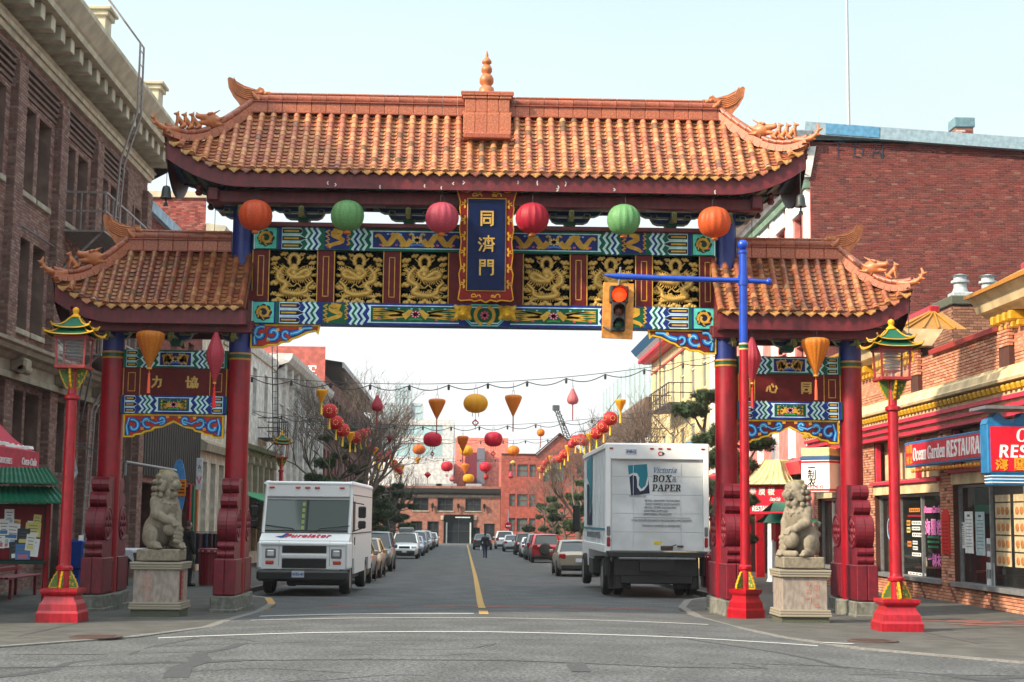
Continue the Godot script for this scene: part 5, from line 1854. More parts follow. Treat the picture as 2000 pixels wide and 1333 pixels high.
func build_lanterns() -> void:
	rng.seed = 21
	var g := "silk lanterns hung under the gate roofs"
	var spec := [[-4.24, 7.45, "orange", "round orange silk lantern at the left end under the main gate roof"], [-2.45, 7.47, "green", "round pale green lantern left of the blue name plaque"], [-0.6, 7.46, "pink", "round pink lantern touching the left edge of the blue name plaque"], [1.17, 7.48, "crimson", "round crimson lantern just right of the blue name plaque"], [2.97, 7.48, "green2", "round pale green lantern above the hanging traffic light"], [4.76, 7.46, "orange2", "round orange silk lantern at the right end by the blue signal pole"]]
	for q in spec:
		lantern(q[3], "round", 0.67, 0.61, V(q[0] * 1.0115, q[1] + 0.07, -28.95), M["silk_" + q[2]], g, "stub")
		var w := Mb.new()
		w.bar(V(q[0] * 1.0115, q[1] + 0.55, -28.95), V(q[0] * 1.0115, 8.15, -28.95), 0.005)
		obj("lantern_wire", w, M.wire, gate)
	for q in [[-6.2, 4.8, "cone", "silk_orange3", "orange top-shaped lantern under the left side roof", 0.56, 0.72, "long"], [-4.94, 4.66, "spindle", "silk_rose", "pink spindle lantern under the left side roof by the tall column", 0.36, 0.98, "red"], [5.5, 4.75, "spindle", "silk_rose2", "pink spindle lantern half behind the signal pole", 0.36, 0.9, "red"], [6.75, 4.84, "cone", "silk_orange3", "orange top-shaped lantern under the right side roof", 0.56, 0.74, "long"]]:
		lantern(q[4], q[2], q[5], q[6], V(q[0] * 1.0122, q[1] + 0.04, -29.05), M[q[3]], "lanterns under the side roofs", q[7], 16 if q[2] == "cone" else 12)
		var w := Mb.new()
		w.bar(V(q[0] * 1.0122, q[1] + q[6] / 2 + 0.15, -29.05), V(q[0] * 1.0122, 5.5, -29.05), 0.005)
		obj("lantern_wire", w, M.wire, gate)
	# bronze bells at the corners
	for q in [[-6.04, 7.93, -28.86, 8.7, "bronze bell hanging from the left front corner of the main roof"], [-5.46, 7.32, -31.1, 8.7, "bronze bell hanging from the left rear corner of the main roof"], [6.53, 7.97, -28.86, 8.7, "bronze bell hanging from the right front corner of the main roof"], [5.98, 7.39, -31.1, 8.7, "bronze bell hanging from the right rear corner of the main roof"], [8.69, 5.22, -29.0, 6.05, "bronze bell hanging from the outer corner of the right side roof"]]:
		var t := thing("bell", q[4], "bell", V(q[0], q[1], q[2]), 0.0, "bronze bells at the roof corners")
		var b := Mb.new()
		b.lathe([Vector2(0.125, -0.12), Vector2(0.1, -0.08), Vector2(0.085, 0.06), Vector2(0.065, 0.12), Vector2(0.02, 0.14)], Vector3.ZERO, 16, false)
		obj("bell_body", b, M.bronze, t)
		b = Mb.new()
		b.bar(V(0, -0.05, 0), V(0, -0.2, 0), 0.02)
		b.prism(P2([Vector2(-0.05, -0.28), Vector2(0.05, -0.28), Vector2(0.03, -0.2), Vector2(-0.03, -0.2)]), xf(0, 0, -0.006), 0.012)
		obj("clapper", b, M.bronze, t)
		b = Mb.new()
		b.bar(V(0, 0.13, 0), V(0, q[3] - q[1], 0), 0.007)
		obj("chain", b, M.wire, t)
	# ---- lantern lines across the street
	var lines := [[-48.0, V(-9.6, 6.35, -48), V(8.2, 6.95, -48), 0.75, 14, "light cable over the street carrying the first row of lanterns"], [-66.0, V(-9.6, 6.2, -66), V(9.2, 6.6, -66), 0.75, 15, "light cable over the street carrying the second row of lanterns"], [-85.0, V(-9.6, 6.6, -85), V(9.6, 6.6, -85), 0.6, 15, "light cable over the street carrying the third row of lanterns"], [-110.0, V(-9.6, 6.6, -110), V(9.6, 6.6, -110), 0.7, 15, "light cable over the street carrying the fourth row of lanterns"]]
	for l in lines:
		festoon(l[5], l[1], l[2], l[3], l[4])
	var gs := "lanterns strung across the street"
	for q in [["cone", 0.56, 0.66, -1.07, 5.13, -48.0, "silk_amber", "thin", "amber cone lantern left of the big amber round one on the first line"], ["round", 0.8, 0.62, 0.18, 5.32, -48.0, "silk_yellow", "charm", "big amber round lantern at the middle of the first line"], ["cone", 0.56, 0.7, 1.4, 5.27, -48.0, "silk_amber", "thin", "amber cone lantern right of the big amber round one on the first line"], ["drop", 0.38, 0.52, -3.0, 5.28, -48.0, "silk_rose", "thin", "pink drop lantern hung left on the first line before the bare tree"], ["drop", 0.38, 0.52, 3.33, 5.58, -48.0, "silk_pale_rose", "thin", "pale pink drop lantern hung right on the first line before the sky"],
		["flat", 0.84, 0.64, -1.64, 5.08, -66.0, "silk_magenta", "charm", "magenta round lantern left on the second line"], ["cone", 0.52, 0.72, -0.3, 4.9, -66.0, "silk_amber2", "thin", "amber cone lantern in the middle of the second line"], ["flat", 0.84, 0.64, 1.06, 5.12, -66.0, "silk_magenta", "charm", "magenta round lantern right on the second line"], ["round", 0.36, 0.34, 3.16, 5.44, -66.0, "silk_amber", "thin", "small amber round lantern at the right on the second line"], ["spindle", 0.24, 0.44, -3.55, 5.1, -66.0, "silk_plum", "thin", "plum spindle lantern before the bare tree on the second line"],
		["round", 0.74, 0.58, -2.88, 5.5, -85.0, "silk_amber2", "thin", "amber round lantern left on the third line"], ["round", 0.78, 0.6, -0.17, 5.45, -85.0, "silk_yellow", "", "yellow round lantern in the middle of the third line"], ["round", 0.7, 0.56, 2.52, 5.5, -85.0, "silk_amber", "thin", "amber round lantern right on the third line"], ["cone", 0.36, 0.36, -2.95, 4.85, -85.0, "silk_yellow", "", "small yellow cone lantern under the left of the third line"], ["diamond", 0.34, 0.3, 2.5, 4.8, -85.0, "silk_cream", "thin", "small cream lantern under the right of the third line"],
		["flat", 0.92, 0.7, -1.64, 5.4, -110.0, "silk_scarlet", "charm", "scarlet round lantern left on the fourth line"], ["cone", 0.62, 0.76, -0.3, 5.25, -110.0, "silk_amber", "", "amber cone lantern in the middle of the fourth line"], ["flat", 0.92, 0.7, 1.2, 5.4, -110.0, "silk_scarlet", "charm", "scarlet round lantern right on the fourth line"], ["diamond", 0.52, 0.44, -3.06, 4.77, -110.0, "silk_scarlet", "thin", "small red diamond lantern before the grey wall"], ["drop", 0.4, 0.5, -1.25, 4.55, -110.0, "silk_pale_rose", "thin", "pale pink drop lantern before the salmon wall"], ["flat", 0.86, 0.62, -0.04, 4.55, -110.0, "silk_yellow", "", "yellow flattened lantern lowest in the middle of the street"], ["drop", 0.42, 0.56, 1.24, 4.75, -110.0, "silk_brick", "thin", "brick red drop lantern before the salmon wall"], ["drop", 0.42, 0.54, 3.09, 4.85, -110.0, "silk_rose", "thin", "pink drop lantern before the red gabled building"]]:
		lantern(q[8], q[0], q[1], q[2], V(q[3], q[4], q[5]), M[q[6]], gs, q[7], 10)
		var top: float = q[4] + q[2] / 2 + q[1] * 0.2
		for l in lines:
			if l[0] == q[5]:
				var s: float = (q[3] - l[1].x) / (l[2].x - l[1].x)
				var yy: float = lerpf(l[1].y, l[2].y, s) - l[3] * 4 * s * (1 - s)
				if yy - 0.1 > top:
					var w := Mb.new()
					w.bar(V(q[3], top, q[5]), V(q[3], yy, q[5]), 0.008)
					var last := get_child(get_child_count() - 1)
					obj("hanging_cord", w, M.wire, last, -V(q[3], q[4], q[5]))
					last.rotation.y = 0
	# ---- swags of printed red lanterns along both kerbs
	for side in [-1.0, 1.0]:
		var i := 0
		var z := -55.0 if side < 0 else -58.0
		var word := "left" if side < 0 else "right"
		var pts := PV()
		while z > -142.0 and i < 20:
			var x := -5.5 if side < 0 else 5.9
			var y := 6.05 - 0.75 * absf(sin((z + 55.0) / 24.0 * PI)) + rnd(-0.06, 0.06)
			if side > 0: y = 6.1 - 0.5 * absf(sin((z + 58.0) / 26.0 * PI)) + rnd(-0.06, 0.06)
			pts.append(V(x, y + 0.45, z))
			var k := i % 5
			var kind := "red"
			if i == 0 or k == 4: kind = "yellow"
			elif k == 3 and i > 4: kind = "pink"
			var ord: String = ["first", "second", "third", "fourth", "fifth", "sixth", "seventh", "eighth", "ninth", "tenth", "eleventh", "twelfth", "thirteenth", "fourteenth", "fifteenth", "sixteenth", "seventeenth", "eighteenth", "nineteenth", "twentieth"][mini(i, 19)]
			var what: String = {"red": "red printed round lantern", "yellow": "yellow cone lantern with a tassel", "pink": "pink drop lantern"}[kind]
			var lb := "%s, %s from the gate in the %s kerb string" % [what, ord, word]
			if kind == "red":
				lantern(lb, "round", 0.62, 0.58, V(x, y, z), M.silk_red_print, "lanterns strung along the %s kerb" % word, "yellow", 8)
				var b := Mb.new(lin(240, 200, 120))
				for a in 5:
					var an := TAU * a / 5
					var c := V(cos(an), 0, sin(an)) * 0.295
					for r in 8:
						var tt := TAU * r / 8
						b.ball(c + V(-sin(an) * cos(tt), sin(tt), cos(an) * cos(tt)) * 0.1, V(0.02, 0.02, 0.02), 5, 3)
				obj("gilt_print", b, M.silk_trim, get_child(get_child_count() - 1))
			elif kind == "yellow":
				lantern(lb, "cone", 0.44, 0.52, V(x, y, z), M.silk_yellow, "lanterns strung along the %s kerb" % word, "yellow", 8)
			else:
				lantern(lb, "drop", 0.5, 0.64, V(x, y, z), M.silk_rose, "lanterns strung along the %s kerb" % word, "", 8)
			z -= rnd(2.7, 4.6)
			i += 1
		var b := Mb.new()
		b.tube(pts, 0.015, 5)
		tag(obj("hanging_cable", b, M.wire), "dark cord the %s kerb lanterns hang from" % word, "cord")

# ---------------------------------------------------------------- street lamps and the signal
func square_base(parent: Node3D, a: float, m: Material) -> void:
	var b := Mb.new()
	var pr := [[0.5, 0.0], [0.5, 0.16], [0.46, 0.2], [0.44, 0.3], [0.38, 0.36], [0.35, 0.41], [0.35, 0.43], [0.42, 0.47], [0.44, 0.5], [0.44, 0.545], [0.3, 0.55]]
	for i in pr.size() - 1:
		var p: float = pr[i][0] * a
		var q: float = pr[i + 1][0] * a
		var y0: float = pr[i][1]
		var y1: float = pr[i + 1][1]
		for k in 4:
			var B := ry(k * PI / 2)
			b.quad(B * V(-p, y0, p), B * V(p, y0, p), B * V(q, y1, q), B * V(-q, y1, q))
	b.box(V(0, 0.548, 0), V(a * 0.62, 0.01, a * 0.62))
	obj("pedestal", b, m, parent)

func leaf_bracket(parent: Node3D, y: float, up: bool, m: Material, r0: float, w := 0.17, h := 0.3) -> void:
	for k in 4:
		var b := Mb.new(lin(214, 158, 30))
		var poly := P2()
		for p in [Vector2(0, 0), Vector2(1, 0), Vector2(1.06, 0.08), Vector2(0.98, 0.16), Vector2(0.98, 0.26), Vector2(0.84, 0.34), Vector2(0.82, 0.46), Vector2(0.66, 0.54), Vector2(0.64, 0.66), Vector2(0.44, 0.76), Vector2(0.4, 0.88), Vector2(0.2, 0.94), Vector2(0, 1)]:
			poly.append(Vector2(p.x * w, (p.y if up else 1.0 - p.y) * h))
		var B := ry(k * PI / 2)
		var t := Transform3D(B, V(0, y, 0)) * xf(r0, 0, -0.016)
		b.prism(poly, t, 0.032)
		b.col = lin(88, 120, 62)
		for inn in Geometry2D.offset_polygon(poly, -0.016):
			for z in [0.033, -0.001]:
				b.prism(inn, t * xf(0, 0, z - 0.002), 0.004)
		b.col = lin(226, 180, 60)
		for s in [[0.3, 0.3], [0.6, 0.22], [0.35, 0.6]]:
			var pp := []
			for v in spiral(Vector2(s[0] * w, (s[1] if up else 1.0 - s[1]) * h), 0.006, 0.026, 0, 300, 7): pp.append(v)
			b.ribbon(pp, 0.012, t * xf(0, 0, 0.03), 0.008)
			b.ribbon(pp, 0.012, t * xf(0, 0, -0.006), 0.004)
		obj("leaf_bracket", b, m, parent)

func street_lamp(label: String, at: Vector3, turn: float, simple := false) -> Node3D:
	var t := thing("street_lamp", label, "street lamp", at, turn, "red Chinese street lamps")
	square_base(t, 0.66, M.lamp_red)
	leaf_bracket(t, 0.55, true, M.paint, 0.055)
	var b := Mb.new()
	b.lathe([Vector2(0.095, 0.55), Vector2(0.095, 0.82), Vector2(0.13, 0.84), Vector2(0.135, 0.88), Vector2(0.1, 0.91), Vector2(0.095, 0.95), Vector2(0.082, 3.6), Vector2(0.12, 3.63), Vector2(0.12, 3.68), Vector2(0.07, 3.71), Vector2(0.06, 4.1)], Vector3.ZERO, 20)
	obj("post", b, M.lamp_red, t)
	leaf_bracket(t, 3.78, false, M.paint, 0.05, 0.17, 0.34)
	# glazed box
	var y0 := 4.12
	var y1 := 4.62
	b = Mb.new()
	b.cbox(V(0, y0 + 0.02, 0), V(0.5, 0.06, 0.5), 0.012)
	b.cbox(V(0, y1 + 0.02, 0), V(0.54, 0.05, 0.54), 0.01)
	for sx in [-1.0, 1.0]:
		for sz in [-1.0, 1.0]:
			b.beam(V(sx * 0.215, y0 + 0.04, sz * 0.215), V(sx * 0.235, y1, sz * 0.235), 0.028, 0.028, Vector3.RIGHT)
	obj("lantern_frame", b, M.lamp_frame, t)
	for k in 4:
		b = Mb.new()
		var B := ry(k * PI / 2)
		b.quad(B * V(-0.205, y0 + 0.05, 0.216), B * V(0.205, y0 + 0.05, 0.216), B * V(0.225, y1, 0.234), B * V(-0.225, y1, 0.234))
		obj("pane", b, M.glass, t)
	b = Mb.new(lin(216, 220, 222))
	for k in 6:
		b.lathe([Vector2(0.11, y0 + 0.15 + k * 0.055), Vector2(0.15, y0 + 0.165 + k * 0.055), Vector2(0.11, y0 + 0.18 + k * 0.055)], Vector3.ZERO, 16)
	b.lathe([Vector2(0.03, y0 + 0.04), Vector2(0.05, y0 + 0.12), Vector2(0.11, y0 + 0.17)], Vector3.ZERO, 14)
	obj("louvred_lamp", b, M.chrome, t)
	# two curled roofs
	for q in [[y1 + 0.045, 0.39, 0.2, 0.12], [y1 + 0.165, 0.3, 0.07, 0.18]]:
		b = Mb.new(lin(22, 92, 70))
		var tr := Mb.new(lin(206, 152, 40))
		for k in 4:
			var B := ry(k * PI / 2)
			var rows := []
			for j in 5:
				var f := j / 4.0
				var hw := lerpf(q[1], q[2], f)
				var row := PV()
				for i in 9:
					var s := i / 4.0 - 1.0
					row.append(B * V(s * hw, q[0] + q[3] * f * f + 0.05 * pow(absf(s), 3) * pow(1.0 - f, 2), hw))
				rows.append(row)
			b.grid(rows, 1)
			var e := PV()
			for i in 9:
				e.append(rows[0][i] + V(0, -0.008, 0))
			tr.tube(e, 0.011, 6)
			var cn := PV()
			for j in 5: cn.append(rows[j][8] + V(0, 0.006, 0))
			cn.insert(0, rows[0][8] + (rows[0][8] - rows[1][8]) * 0.3 + V(0, 0.035, 0))
			tr.tube(cn, 0.013, 6)
		obj("lamp_roof", b, M.paint, t)
		obj("roof_edge", tr, M.paint, t)
	b = Mb.new(lin(230, 166, 40))
	b.lathe([Vector2(0.08, 0), Vector2(0.085, 0.02), Vector2(0.05, 0.05), Vector2(0.035, 0.07), Vector2(0.05, 0.1), Vector2(0.055, 0.13), Vector2(0.04, 0.16), Vector2(0.005, 0.18)], V(0, y1 + 0.355, 0), 14, false)
	obj("knob", b, M.paint, t)
	return t

func build_lamps() -> void:
	var l := street_lamp("red street lamp with a green roof in front of the left end of the gate", V(-6.56, -0.12, -24.6), 0.0)
	l.scale = V(1.02, 1.0, 1.02)
	var r := copy(l, V(6.9, -0.13, -24.0), 0.0, "red street lamp with a green roof in front of the brick restaurant")
	r.scale = V(1.02, 0.985, 1.02)
	copy(l, V(-7.8, -0.6, -62.0), 0.3, "red street lamp behind the white van, before the white arched building").scale = V(1.0, 1.12, 1.0)
	copy(l, V(-7.6, -1.1, -118.0), 0.1, "distant red street lamp among the pines on the left pavement")
	# signal pole
	var x := 5.26
	var z := -28.3
	var t := thing("signal_pole", "signal pole, red below and blue above, with a long blue arm", "signal pole", V(x, -0.2, z))
	var hold := Node3D.new()
	hold.name = "base"
	t.add_child(hold)
	hold.rotation.y = 0.62
	square_base(hold, 0.5, M.lamp_red)
	leaf_bracket(hold, 0.55, true, M.paint, 0.07, 0.18, 0.34)
	var b := Mb.new()
	b.lathe([Vector2(0.1, 0.55), Vector2(0.1, 0.9), Vector2(0.125, 0.92), Vector2(0.125, 0.97), Vector2(0.095, 1.0), Vector2(0.085, 5.1)], Vector3.ZERO, 20)
	obj("red_shaft", b, M.lamp_red, t)
	b = Mb.new()
	for q in [[lin(226, 196, 120), 5.1, 5.13], [lin(20, 90, 70), 5.13, 5.2], [lin(226, 196, 120), 5.2, 5.23]]:
		b.col = q[0]
		b.lathe([Vector2(0.092, q[1]), Vector2(0.092, q[2])], Vector3.ZERO, 20)
	obj("band", b, M.paint, t)
	b = Mb.new()
	b.lathe([Vector2(0.085, 5.23), Vector2(0.078, 6.98), Vector2(0.1, 6.99), Vector2(0.1, 7.03), Vector2(0.05, 7.06)], Vector3.ZERO, 20)
	b.ball(V(0, 7.16, 0), V(0.105, 0.105, 0.105), 16, 10)
	b.tube(PV([V(0.46, 6.44, 0), V(0, 6.455, 0), V(-1.4, 6.475, 0), V(-2.45, 6.5, 0), V(-2.72, 6.52, 0)]), PackedFloat32Array([0.045, 0.05, 0.055, 0.06, 0.012]), 12)
	b.ball(V(0.5, 6.44, 0), V(0.07, 0.07, 0.07), 12, 8)
	b.lathe([Vector2(0.1, 6.36), Vector2(0.1, 6.55)], Vector3.ZERO, 16)
	obj("blue_arm", b, M.signal_blue, t)
	# traffic light
	var s := thing("traffic_light", "traffic light on a worn orange backboard showing red", "traffic light", V(2.83, 5.63, z + 0.02))
	s.rotation.z = -0.03
	b = Mb.new()
	b.cbox(V(0, 0, -0.05), V(0.6, 1.09, 0.025), 0.008)
	obj("backboard", b, M.signal_orange, s)
	b = Mb.new()
	b.cbox(V(0, 0.03, 0.03), V(0.27, 0.88, 0.16), 0.02)
	b.cbox(V(0, 0.3, 0.035), V(0.36, 0.34, 0.15), 0.02)
	for q in [[0.29, 0.155], [-0.02, 0.115], [-0.29, 0.115]]:
		var rows := []
		for zz in [0.1, 0.32]:
			var row := PV()
			for k in 13:
				var a := deg_to_rad(-30 + 240.0 * k / 12.0)
				row.append(V(cos(a) * q[1], q[0] + sin(a) * q[1], zz if k > 2 and k < 10 else minf(zz, 0.2)))
			rows.append(row)
		b.grid(rows, 1)
		var rin := []
		for row in rows:
			var rr := PV()
			for p in row: rr.append(V(p.x * 0.95, q[0] + (p.y - q[0]) * 0.95, p.z))
			rin.append(rr)
		b.grid(rin, 2, true)
	obj("housing", b, M.signal_black, s)
	for q in [[0.29, 0.14, "lens_red"], [-0.02, 0.1, "lens_amber"], [-0.29, 0.1, "lens_green"]]:
		b = Mb.new()
		var rows := []
		for j in 4:
			var row := PV()
			for k in 17:
				var a := TAU * k / 16
				var rr: float = q[1] * (1.0 - j / 3.0)
				row.append(V(cos(a) * rr, q[0] + sin(a) * rr, 0.112 + 0.03 * sqrt(maxf(0.0, 1.0 - pow(rr / q[1], 2)))))
			rows.append(row)
		b.grid(rows, 1)
		obj("lens", b, M[q[2]], s)
	b = Mb.new()
	b.bar(V(0.0, 0.5, -0.02), V(0.02, 0.85, 0), 0.025)
	b.bar(V(-0.28, -0.33, 0.0), V(-0.12, -0.4, 0.0), 0.02)
	obj("hanger", b, M.grey_metal, s)
	var om := OmniLight3D.new()
	om.name = "red_signal_glow"
	om.light_color = Color(1.0, 0.25, 0.05)
	om.light_energy = 0.05
	om.light_size = 0.1
	om.omni_range = 30
	om.omni_attenuation = 2
	om.shadow_enabled = true
	s.add_child(om)
	om.position = V(0, 0.29, 0.2)

# ---------------------------------------------------------------- guardian lions
func lion_mesh(ball: bool) -> ArrayMesh:
	# sitting, chest towards +z; the figure is 1.35 m tall with its feet at y = 0
	var s := Sdf.new(V(-0.5, -0.03, -0.5), V(0.5, 1.45, 0.5), 0.0155)
	s.ell(V(0, 0.3, -0.16), V(0.3, 0.3, 0.27), 0.05)                # haunches
	s.ell(V(0, 0.58, -0.02), V(0.25, 0.3, 0.23), 0.08)              # trunk
	s.ell(V(0, 0.72, 0.08), V(0.24, 0.2, 0.19), 0.06)               # chest
	s.cap(V(0, 0.82, 0.02), V(0, 1.0, 0.04), 0.17, 0.16, 0.05)
	for sx in [-1.0, 1.0]:
		s.ell(V(sx * 0.25, 0.22, -0.05), V(0.12, 0.2, 0.22), 0.03)
		s.cap(V(sx * 0.27, 0.07, 0.0), V(sx * 0.29, 0.055, 0.24), 0.08, 0.075, 0.03)
		for k in 3:
			s.cap(V(sx * (0.25 + 0.035 * k), 0.04, 0.26), V(sx * (0.25 + 0.035 * k), 0.03, 0.32), 0.03, 0.026, 0.008)
		s.cap(V(sx * 0.2, 0.8, 0.02), V(sx * 0.25, 0.6, 0.1), 0.12, 0.095, 0.05)
	# one straight foreleg, one lifted on the ball or cub
	var st := -1.0 if ball else 1.0
	var up := -st
	s.cap(V(st * 0.25, 0.6, 0.1), V(st * 0.2, 0.36, 0.22), 0.095, 0.075, 0.03)
	s.cap(V(st * 0.2, 0.36, 0.22), V(st * 0.18, 0.08, 0.3), 0.075, 0.065, 0.02)
	s.cap(V(st * 0.18, 0.06, 0.3), V(st * 0.17, 0.05, 0.38), 0.07, 0.06, 0.02)
	for k in 3: s.cap(V(st * (0.13 + 0.045 * k), 0.05, 0.4), V(st * (0.13 + 0.045 * k), 0.03, 0.45), 0.03, 0.024, 0.008)
	for k in 3: s.cap(V(st * 0.13, 0.16 + 0.09 * k, 0.28), V(st * 0.25, 0.15 + 0.09 * k, 0.26), 0.055, 0.05, 0.01)
	s.cap(V(up * 0.25, 0.6, 0.1), V(up * 0.14, 0.5, 0.3), 0.09, 0.075, 0.03)
	s.cap(V(up * 0.14, 0.5, 0.3), V(0.0, 0.46, 0.36), 0.072, 0.06, 0.02)
	for k in 4: s.cap(V(-0.05 + 0.035 * k, 0.47, 0.38), V(-0.06 + 0.035 * k, 0.4, 0.43), 0.026, 0.022, 0.006)
	if ball:
		s.ell(V(0.02, 0.3, 0.3), V(0.16, 0.16, 0.15), 0.015)
		s.cap(V(-0.12, 0.05, 0.36), V(0.16, 0.05, 0.36), 0.06, 0.06, 0.03)
	else:
		# the cub, on its back under the paw
		s.ell(V(up * 0.02, 0.34, 0.27), V(0.15, 0.12, 0.12), 0.03)
		s.ell(V(up * 0.02, 0.5, 0.26), V(0.1, 0.1, 0.09), 0.02)
		for k in 7: s.ell(V(up * 0.02 + 0.09 * cos(k * 0.9), 0.52 + 0.07 * sin(k * 0.9), 0.28), V(0.03, 0.03, 0.03), 0.008)
		s.cap(V(0.05, 0.3, 0.36), V(0.1, 0.12, 0.36), 0.05, 0.045, 0.02)
		for k in 3: s.cap(V(0.02, 0.14 + 0.07 * k, 0.37), V(0.14, 0.12 + 0.07 * k, 0.37), 0.04, 0.036, 0.01)
	# collar and bell
	for k in 14:
		var a := TAU * k / 14
		s.ell(V(cos(a) * 0.21, 0.8 - 0.03 * sin(a), 0.05 + sin(a) * 0.2), V(0.045, 0.022, 0.045), 0.012)
	s.ell(V(0, 0.74, 0.275), V(0.035, 0.04, 0.035), 0.01)
	# head, turned a little towards the street
	var H := Transform3D(ry(-0.2 if ball else 0.2), V(0, 1.1, 0.06))
	var hc := func(a: Vector3, b: Vector3, r0: float, r1: float, k: float, cut := false): s.cap(H * a, H * b, r0, r1, k, cut)
	s.ell(H * V(0, 0.02, 0.0), V(0.2, 0.2, 0.2), 0.05)
	hc.call(V(-0.08, 0.1, 0.08), V(0.08, 0.1, 0.08), 0.13, 0.13, 0.05)
	hc.call(V(0, -0.02, 0.14), V(0, -0.03, 0.22), 0.12, 0.1, 0.04)        # muzzle
	hc.call(V(-0.05, -0.01, 0.28), V(0.05, -0.01, 0.28), 0.06, 0.06, 0.02)
	hc.call(V(0, 0.03, 0.3), V(0, 0.05, 0.28), 0.05, 0.04, 0.015)         # nose
	hc.call(V(-0.06, -0.15, 0.13), V(0.06, -0.15, 0.13), 0.09, 0.09, 0.03)  # jaw
	hc.call(V(0, -0.17, 0.2), V(0, -0.16, 0.24), 0.07, 0.05, 0.02)
	hc.call(V(-0.1, -0.1, 0.27), V(0.1, -0.1, 0.27), 0.035, 0.035, 0.012, true)   # open mouth
	hc.call(V(-0.06, -0.1, 0.2), V(0.06, -0.1, 0.2), 0.03, 0.03, 0.012, true)
	for sx in [-1.0, 1.0]:
		hc.call(V(sx * 0.03, 0.13, 0.19), V(sx * 0.15, 0.11, 0.13), 0.042, 0.035, 0.012)    # brows
		hc.call(V(sx * 0.08, 0.065, 0.19), V(sx * 0.08, 0.065, 0.2), 0.036, 0.036, 0.006)    # eyes
		hc.call(V(sx * 0.04, -0.08, 0.29), V(sx * 0.1, -0.07, 0.23), 0.016, 0.014, 0.006)    # teeth
		hc.call(V(sx * 0.05, -0.1, 0.28), V(sx * 0.05, -0.06, 0.28), 0.012, 0.014, 0.006)
		hc.call(V(sx * 0.19, 0.1, -0.02), V(sx * 0.24, 0.14, 0.03), 0.055, 0.03, 0.015)      # ears
		hc.call(V(sx * 0.17, 0.02, 0.12), V(sx * 0.2, -0.08, 0.08), 0.05, 0.06, 0.02)
		hc.call(V(sx * 0.08, -0.24, 0.14), V(sx * 0.06, -0.28, 0.16), 0.05, 0.02, 0.02)      # beard curls
	# mane curls over the back of the head and neck
	for ring in [[0.14, 0.15, 7], [0.04, 0.215, 9], [-0.07, 0.23, 9], [-0.18, 0.225, 9], [-0.28, 0.2, 8]]:
		for k in ring[2]:
			var a := deg_to_rad(200.0 - 20.0 + 220.0 * k / (ring[2] - 1.0) - 20.0)
			var c := H * V(cos(a) * ring[1], ring[0], sin(a) * ring[1] - 0.02)
			s.ell(c, V(0.052, 0.05, 0.052), 0.008)
	for k in 5:
		s.cap(H * V(-0.08 + 0.04 * k, 0.21, 0.1 - 0.02 * absf(k - 2)), H * V(-0.09 + 0.045 * k, 0.21, -0.06), 0.045, 0.05, 0.01)
	# tail up the back
	s.cap(V(0.1, 0.1, -0.42), V(0.12, 0.5, -0.38), 0.07, 0.05, 0.03)
	for k in 4: s.ell(V(0.12 + (0.04 if k % 2 else -0.04), 0.3 + k * 0.09, -0.41), V(0.06, 0.06, 0.05), 0.01)
	return s.mesh(func(p: Vector3): return Color(0.92, 0.95, 0.72) if p.y > 1.24 and p.z < 0.2 else (Color(0.8, 0.78, 0.74) if p.y < 0.03 else Color.WHITE))

func build_lions() -> void:
	for q in [[-5.47, -26.95, "stone guardian lion with a cub on the left pedestal, its head turned towards the street", false, -0.27, -0.16], [5.95, -26.75, "stone guardian lion with a paw on a ball, on the right pedestal", true, 0.28, -0.18]]:
		var left: bool = not q[3]
		var t := thing("guardian_lion", q[2], "lion statue", V(q[0], q[5] + 1.18, q[1]), 0.85 if left else -0.85, "stone guardian lions")
		obj("lion_body", lion_mesh(q[3]), M.lion_stone, t).scale = V(0.92, 1.04 if left else 1.01, 0.88)
		var p := thing("lion_pedestal", "granite pedestal under the cub lion, red tablet on its side" if left else "granite pedestal under the ball lion, red characters on its face", "pedestal", V(q[0], q[5], q[1]), 0.0, "granite lion pedestals")
		var b := Mb.new()
		b.cbox(V(0, 1.08, 0), V(0.74, 0.2, 0.74), 0.015)
		obj("lion_base", b, M.lion_stone, p)
		b = Mb.new()
		for k in 3:
			b.cbox(V(0, 0.85 + k * 0.043, 0), V(0.9 + 0.015 * k, 0.04, 0.9 + 0.015 * k), 0.008)
		b.cbox(V(0, 0.89, 0), V(0.86, 0.12, 0.86), 0.002)
		obj("moulding", b, M.granite_edge, p)
		b = Mb.new()
		for k in 3: b.cbox(V(0, 0.155 + k * 0.043, 0), V(0.93 - 0.015 * k, 0.04, 0.93 - 0.015 * k), 0.008)
		b.cbox(V(0, 0.2, 0), V(0.86, 0.12, 0.86), 0.002)
		obj("moulding", b, M.granite_edge, p)
		b = Mb.new()
		b.cbox(V(0, 0.54, 0), V(0.8, 0.74, 0.8), 0.012)
		obj("shaft", b, M.granite, p)
		b = Mb.new()
		b.box(V(0, 0.06, 0), V(0.84, 0.2, 0.84))
		obj("footing", b, M.mossy_concrete, p)
		var red := Mb.new()
		var names := ["hai", "tong", "men", "yuan", "ji", "xie", "hua", "yifu"]
		if left:
			var tb := Mb.new(lin(128, 40, 44))
			tb.cbox(V(0.405, 0.55, 0.22), V(0.03, 0.5, 0.22), 0.006)
			obj("red_tablet", tb, M.paint, p)
			for k in 5: glyph(red, names[k], 0.07, 0.008, Transform3D(ry(PI / 2), V(0.42, 0.74 - k * 0.095, 0.22)), 0.004)
		var zf := 0.402
		for k in 4:
			glyph(red, names[k + 2], 0.1, 0.009, xf(-0.12 if left else 0.2, 0.8 - k * 0.15, zf), 0.003)
			if k < 3: glyph(red, names[k], 0.09, 0.009, xf(-0.22 if left else 0.06, 0.72 - k * 0.14, zf), 0.003)
		obj("red_inscription", red, M.worn_red, p)

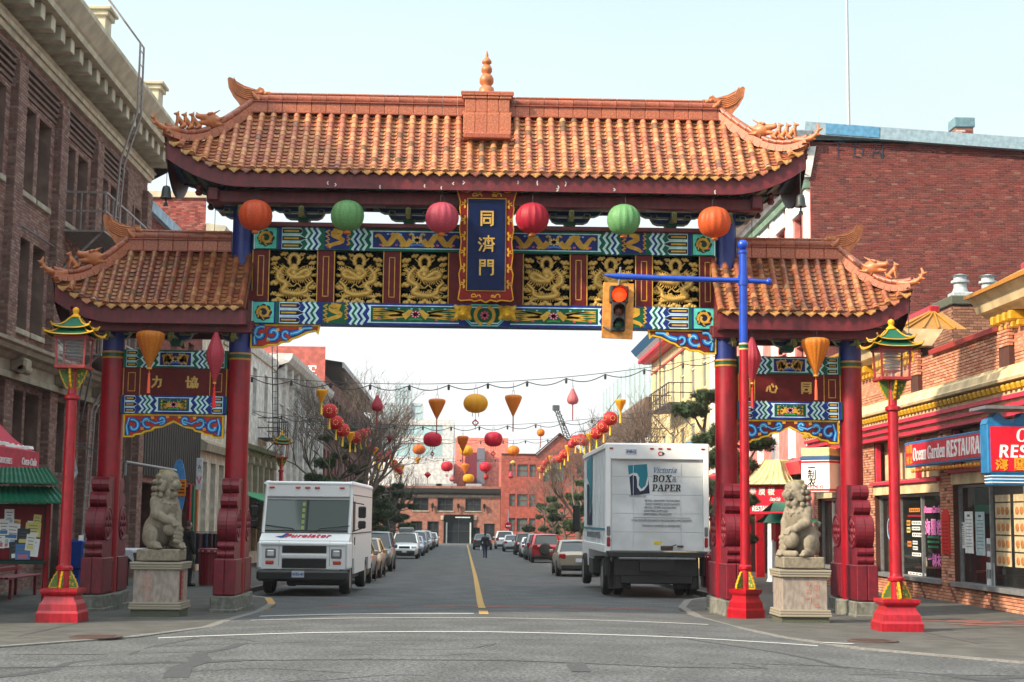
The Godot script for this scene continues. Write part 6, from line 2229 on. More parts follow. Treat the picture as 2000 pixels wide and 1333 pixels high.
# ---------------------------------------------------------------- vehicles
func wheel(parent: Node3D, x: float, z: float, r: float, w: float, s: float) -> void:      # s: +1 outer face towards +x
	var B := Basis(Vector3.BACK, -s * PI / 2)
	var b := Mb.new()
	b.lathe([Vector2(r * 0.62, -w / 2), Vector2(r * 0.9, -w / 2), Vector2(r, -w * 0.32), Vector2(r, w * 0.32), Vector2(r * 0.93, w / 2), Vector2(r * 0.66, w / 2), Vector2(r * 0.62, w * 0.4)], Vector3.ZERO, 22, true, B)
	var o := Node3D.new()
	o.name = "wheel"
	parent.add_child(o, true)
	o.position = V(x, r, z)
	obj("tyre", b, M.rubber, o)
	b = Mb.new()
	b.lathe([Vector2(0.02, w * 0.12), Vector2(r * 0.5, w * 0.12), Vector2(r * 0.63, w * 0.42), Vector2(r * 0.66, w * 0.47)], Vector3.ZERO, 20, true, B)
	for k in 5:
		var a := TAU * k / 5
		b.beam(B * V(0, w * 0.3, 0), B * V(cos(a) * r * 0.6, w * 0.36, sin(a) * r * 0.6), r * 0.16, 0.03, B.y)
	b.lathe([Vector2(0.02, w * 0.36), Vector2(r * 0.16, w * 0.34), Vector2(r * 0.18, w * 0.25)], Vector3.ZERO, 12, true, B)
	obj("rim", b, M.rim, o)

func car(label: String, kind: String, paint: StandardMaterial3D, x: float, z: float, away: bool, turn := 0.0, opts := {}) -> Node3D:
	# z is where the end that faces us stands; built nose towards +z, turned round when it drives away
	var suv := kind == "suv"
	var L := 4.55 if suv else 4.65
	var hw := 0.92 if suv else 0.89
	var H := 1.72 if suv else 1.45
	var belt := 1.05 if suv else 0.92
	var hood := 0.98 if suv else 0.86
	var tail := 1.08 if suv else 0.98
	var t := thing("parked_car" if not opts.has("moving") else "moving_car", label, "car", V(x, gy(z) + 0.005, z - L / 2), (PI if away else 0.0) + turn, "cars along the street")
	# lower body: stations from the nose to the tail
	var st := [[L / 2, 0.42, 0.62, hw * 0.72, 0.52], [L / 2 - 0.12, 0.3, hood * 0.84, hw * 0.9, 0.6], [L / 2 - 0.45, 0.24, hood * 0.95, hw * 0.98, 0.62], [L / 2 - 1.2, 0.22, hood + 0.06, hw, 0.68], [L / 2 - 1.45, 0.22, belt + 0.02, hw, 0.7], [0, 0.22, belt + 0.02, hw, 0.7], [-L / 2 + 1.0, 0.22, belt + 0.04, hw, 0.72], [-L / 2 + 0.35, 0.26, tail, hw * 0.98, 0.72], [-L / 2 + 0.08, 0.32, tail - 0.03, hw * 0.94, 0.66], [-L / 2, 0.4, tail - 0.14, hw * 0.86, 0.6]]
	var rows := []
	for q in st:
		var row := PV()
		var top: float = q[2]
		var w: float = q[3]
		for p in [[0.0, q[1]], [0.86, q[1]], [0.97, q[1] + 0.1], [1.0, q[4]], [0.985, lerpf(q[4], top, 0.6)], [0.9, top - 0.03], [0.78, top + 0.012], [0.4, top + 0.03], [0.0, top + 0.035]]:
			row.append(V(p[0] * w, p[1], q[0]))
		for k in range(7, -1, -1):
			row.append(V(-row[k].x, row[k].y, row[k].z))
		rows.append(row)
	var b := Mb.new()
	b.grid(rows, 1)
	for e in [0, rows.size() - 1]:
		var c := V(0, (st[e][1] + st[e][2]) / 2, st[e][0])
		for k in rows[e].size() - 1:
			if e == 0: b.tri(c, rows[0][k + 1], rows[0][k])
			else: b.tri(c, rows[e][k], rows[e][k + 1])
	# cabin: roof slab and pillars
	var zb0 := L / 2 - (1.15 if suv else 1.35)
	var zb1 := -L / 2 + (0.22 if suv else 0.85)
	var zt0 := L / 2 - (1.75 if suv else 2.05)
	var zt1 := -L / 2 + (0.6 if suv else 1.55)
	var wb := hw * 0.9
	var wt := hw * 0.72
	var c8 := []
	for q in [[wb, belt, zb0], [wb, belt, zb1], [wt, H - 0.06, zt1], [wt, H - 0.06, zt0]]:
		c8.append(V(q[0], q[1], q[2]))
	rows = []
	for q in [[zt0 + 0.04, -0.07, 0.99], [zt0 - 0.25, -0.005, 1.0], [(zt0 + zt1) / 2, 0.0, 1.02], [zt1 + 0.15, -0.015, 1.0], [zt1 - 0.05, -0.07, 0.98]]:
		var row := PV()
		for p in [[1.0, -0.06], [0.96, -0.02], [0.8, 0.0], [0.0, 0.02], [-0.8, 0.0], [-0.96, -0.02], [-1.0, -0.06]]:
			row.append(V(p[0] * wt * q[2] * 1.03, H + p[1] + q[1], q[0]))
		rows.append(row)
	b.grid(rows, 2)
	for s in [-1.0, 1.0]:
		var m := V(s, 1, 1)
		b.beam(c8[0] * m, c8[3] * m, 0.07, 0.06)
		b.beam(c8[1] * m, c8[2] * m, 0.1 if not suv else 0.14, 0.07)
		b.beam(V(s * wb, belt, 0.05), V(s * wt, H - 0.06, 0.0), 0.06, 0.09)
		if suv: b.beam(V(s * wb, belt, -L / 2 + 1.25), V(s * wt, H - 0.06, -L / 2 + 1.2), 0.06, 0.12)
		b.cbox(V(s * (hw + 0.08), belt + 0.04, zb0 - 0.4), V(0.18, 0.15, 0.1), 0.03)
	obj("body", b, paint, t)
	var g := Mb.new()
	var top := []
	for q in c8: top.append(q)
	for s in [-1.0, 1.0]:
		var m := V(s * 0.985, 1, 1)
		g._cq(c8[0] * m, c8[1] * m, c8[2] * m, c8[3] * m, V(s, 0.2, 0))
	var mm := V(-1, 1, 1)
	g._cq(c8[0], c8[3], c8[3] * mm, c8[0] * mm, V(0, 0.3, 1))
	g._cq(c8[1], c8[2], c8[2] * mm, c8[1] * mm, V(0, 0.3, -1))
	obj("windows", g, M.car_glass, t)
	for s in [-1.0, 1.0]:
		for zz in [L / 2 - 0.88, -L / 2 + 0.9]:
			var a := Mb.new()
			a.lathe([Vector2(0.4, -0.03), Vector2(0.4, 0.0), Vector2(0.02, 0.001)], V(s * (hw - 0.015), 0.34, zz), 18, true, Basis(Vector3.BACK, -s * PI / 2))
			obj("wheel_arch", a, M.black_plastic, t)
			wheel(t, s * (hw - 0.1), zz, 0.335 if not suv else 0.36, 0.22, s)
	# face and tail
	var f := Mb.new()
	f.cbox(V(0, 0.42, L / 2 - 0.04), V(hw * 1.5, 0.24, 0.16), 0.04)
	f.cbox(V(0, 0.68 if not suv else 0.76, L / 2 - 0.06), V(hw * 0.8, 0.16, 0.1), 0.02)
	f.cbox(V(0, 0.38, -L / 2 + 0.03), V(hw * 1.6, 0.2, 0.14), 0.04)
	f.box(V(0, 0.25, 0), V(hw * 1.86, 0.1, L * 0.55))
	obj("dark_trim", f, M.black_plastic, t)
	for s in [-1.0, 1.0]:
		var h := Mb.new()
		h.cbox(V(s * hw * 0.68, 0.7 if not suv else 0.8, L / 2 - 0.12), V(0.34, 0.15, 0.2), 0.04, Basis(Vector3.UP, s * 0.3))
		obj("headlight", h, M.headlight, t)
		h = Mb.new()
		h.cbox(V(s * hw * 0.76, 0.82 if not suv else 0.95, -L / 2 + 0.06), V(0.26, 0.2 if not suv else 0.3, 0.16), 0.03, Basis(Vector3.UP, -s * 0.25))
		obj("tail_light", h, M.tail_light, t)
	var p := Mb.new()
	p.box(V(0, 0.5, L / 2 + 0.05), V(0.3, 0.15, 0.012))
	p.box(V(0, 0.66, -L / 2 - 0.045), V(0.3, 0.15, 0.012))
	obj("number_plate", p, M.plate, t)
	if opts.has("spare"):
		var sp := Mb.new()
		sp.lathe([Vector2(0.36, 0), Vector2(0.37, 0.16), Vector2(0.3, 0.2), Vector2(0.01, 0.2)], V(0.1, 0.82, -L / 2 - 0.02), 24, true, Basis(Vector3.RIGHT, -PI / 2))
		obj("spare_wheel_cover", sp, M.rubber, t)
	if opts.has("rack"):
		var rk := Mb.new()
		rk.cbox(V(0, H + 0.2, -0.5), V(1.0, 0.3, 1.6), 0.08)
		for zz in [-0.1, -0.9]: rk.bar(V(-0.6, H + 0.06, zz), V(0.6, H + 0.06, zz), 0.02)
		obj("roof_box", rk, M.grey_metal, t)
	return t

func build_vehicles() -> void:
	step_van()
	box_truck()
	car("pewter sedan parked hard behind the white step van", "sedan", M.car_tan, -4.05, -48.4, false)
	car("gold sedan parked second behind the white step van", "sedan", M.car_gold, -4.1, -55.0, false)
	car("dark grey family van parked behind the gold sedan on the left", "suv", M.car_slate, -4.25, -65.5, false)
	car("silvery white SUV with a roof box parked on the left kerb", "suv", M.car_white, -4.25, -100.0, false, 0.0, {"rack": true})
	car("pale blue grey sedan parked behind the white SUV with roof box", "sedan", M.car_blue, -4.15, -110.0, false)
	car("grey SUV parked third from the far end of the left kerb", "suv", M.car_grey, -4.2, -120.0, false)
	car("silver SUV parked second from the far end of the left kerb", "suv", M.car_silver, -4.15, -133.0, false)
	car("black sedan parked between silver and white cars at the left kerb's far end", "sedan", M.car_black, -4.1, -143.0, false)
	car("small white sedan parked last on the left kerb by the brick building", "sedan", M.car_white, -4.0, -153.0, false)
	car("beige sedan parked just ahead of the white box truck", "sedan", M.car_tan, 4.5, -60.5, true)
	car("red SUV with a black spare wheel on its tailgate", "suv", M.car_red, 4.75, -90.5, true, 0.0, {"spare": true})
	car("charcoal hatchback parked ahead of the red SUV", "suv", M.car_slate, 4.75, -99.5, true)
	car("white hatchback parked between two dark cars on the right kerb", "sedan", M.car_white, 4.7, -108.0, true)
	car("black SUV parked ahead of the white hatchback on the right kerb", "suv", M.car_black, 4.55, -116.0, true)
	car("silver sedan parked second from the far end of the right kerb", "sedan", M.car_silver, 3.95, -130.0, true)
	car("white SUV parked last on the right kerb by the stop sign", "suv", M.car_white, 3.5, -143.0, true)
	car("dark teal sedan driving away beyond the walking man", "sedan", M.car_teal, 1.35, -139.0, true, 0.0, {"moving": true})

func step_van() -> void:
	var t := thing("delivery_van", "white step van facing the camera at the left kerb", "delivery van", V(-4.15, -0.355, -37.95), -0.025)
	var W := 2.26
	# body as a side profile extruded across; local z back from the front bumper
	var pr := P2([Vector2(0.0, 0.66), Vector2(0.0, 1.25), Vector2(0.05, 1.38), Vector2(0.42, 1.56), Vector2(0.72, 2.44), Vector2(0.7, 2.5), Vector2(0.74, 2.78), Vector2(0.84, 2.86), Vector2(6.3, 2.88), Vector2(6.4, 2.8), Vector2(6.4, 0.5), Vector2(5.6, 0.5), Vector2(5.5, 0.85), Vector2(4.5, 0.85), Vector2(4.4, 0.5), Vector2(1.5, 0.5), Vector2(1.4, 0.9), Vector2(0.5, 0.9), Vector2(0.42, 0.66)])
	var b := Mb.new()
	b.prism(pr, Transform3D(Basis(V(0, 0, -1), Vector3.UP, V(1, 0, 0)), V(-W / 2, 0, 0)), W)
	for s in [-1.0, 1.0]:
		b.cbox(V(s * (W / 2 - 0.02), 1.0, -0.3), V(0.12, 0.7, 0.7), 0.05)
		b.cbox(V(s * (W / 2), 2.82, -3.5), V(0.05, 0.06, 5.7), 0.01)
		b.tube(PV([V(s * (W / 2 - 0.04), 2.84, -0.8), V(s * (W / 2 - 0.04), 2.84, -6.3)]), 0.06, 8)
		b.tube(PV([V(s * (W / 2 - 0.03), 1.55, -0.42), V(s * (W / 2 - 0.03), 2.45, -0.72), V(s * (W / 2 - 0.04), 2.8, -0.76)]), 0.05, 8)
	b.tube(PV([V(-W / 2 + 0.03, 2.82, -0.79), V(W / 2 - 0.03, 2.82, -0.79)]), 0.06, 8)
	b.tube(PV([V(-W / 2 + 0.05, 1.28, -0.04), V(W / 2 - 0.05, 1.28, -0.04)]), 0.07, 8)
	obj("body", b, M.white_paint, t)
	b = Mb.new()
	for s in [-1.0, 1.0]:
		b._cq(V(s * (W / 2 + 0.004), 0.6, -1.52), V(s * (W / 2 + 0.004), 2.5, -1.52), V(s * (W / 2 + 0.004), 2.5, -1.54), V(s * (W / 2 + 0.004), 0.6, -1.54), V(s, 0, 0))
		b.box(V(s * (W / 2 + 0.004), 1.5, -0.95), V(0.008, 2.0, 0.02))
		b.box(V(s * (W / 2 + 0.004), 2.55, -3.5), V(0.008, 0.02, 5.6))
		b.box(V(s * (W / 2 + 0.006), 1.55, -3.5), V(0.012, 0.03, 5.6))
		b.box(V(s * (W / 2 + 0.006), 2.0, -1.22), V(0.01, 0.75, 0.42))
	for x in [-0.62, 0.66]: b.box(V(x, 1.05, 0.0), V(0.008, 0.62, 0.012))
	b.box(V(0, 1.57, -0.405), V(W - 0.08, 0.012, 0.02))
	b.box(V(0, 2.47, -0.7), V(W - 0.06, 0.012, 0.02))
	b.box(V(W / 2 + 0.01, 1.35, -1.42), V(0.02, 0.2, 0.05))
	obj("door_seam", b, M.black_plastic, t)
	# windscreen in two panes with a dark surround
	var wn := V(0, 0.32, 0.95).normalized()
	var lean := Basis(Vector3.RIGHT, -atan2(0.30, 0.88))
	b = Mb.new()
	b.box(V(0, 2.0, -0.565) + lean.z * 0.004, V(W - 0.1, 0.86, 0.02), lean)
	obj("windscreen_seal", b, M.black_plastic, t)
	for s in [-1.0, 1.0]:
		b = Mb.new()
		b.box(V(s * 0.545, 2.0, -0.56) + lean.z * 0.014, V(1.03, 0.8, 0.012), lean)
		obj("windscreen", b, M.van_glass, t)
		b = Mb.new()
		var p0 := V(s * 0.25, 1.585, -0.39)
		b.tube(PV([p0, p0 + lean * V(s * 0.1, 0.08, 0.03), p0 + lean * V(s * 0.85 if s > 0 else -0.8, 0.17, 0.02)]), 0.012, 5)
		obj("wiper", b, M.black_plastic, t)
		b = Mb.new()
		b.cbox(V(s * 0.83, 1.05, 0.0), V(0.27, 0.24, 0.05), 0.03)
		obj("headlight_bezel", b, M.grey_metal, t)
		b = Mb.new()
		b.cbox(V(s * 0.83, 1.05, 0.012), V(0.2, 0.17, 0.05), 0.04)
		obj("headlight", b, M.headlight, t)
		b = Mb.new()
		b.cbox(V(s * 0.85, 0.82, 0.0), V(0.21, 0.09, 0.04), 0.03)
		obj("indicator", b, M.amber_lens, t)
		# mirrors on arms
		b = Mb.new()
		b.bar(V(s * W / 2, 2.35, -0.85), V(s * (W / 2 + 0.3), 2.3, -0.7), 0.015)
		b.bar(V(s * W / 2, 1.6, -0.85), V(s * (W / 2 + 0.3), 1.7, -0.7), 0.015)
		b.cbox(V(s * (W / 2 + 0.26), 2.1, -0.7), V(0.2, 0.3, 0.08), 0.03)
		b.cbox(V(s * (W / 2 + 0.26), 1.78, -0.7), V(0.2, 0.2, 0.08), 0.03)
		obj("mirror", b, M.black_plastic, t)
		for zz in [-0.95, -5.0]:
			wheel(t, s * (W / 2 - 0.16), zz, 0.4, 0.26, s)
	b = Mb.new()
	for k in 5:
		b.box(V(-0.1, 1.68 + k * 0.15, -0.45 - k * 0.051) + lean.z * 0.028, V(0.07, 0.1, 0.01), lean)
	obj("sticker_strip", b, M.sticker, t)
	b = Mb.new()
	b.cbox(V(0.02, 1.17, 0.0), V(1.12, 0.22, 0.03), 0.01)
	b.cbox(V(0.02, 0.8, 0.0), V(1.12, 0.24, 0.03), 0.01)
	for k in 3:
		b.box(V(0.02, 1.1 + k * 0.06, 0.012), V(1.08, 0.015, 0.02))
		b.box(V(0.02, 0.73 + k * 0.06, 0.012), V(1.08, 0.015, 0.02))
	obj("grille", b, M.black_plastic, t)
	b = Mb.new()
	b.cbox(V(0.02, 0.98, 0.01), V(1.14, 0.09, 0.04), 0.01)
	obj("grille_bar", b, M.white_paint, t)
	b = Mb.new()
	b.cbox(V(0, 0.5, 0.06), V(2.3, 0.28, 0.26), 0.06)
	b.box(V(0, 0.42, -3.2), V(1.9, 0.16, 6.0))
	b.box(V(0.2, 0.3, -1.0), V(1.3, 0.16, 0.4))
	obj("bumper", b, M.black_plastic, t)
	b = Mb.new()
	b.box(V(-0.1, 0.54, 0.198), V(0.31, 0.16, 0.01))
	obj("number_plate", b, M.plate, t)
	letters("plate_number", "AO85-4U", 0.07, M.ink_blue, t, V(-0.1, 0.54, 0.206), Basis(), true, "Droid Sans", 0.72)
	for x in [-0.95, -0.28, -0.03, 0.22, 0.86]:
		b = Mb.new()
		b.cbox(V(x, 2.72, -0.72), V(0.14, 0.05, 0.05), 0.02)
		obj("clearance_light", b, M.amber_lens, t)
	var hood := Basis(Vector3.RIGHT, -1.12)
	letters("red_lettering", "Purolator", 0.17, M.ink_red, t, V(0.08, 1.49, -0.235), hood, true, "Droid Sans", 1.05, 0.35)
	b = Mb.new()
	b.prism(P2([Vector2(-0.75, -0.05), Vector2(-0.6, -0.02), Vector2(-0.5, 0.12), Vector2(-0.43, 0.12), Vector2(-0.52, -0.09), Vector2(-0.62, -0.09)]), Transform3D(hood, V(0, 1.49, -0.235)), 0.006)
	obj("blue_arrow", b, M.ink_blue, t)

func box_truck() -> void:
	var t := thing("box_truck", "white box truck seen from behind at the right kerb", "truck", V(4.9, -0.385, -38.7), 0.0)
	var W := 2.68
	var y0 := 1.2
	var y1 := 3.98
	var LB := 7.6
	var b := Mb.new()
	b.span(V(-W / 2 + 0.02, y0, -LB), V(W / 2 - 0.02, y1 - 0.03, -0.06))
	obj("box_body", b, M.white_panel, t)
	b = Mb.new()
	for s in [-1.0, 1.0]:
		b.cbox(V(s * (W / 2 - 0.06), (y0 + y1) / 2, -0.05), V(0.14, y1 - y0, 0.16), 0.015)
		b.cbox(V(s * (W / 2), y1 - 0.06, -LB / 2), V(0.05, 0.12, LB), 0.01)
		b.cbox(V(s * (W / 2), y0 + 0.06, -LB / 2), V(0.05, 0.2, LB), 0.01)
	b.cbox(V(0, y1 - 0.2, -0.05), V(W, 0.4, 0.15), 0.015)
	b.cbox(V(0, y1 + 0.005, -LB / 2), V(W, 0.03, LB), 0.01)
	obj("box_frame", b, M.white_paint, t)
	b = Mb.new()
	for k in 5:
		b.cbox(V(0, y0 + 0.25 + k * 0.48, -0.07), V(W - 0.28, 0.472, 0.06), 0.006)
	obj("roller_door", b, M.white_panel, t)
	b = Mb.new()
	for s in [-1.0, 1.0]:
		for k in 14:
			b.box(V(s * (W / 2 - 0.012), (y0 + y1) / 2, -0.5 - k * 0.52), V(0.02, y1 - y0 - 0.3, 0.035))
		b.bar(V(s * 0.62, y0 + 0.1, -0.03), V(s * 0.62, y1 - 0.5, -0.03), 0.008)
	obj("side_ribs", b, M.white_panel, t)
	# printed on the door
	var L := func(h, s, m, x, y, bold, face, sq, sl): letters("door_lettering", s, h, m, t, V(x, y, -0.034), Basis(), bold, face, sq, sl)
	L.call(0.13, "Victoria", M.ink_steel, 0.21, 3.3, false, "Droid Serif", 0.92, 0.35)
	L.call(0.17, "BOX", M.ink_black, 0.13, 3.08, true, "Droid Serif", 0.95, 0.12)
	L.call(0.12, "&", M.ink_grey, 0.46, 3.07, false, "Droid Serif", 1.0, 0.2)
	L.call(0.17, "PAPER", M.ink_black, 0.25, 2.84, true, "Droid Serif", 0.95, 0.12)
	L.call(0.045, "SUPPLIERS OF:", M.ink_grey, -0.5, 2.62, false, "Droid Sans", 1.1, 0.0)
	var rows := ["· RETAIL GROCERY PACKAGING", "· FOOD SERVICE DISPOSABLES", "· RETAIL STORE PACKAGING", "· SHIPPING SUPPLIES", "· JANITORIAL PRODUCTS"]
	for i in 5:
		L.call(0.05, rows[i], M.ink_grey, [0.12, 0.13, 0.07, -0.05, 0.0][i], 2.51 - i * 0.088, false, "Droid Sans", 1.0, 0.0)
	L.call(0.05, "VANCOUVER ISLAND'S PACKAGING SPECIALISTS", M.ink_grey, 0.12, 2.0, false, "Droid Sans", 1.05, 0.0)
	L.call(0.05, "\"LOCALLY OWNED & OPERATED\"", M.ink_grey, 0.12, 1.86, false, "Droid Sans", 1.0, 0.0)
	b = Mb.new()
	b.box(V(0.12, 2.07, -0.036), V(1.5, 0.008, 0.004))
	obj("door_rule", b, M.ink_black, t)
	# square mark with a swirl
	for q in [[M.ink_teal, [Vector2(-0.3, 0.36), Vector2(0.2, 0.4), Vector2(0.22, 0.1), Vector2(0.16, -0.16), Vector2(0.05, -0.25), Vector2(-0.02, -0.15), Vector2(0.0, 0.05), Vector2(-0.06, 0.16), Vector2(-0.16, 0.17), Vector2(-0.28, 0.12)]], [M.ink_navy, [Vector2(-0.26, 0.06), Vector2(-0.18, 0.11), Vector2(-0.08, 0.08), Vector2(-0.06, -0.05), Vector2(-0.06, -0.2), Vector2(0.02, -0.31), Vector2(0.12, -0.28), Vector2(0.22, -0.14), Vector2(0.24, 0.0), Vector2(0.27, -0.36), Vector2(-0.22, -0.42)]]]:
		b = Mb.new()
		b.prism(P2(q[1]), xf(-0.46, 3.06, -0.04), 0.006, false)
		obj("door_emblem", b, q[0], t)
	b = Mb.new()
	b.box(V(-0.68, y1 - 0.2, 0.03), V(0.3, 0.14, 0.01))
	obj("number_plate", b, M.plate, t)
	letters("plate_number", "6145-CJ", 0.07, M.ink_blue, t, V(-0.68, y1 - 0.2, 0.038), Basis(), true, "Droid Sans", 0.7)
	for x in [-1.2, -0.14, 0.08, 0.3, 1.2]:
		b = Mb.new()
		b.cbox(V(x, y1 - 0.12, 0.03), V(0.1, 0.04, 0.03), 0.01)
		obj("clearance_light", b, M.tail_light, t)
	b = Mb.new(lin(214, 30, 40))
	b.ribbon(arc(Vector2(0.08, y1 - 0.25), 0.045, 40, 320, 10), 0.03, xf(0, 0, 0.026), 0.006)
	b.col = lin(20, 20, 24)
	b.prism(P2([Vector2(0.13, y1 - 0.19), Vector2(0.2, y1 - 0.25), Vector2(0.13, y1 - 0.31)]), xf(0, 0, 0.026), 0.006)
	obj("round_emblem", b, M.paint, t)
	for s in [-1.0, 1.0]:
		for q in [[1.72, M.grey_metal], [1.44, M.tail_light]]:
			b = Mb.new()
			b.cbox(V(s * (W / 2 - 0.07), q[0], 0.04), V(0.09, 0.25, 0.05), 0.03)
			obj("tail_lamp", b, q[1], t)
	b = Mb.new()
	b.cbox(V(0.25, 1.3, -0.01), V(0.32, 0.1, 0.06), 0.02)
	b.bar(V(0.1, 1.24, 0), V(0.5, 1.38, 0), 0.015)
	b.cbox(V(0.6, 1.34, -0.01), V(0.16, 0.05, 0.05), 0.01)
	obj("door_latch", b, M.rust_iron, t)
	b = Mb.new(lin(230, 210, 60))
	b.box(V(0.02, 1.42, -0.036), V(0.2, 0.08, 0.004))
	obj("yellow_sticker", b, M.paint, t)
	# side print
	b = Mb.new()
	b.box(V(-W / 2 + 0.001, 1.76, -LB / 2), V(0.006, 0.05, LB - 0.3))
	obj("side_stripe", b, M.ink_teal, t)
	for q in [[M.ink_teal, [Vector2(-1.0, 0.9), Vector2(0.9, 1.0), Vector2(0.9, 0.0), Vector2(0.2, -0.7), Vector2(0.0, 0.2), Vector2(-0.9, 0.4)]], [M.ink_navy, [Vector2(-0.9, 0.2), Vector2(-0.3, 0.2), Vector2(-0.1, -0.8), Vector2(0.6, -0.6), Vector2(0.95, -0.1), Vector2(0.9, -1.0), Vector2(-0.8, -1.0)]]]:
		b = Mb.new()
		b.prism(P2(q[1]), Transform3D(ry(-PI / 2), V(-W / 2 - 0.003, 2.85, -5.2)), 0.006, false)
		obj("side_emblem", b, q[0], t)
	letters("side_lettering", "VANCOUVER ISLAND'S PACKAGING", 0.16, M.ink_grey, t, V(-W / 2 - 0.003, 1.58, -LB / 2), ry(-PI / 2), false, "Droid Sans", 1.3)
	# underframe, tail lift, mudflaps
	b = Mb.new()
	b.cbox(V(0, 1.12, -0.1), V(W - 0.1, 0.14, 0.3), 0.02)
	b.cbox(V(0, 0.8, -0.2), V(2.2, 0.5, 0.12), 0.03)
	b.cbox(V(0, 0.56, -0.3), V(1.9, 0.4, 0.3), 0.03)
	b.box(V(0, 0.85, -LB / 2), V(0.9, 0.3, LB))
	for s in [-1.0, 1.0]:
		b.cbox(V(s * 0.98, 0.62, -0.35), V(0.2, 0.8, 0.3), 0.03)
		b.cbox(V(s * 0.9, 0.55, -0.8), V(0.6, 0.7, 0.03), 0.01)
		b.cbox(V(s * 1.1, 0.7, -4.6), V(0.5, 0.5, 1.4), 0.05)
		b.bar(V(s * 0.95, 0.5, -0.3), V(s * 0.75, 1.1, -0.4), 0.05)
		b.cbox(V(s * (W / 2 - 0.1), 0.8, -0.5), V(0.12, 0.5, 0.2), 0.02)
	b.cbox(V(0, 0.4, -2.0), V(1.8, 0.2, 0.25), 0.05)
	obj("underframe", b, M.black_plastic, t)
	b = Mb.new()
	b.cbox(V(0, 1.02, 0.0), V(2.0, 0.06, 0.12), 0.015)
	obj("tail_lift_edge", b, M.grey_metal, t)
	b = Mb.new(lin(226, 176, 50))
	b.box(V(0.1, 0.83, -0.13), V(0.42, 0.11, 0.02))
	obj("yellow_plate", b, M.paint, t)
	letters("maker_plate_lettering", "MAXON", 0.07, M.ink_black, t, V(0.1, 0.83, -0.116), Basis(), true, "Droid Sans", 1.05)
	for s in [-1.0, 1.0]:
		for zz in [[-1.9, 0.0], [-1.9, -0.3], [-8.6, 0.0]]:
			wheel(t, s * (W / 2 - 0.2 + zz[1]), zz[0], 0.48, 0.25, s)
	# cab
	b = Mb.new()
	b.prism(P2([Vector2(7.75, 0.6), Vector2(7.75, 2.7), Vector2(8.6, 2.75), Vector2(9.1, 1.9), Vector2(10.2, 1.6), Vector2(10.4, 1.4), Vector2(10.4, 0.6)]), Transform3D(Basis(V(0, 0, -1), Vector3.UP, V(1, 0, 0)), V(-1.15, 0, 0)), 2.3)
	obj("cab", b, M.white_paint, t)
	b = Mb.new()
	for s in [-1.0, 1.0]:
		b.bar(V(s * 1.15, 2.2, -8.7), V(s * 1.5, 2.2, -8.6), 0.02)
		b.cbox(V(s * 1.48, 2.05, -8.6), V(0.22, 0.85, 0.12), 0.04)
	obj("mirror", b, M.black_plastic, t)

# ---------------------------------------------------------------- people
func person(label: String, at: Vector3, turn: float, cloth: Dictionary, walking: bool, held: bool) -> void:
	var s := Sdf.new(V(-0.45, -0.02, -0.45), V(0.45, 1.78, 0.45), 0.016)
	var hip := 0.92
	var st := 0.2 if walking else 0.03
	for q in [[-1.0, 1.0], [1.0, -1.0]]:
		var sx: float = q[0]
		var f: float = q[1]
		var h := V(sx * 0.09, hip, 0)
		var kn := V(sx * 0.1, 0.5, f * st * 0.7 + 0.03)
		var an := V(sx * 0.1, 0.09 + (0.05 if walking and f < 0 else 0.0), f * st - (0.04 if f < 0 else 0.0))
		s.cap(h, kn, 0.1, 0.07, 0.04)
		s.cap(kn, an, 0.072, 0.055, 0.02)
		s.cap(an + V(0, -0.045, -0.02), an + V(sx * 0.02, -0.05, 0.15), 0.045, 0.04, 0.02)
		var sh := V(sx * 0.2, 1.42, 0)
		var el := V(sx * 0.27, 1.13, -f * st * 0.5 - 0.02)
		var wr := V(sx * 0.25, 0.88, -f * st * 0.7 + 0.08)
		s.cap(sh, el, 0.068, 0.055, 0.04)
		s.cap(el, wr, 0.055, 0.042, 0.02)
		s.cap(wr, wr + V(0, -0.08, 0.02), 0.03, 0.034, 0.015)
		for k in 4:
			s.cap(wr + V(0, -0.1, -0.02 + 0.018 * k), wr + V(-sx * 0.02, -0.17 + 0.01 * absf(k - 1.5), 0.0 + 0.018 * k), 0.011, 0.009, 0.006)
		s.cap(wr + V(-sx * 0.02, -0.04, 0.03), wr + V(-sx * 0.03, -0.1, 0.055), 0.012, 0.01, 0.008)
	s.cap(V(-0.07, 0.95, 0), V(0.07, 0.95, 0), 0.12, 0.12, 0.05)
	s.cap(V(0, 1.0, 0), V(0, 1.3, -0.01), 0.15, 0.16, 0.06)
	s.cap(V(-0.12, 1.38, -0.01), V(0.12, 1.38, -0.01), 0.12, 0.12, 0.06)
	s.cap(V(0, 1.42, 0), V(0, 1.56, 0.02), 0.06, 0.055, 0.03)
	s.ell(V(0, 1.64, 0.03), V(0.078, 0.115, 0.098), 0.02)
	s.cap(V(0, 1.63, 0.125), V(0, 1.61, 0.14), 0.012, 0.014, 0.012)
	for sx in [-1.0, 1.0]: s.ell(V(sx * 0.08, 1.635, 0.02), V(0.014, 0.03, 0.02), 0.008)
	var paint := func(p: Vector3) -> Color:
		if p.y > 1.53:
			if p.y > 1.7 or (p.z < 0.03 and p.y > 1.6): return cloth.hair
			return lin(196, 148, 122)
		if p.y < 0.1: return lin(28, 26, 26)
		if p.y < 0.86 and absf(p.x) < 0.2: return cloth.legs
		if p.y < 0.86: return lin(190, 140, 116)
		return cloth.top
	var o := obj("person", s.mesh(paint), M.cloth, null, at)
	o.rotation.y = turn
	tag(o, label, "person")
	if held:
		var b := Mb.new()
		b.cbox(V(0.3, 0.72, 0.1), V(0.03, 0.3, 0.24), 0.01)
		var bag := obj("shopping_bag", b, M.paper, null, at)
		bag.rotation.y = turn
		tag(bag, "white bag in the walking man's right hand", "bag")

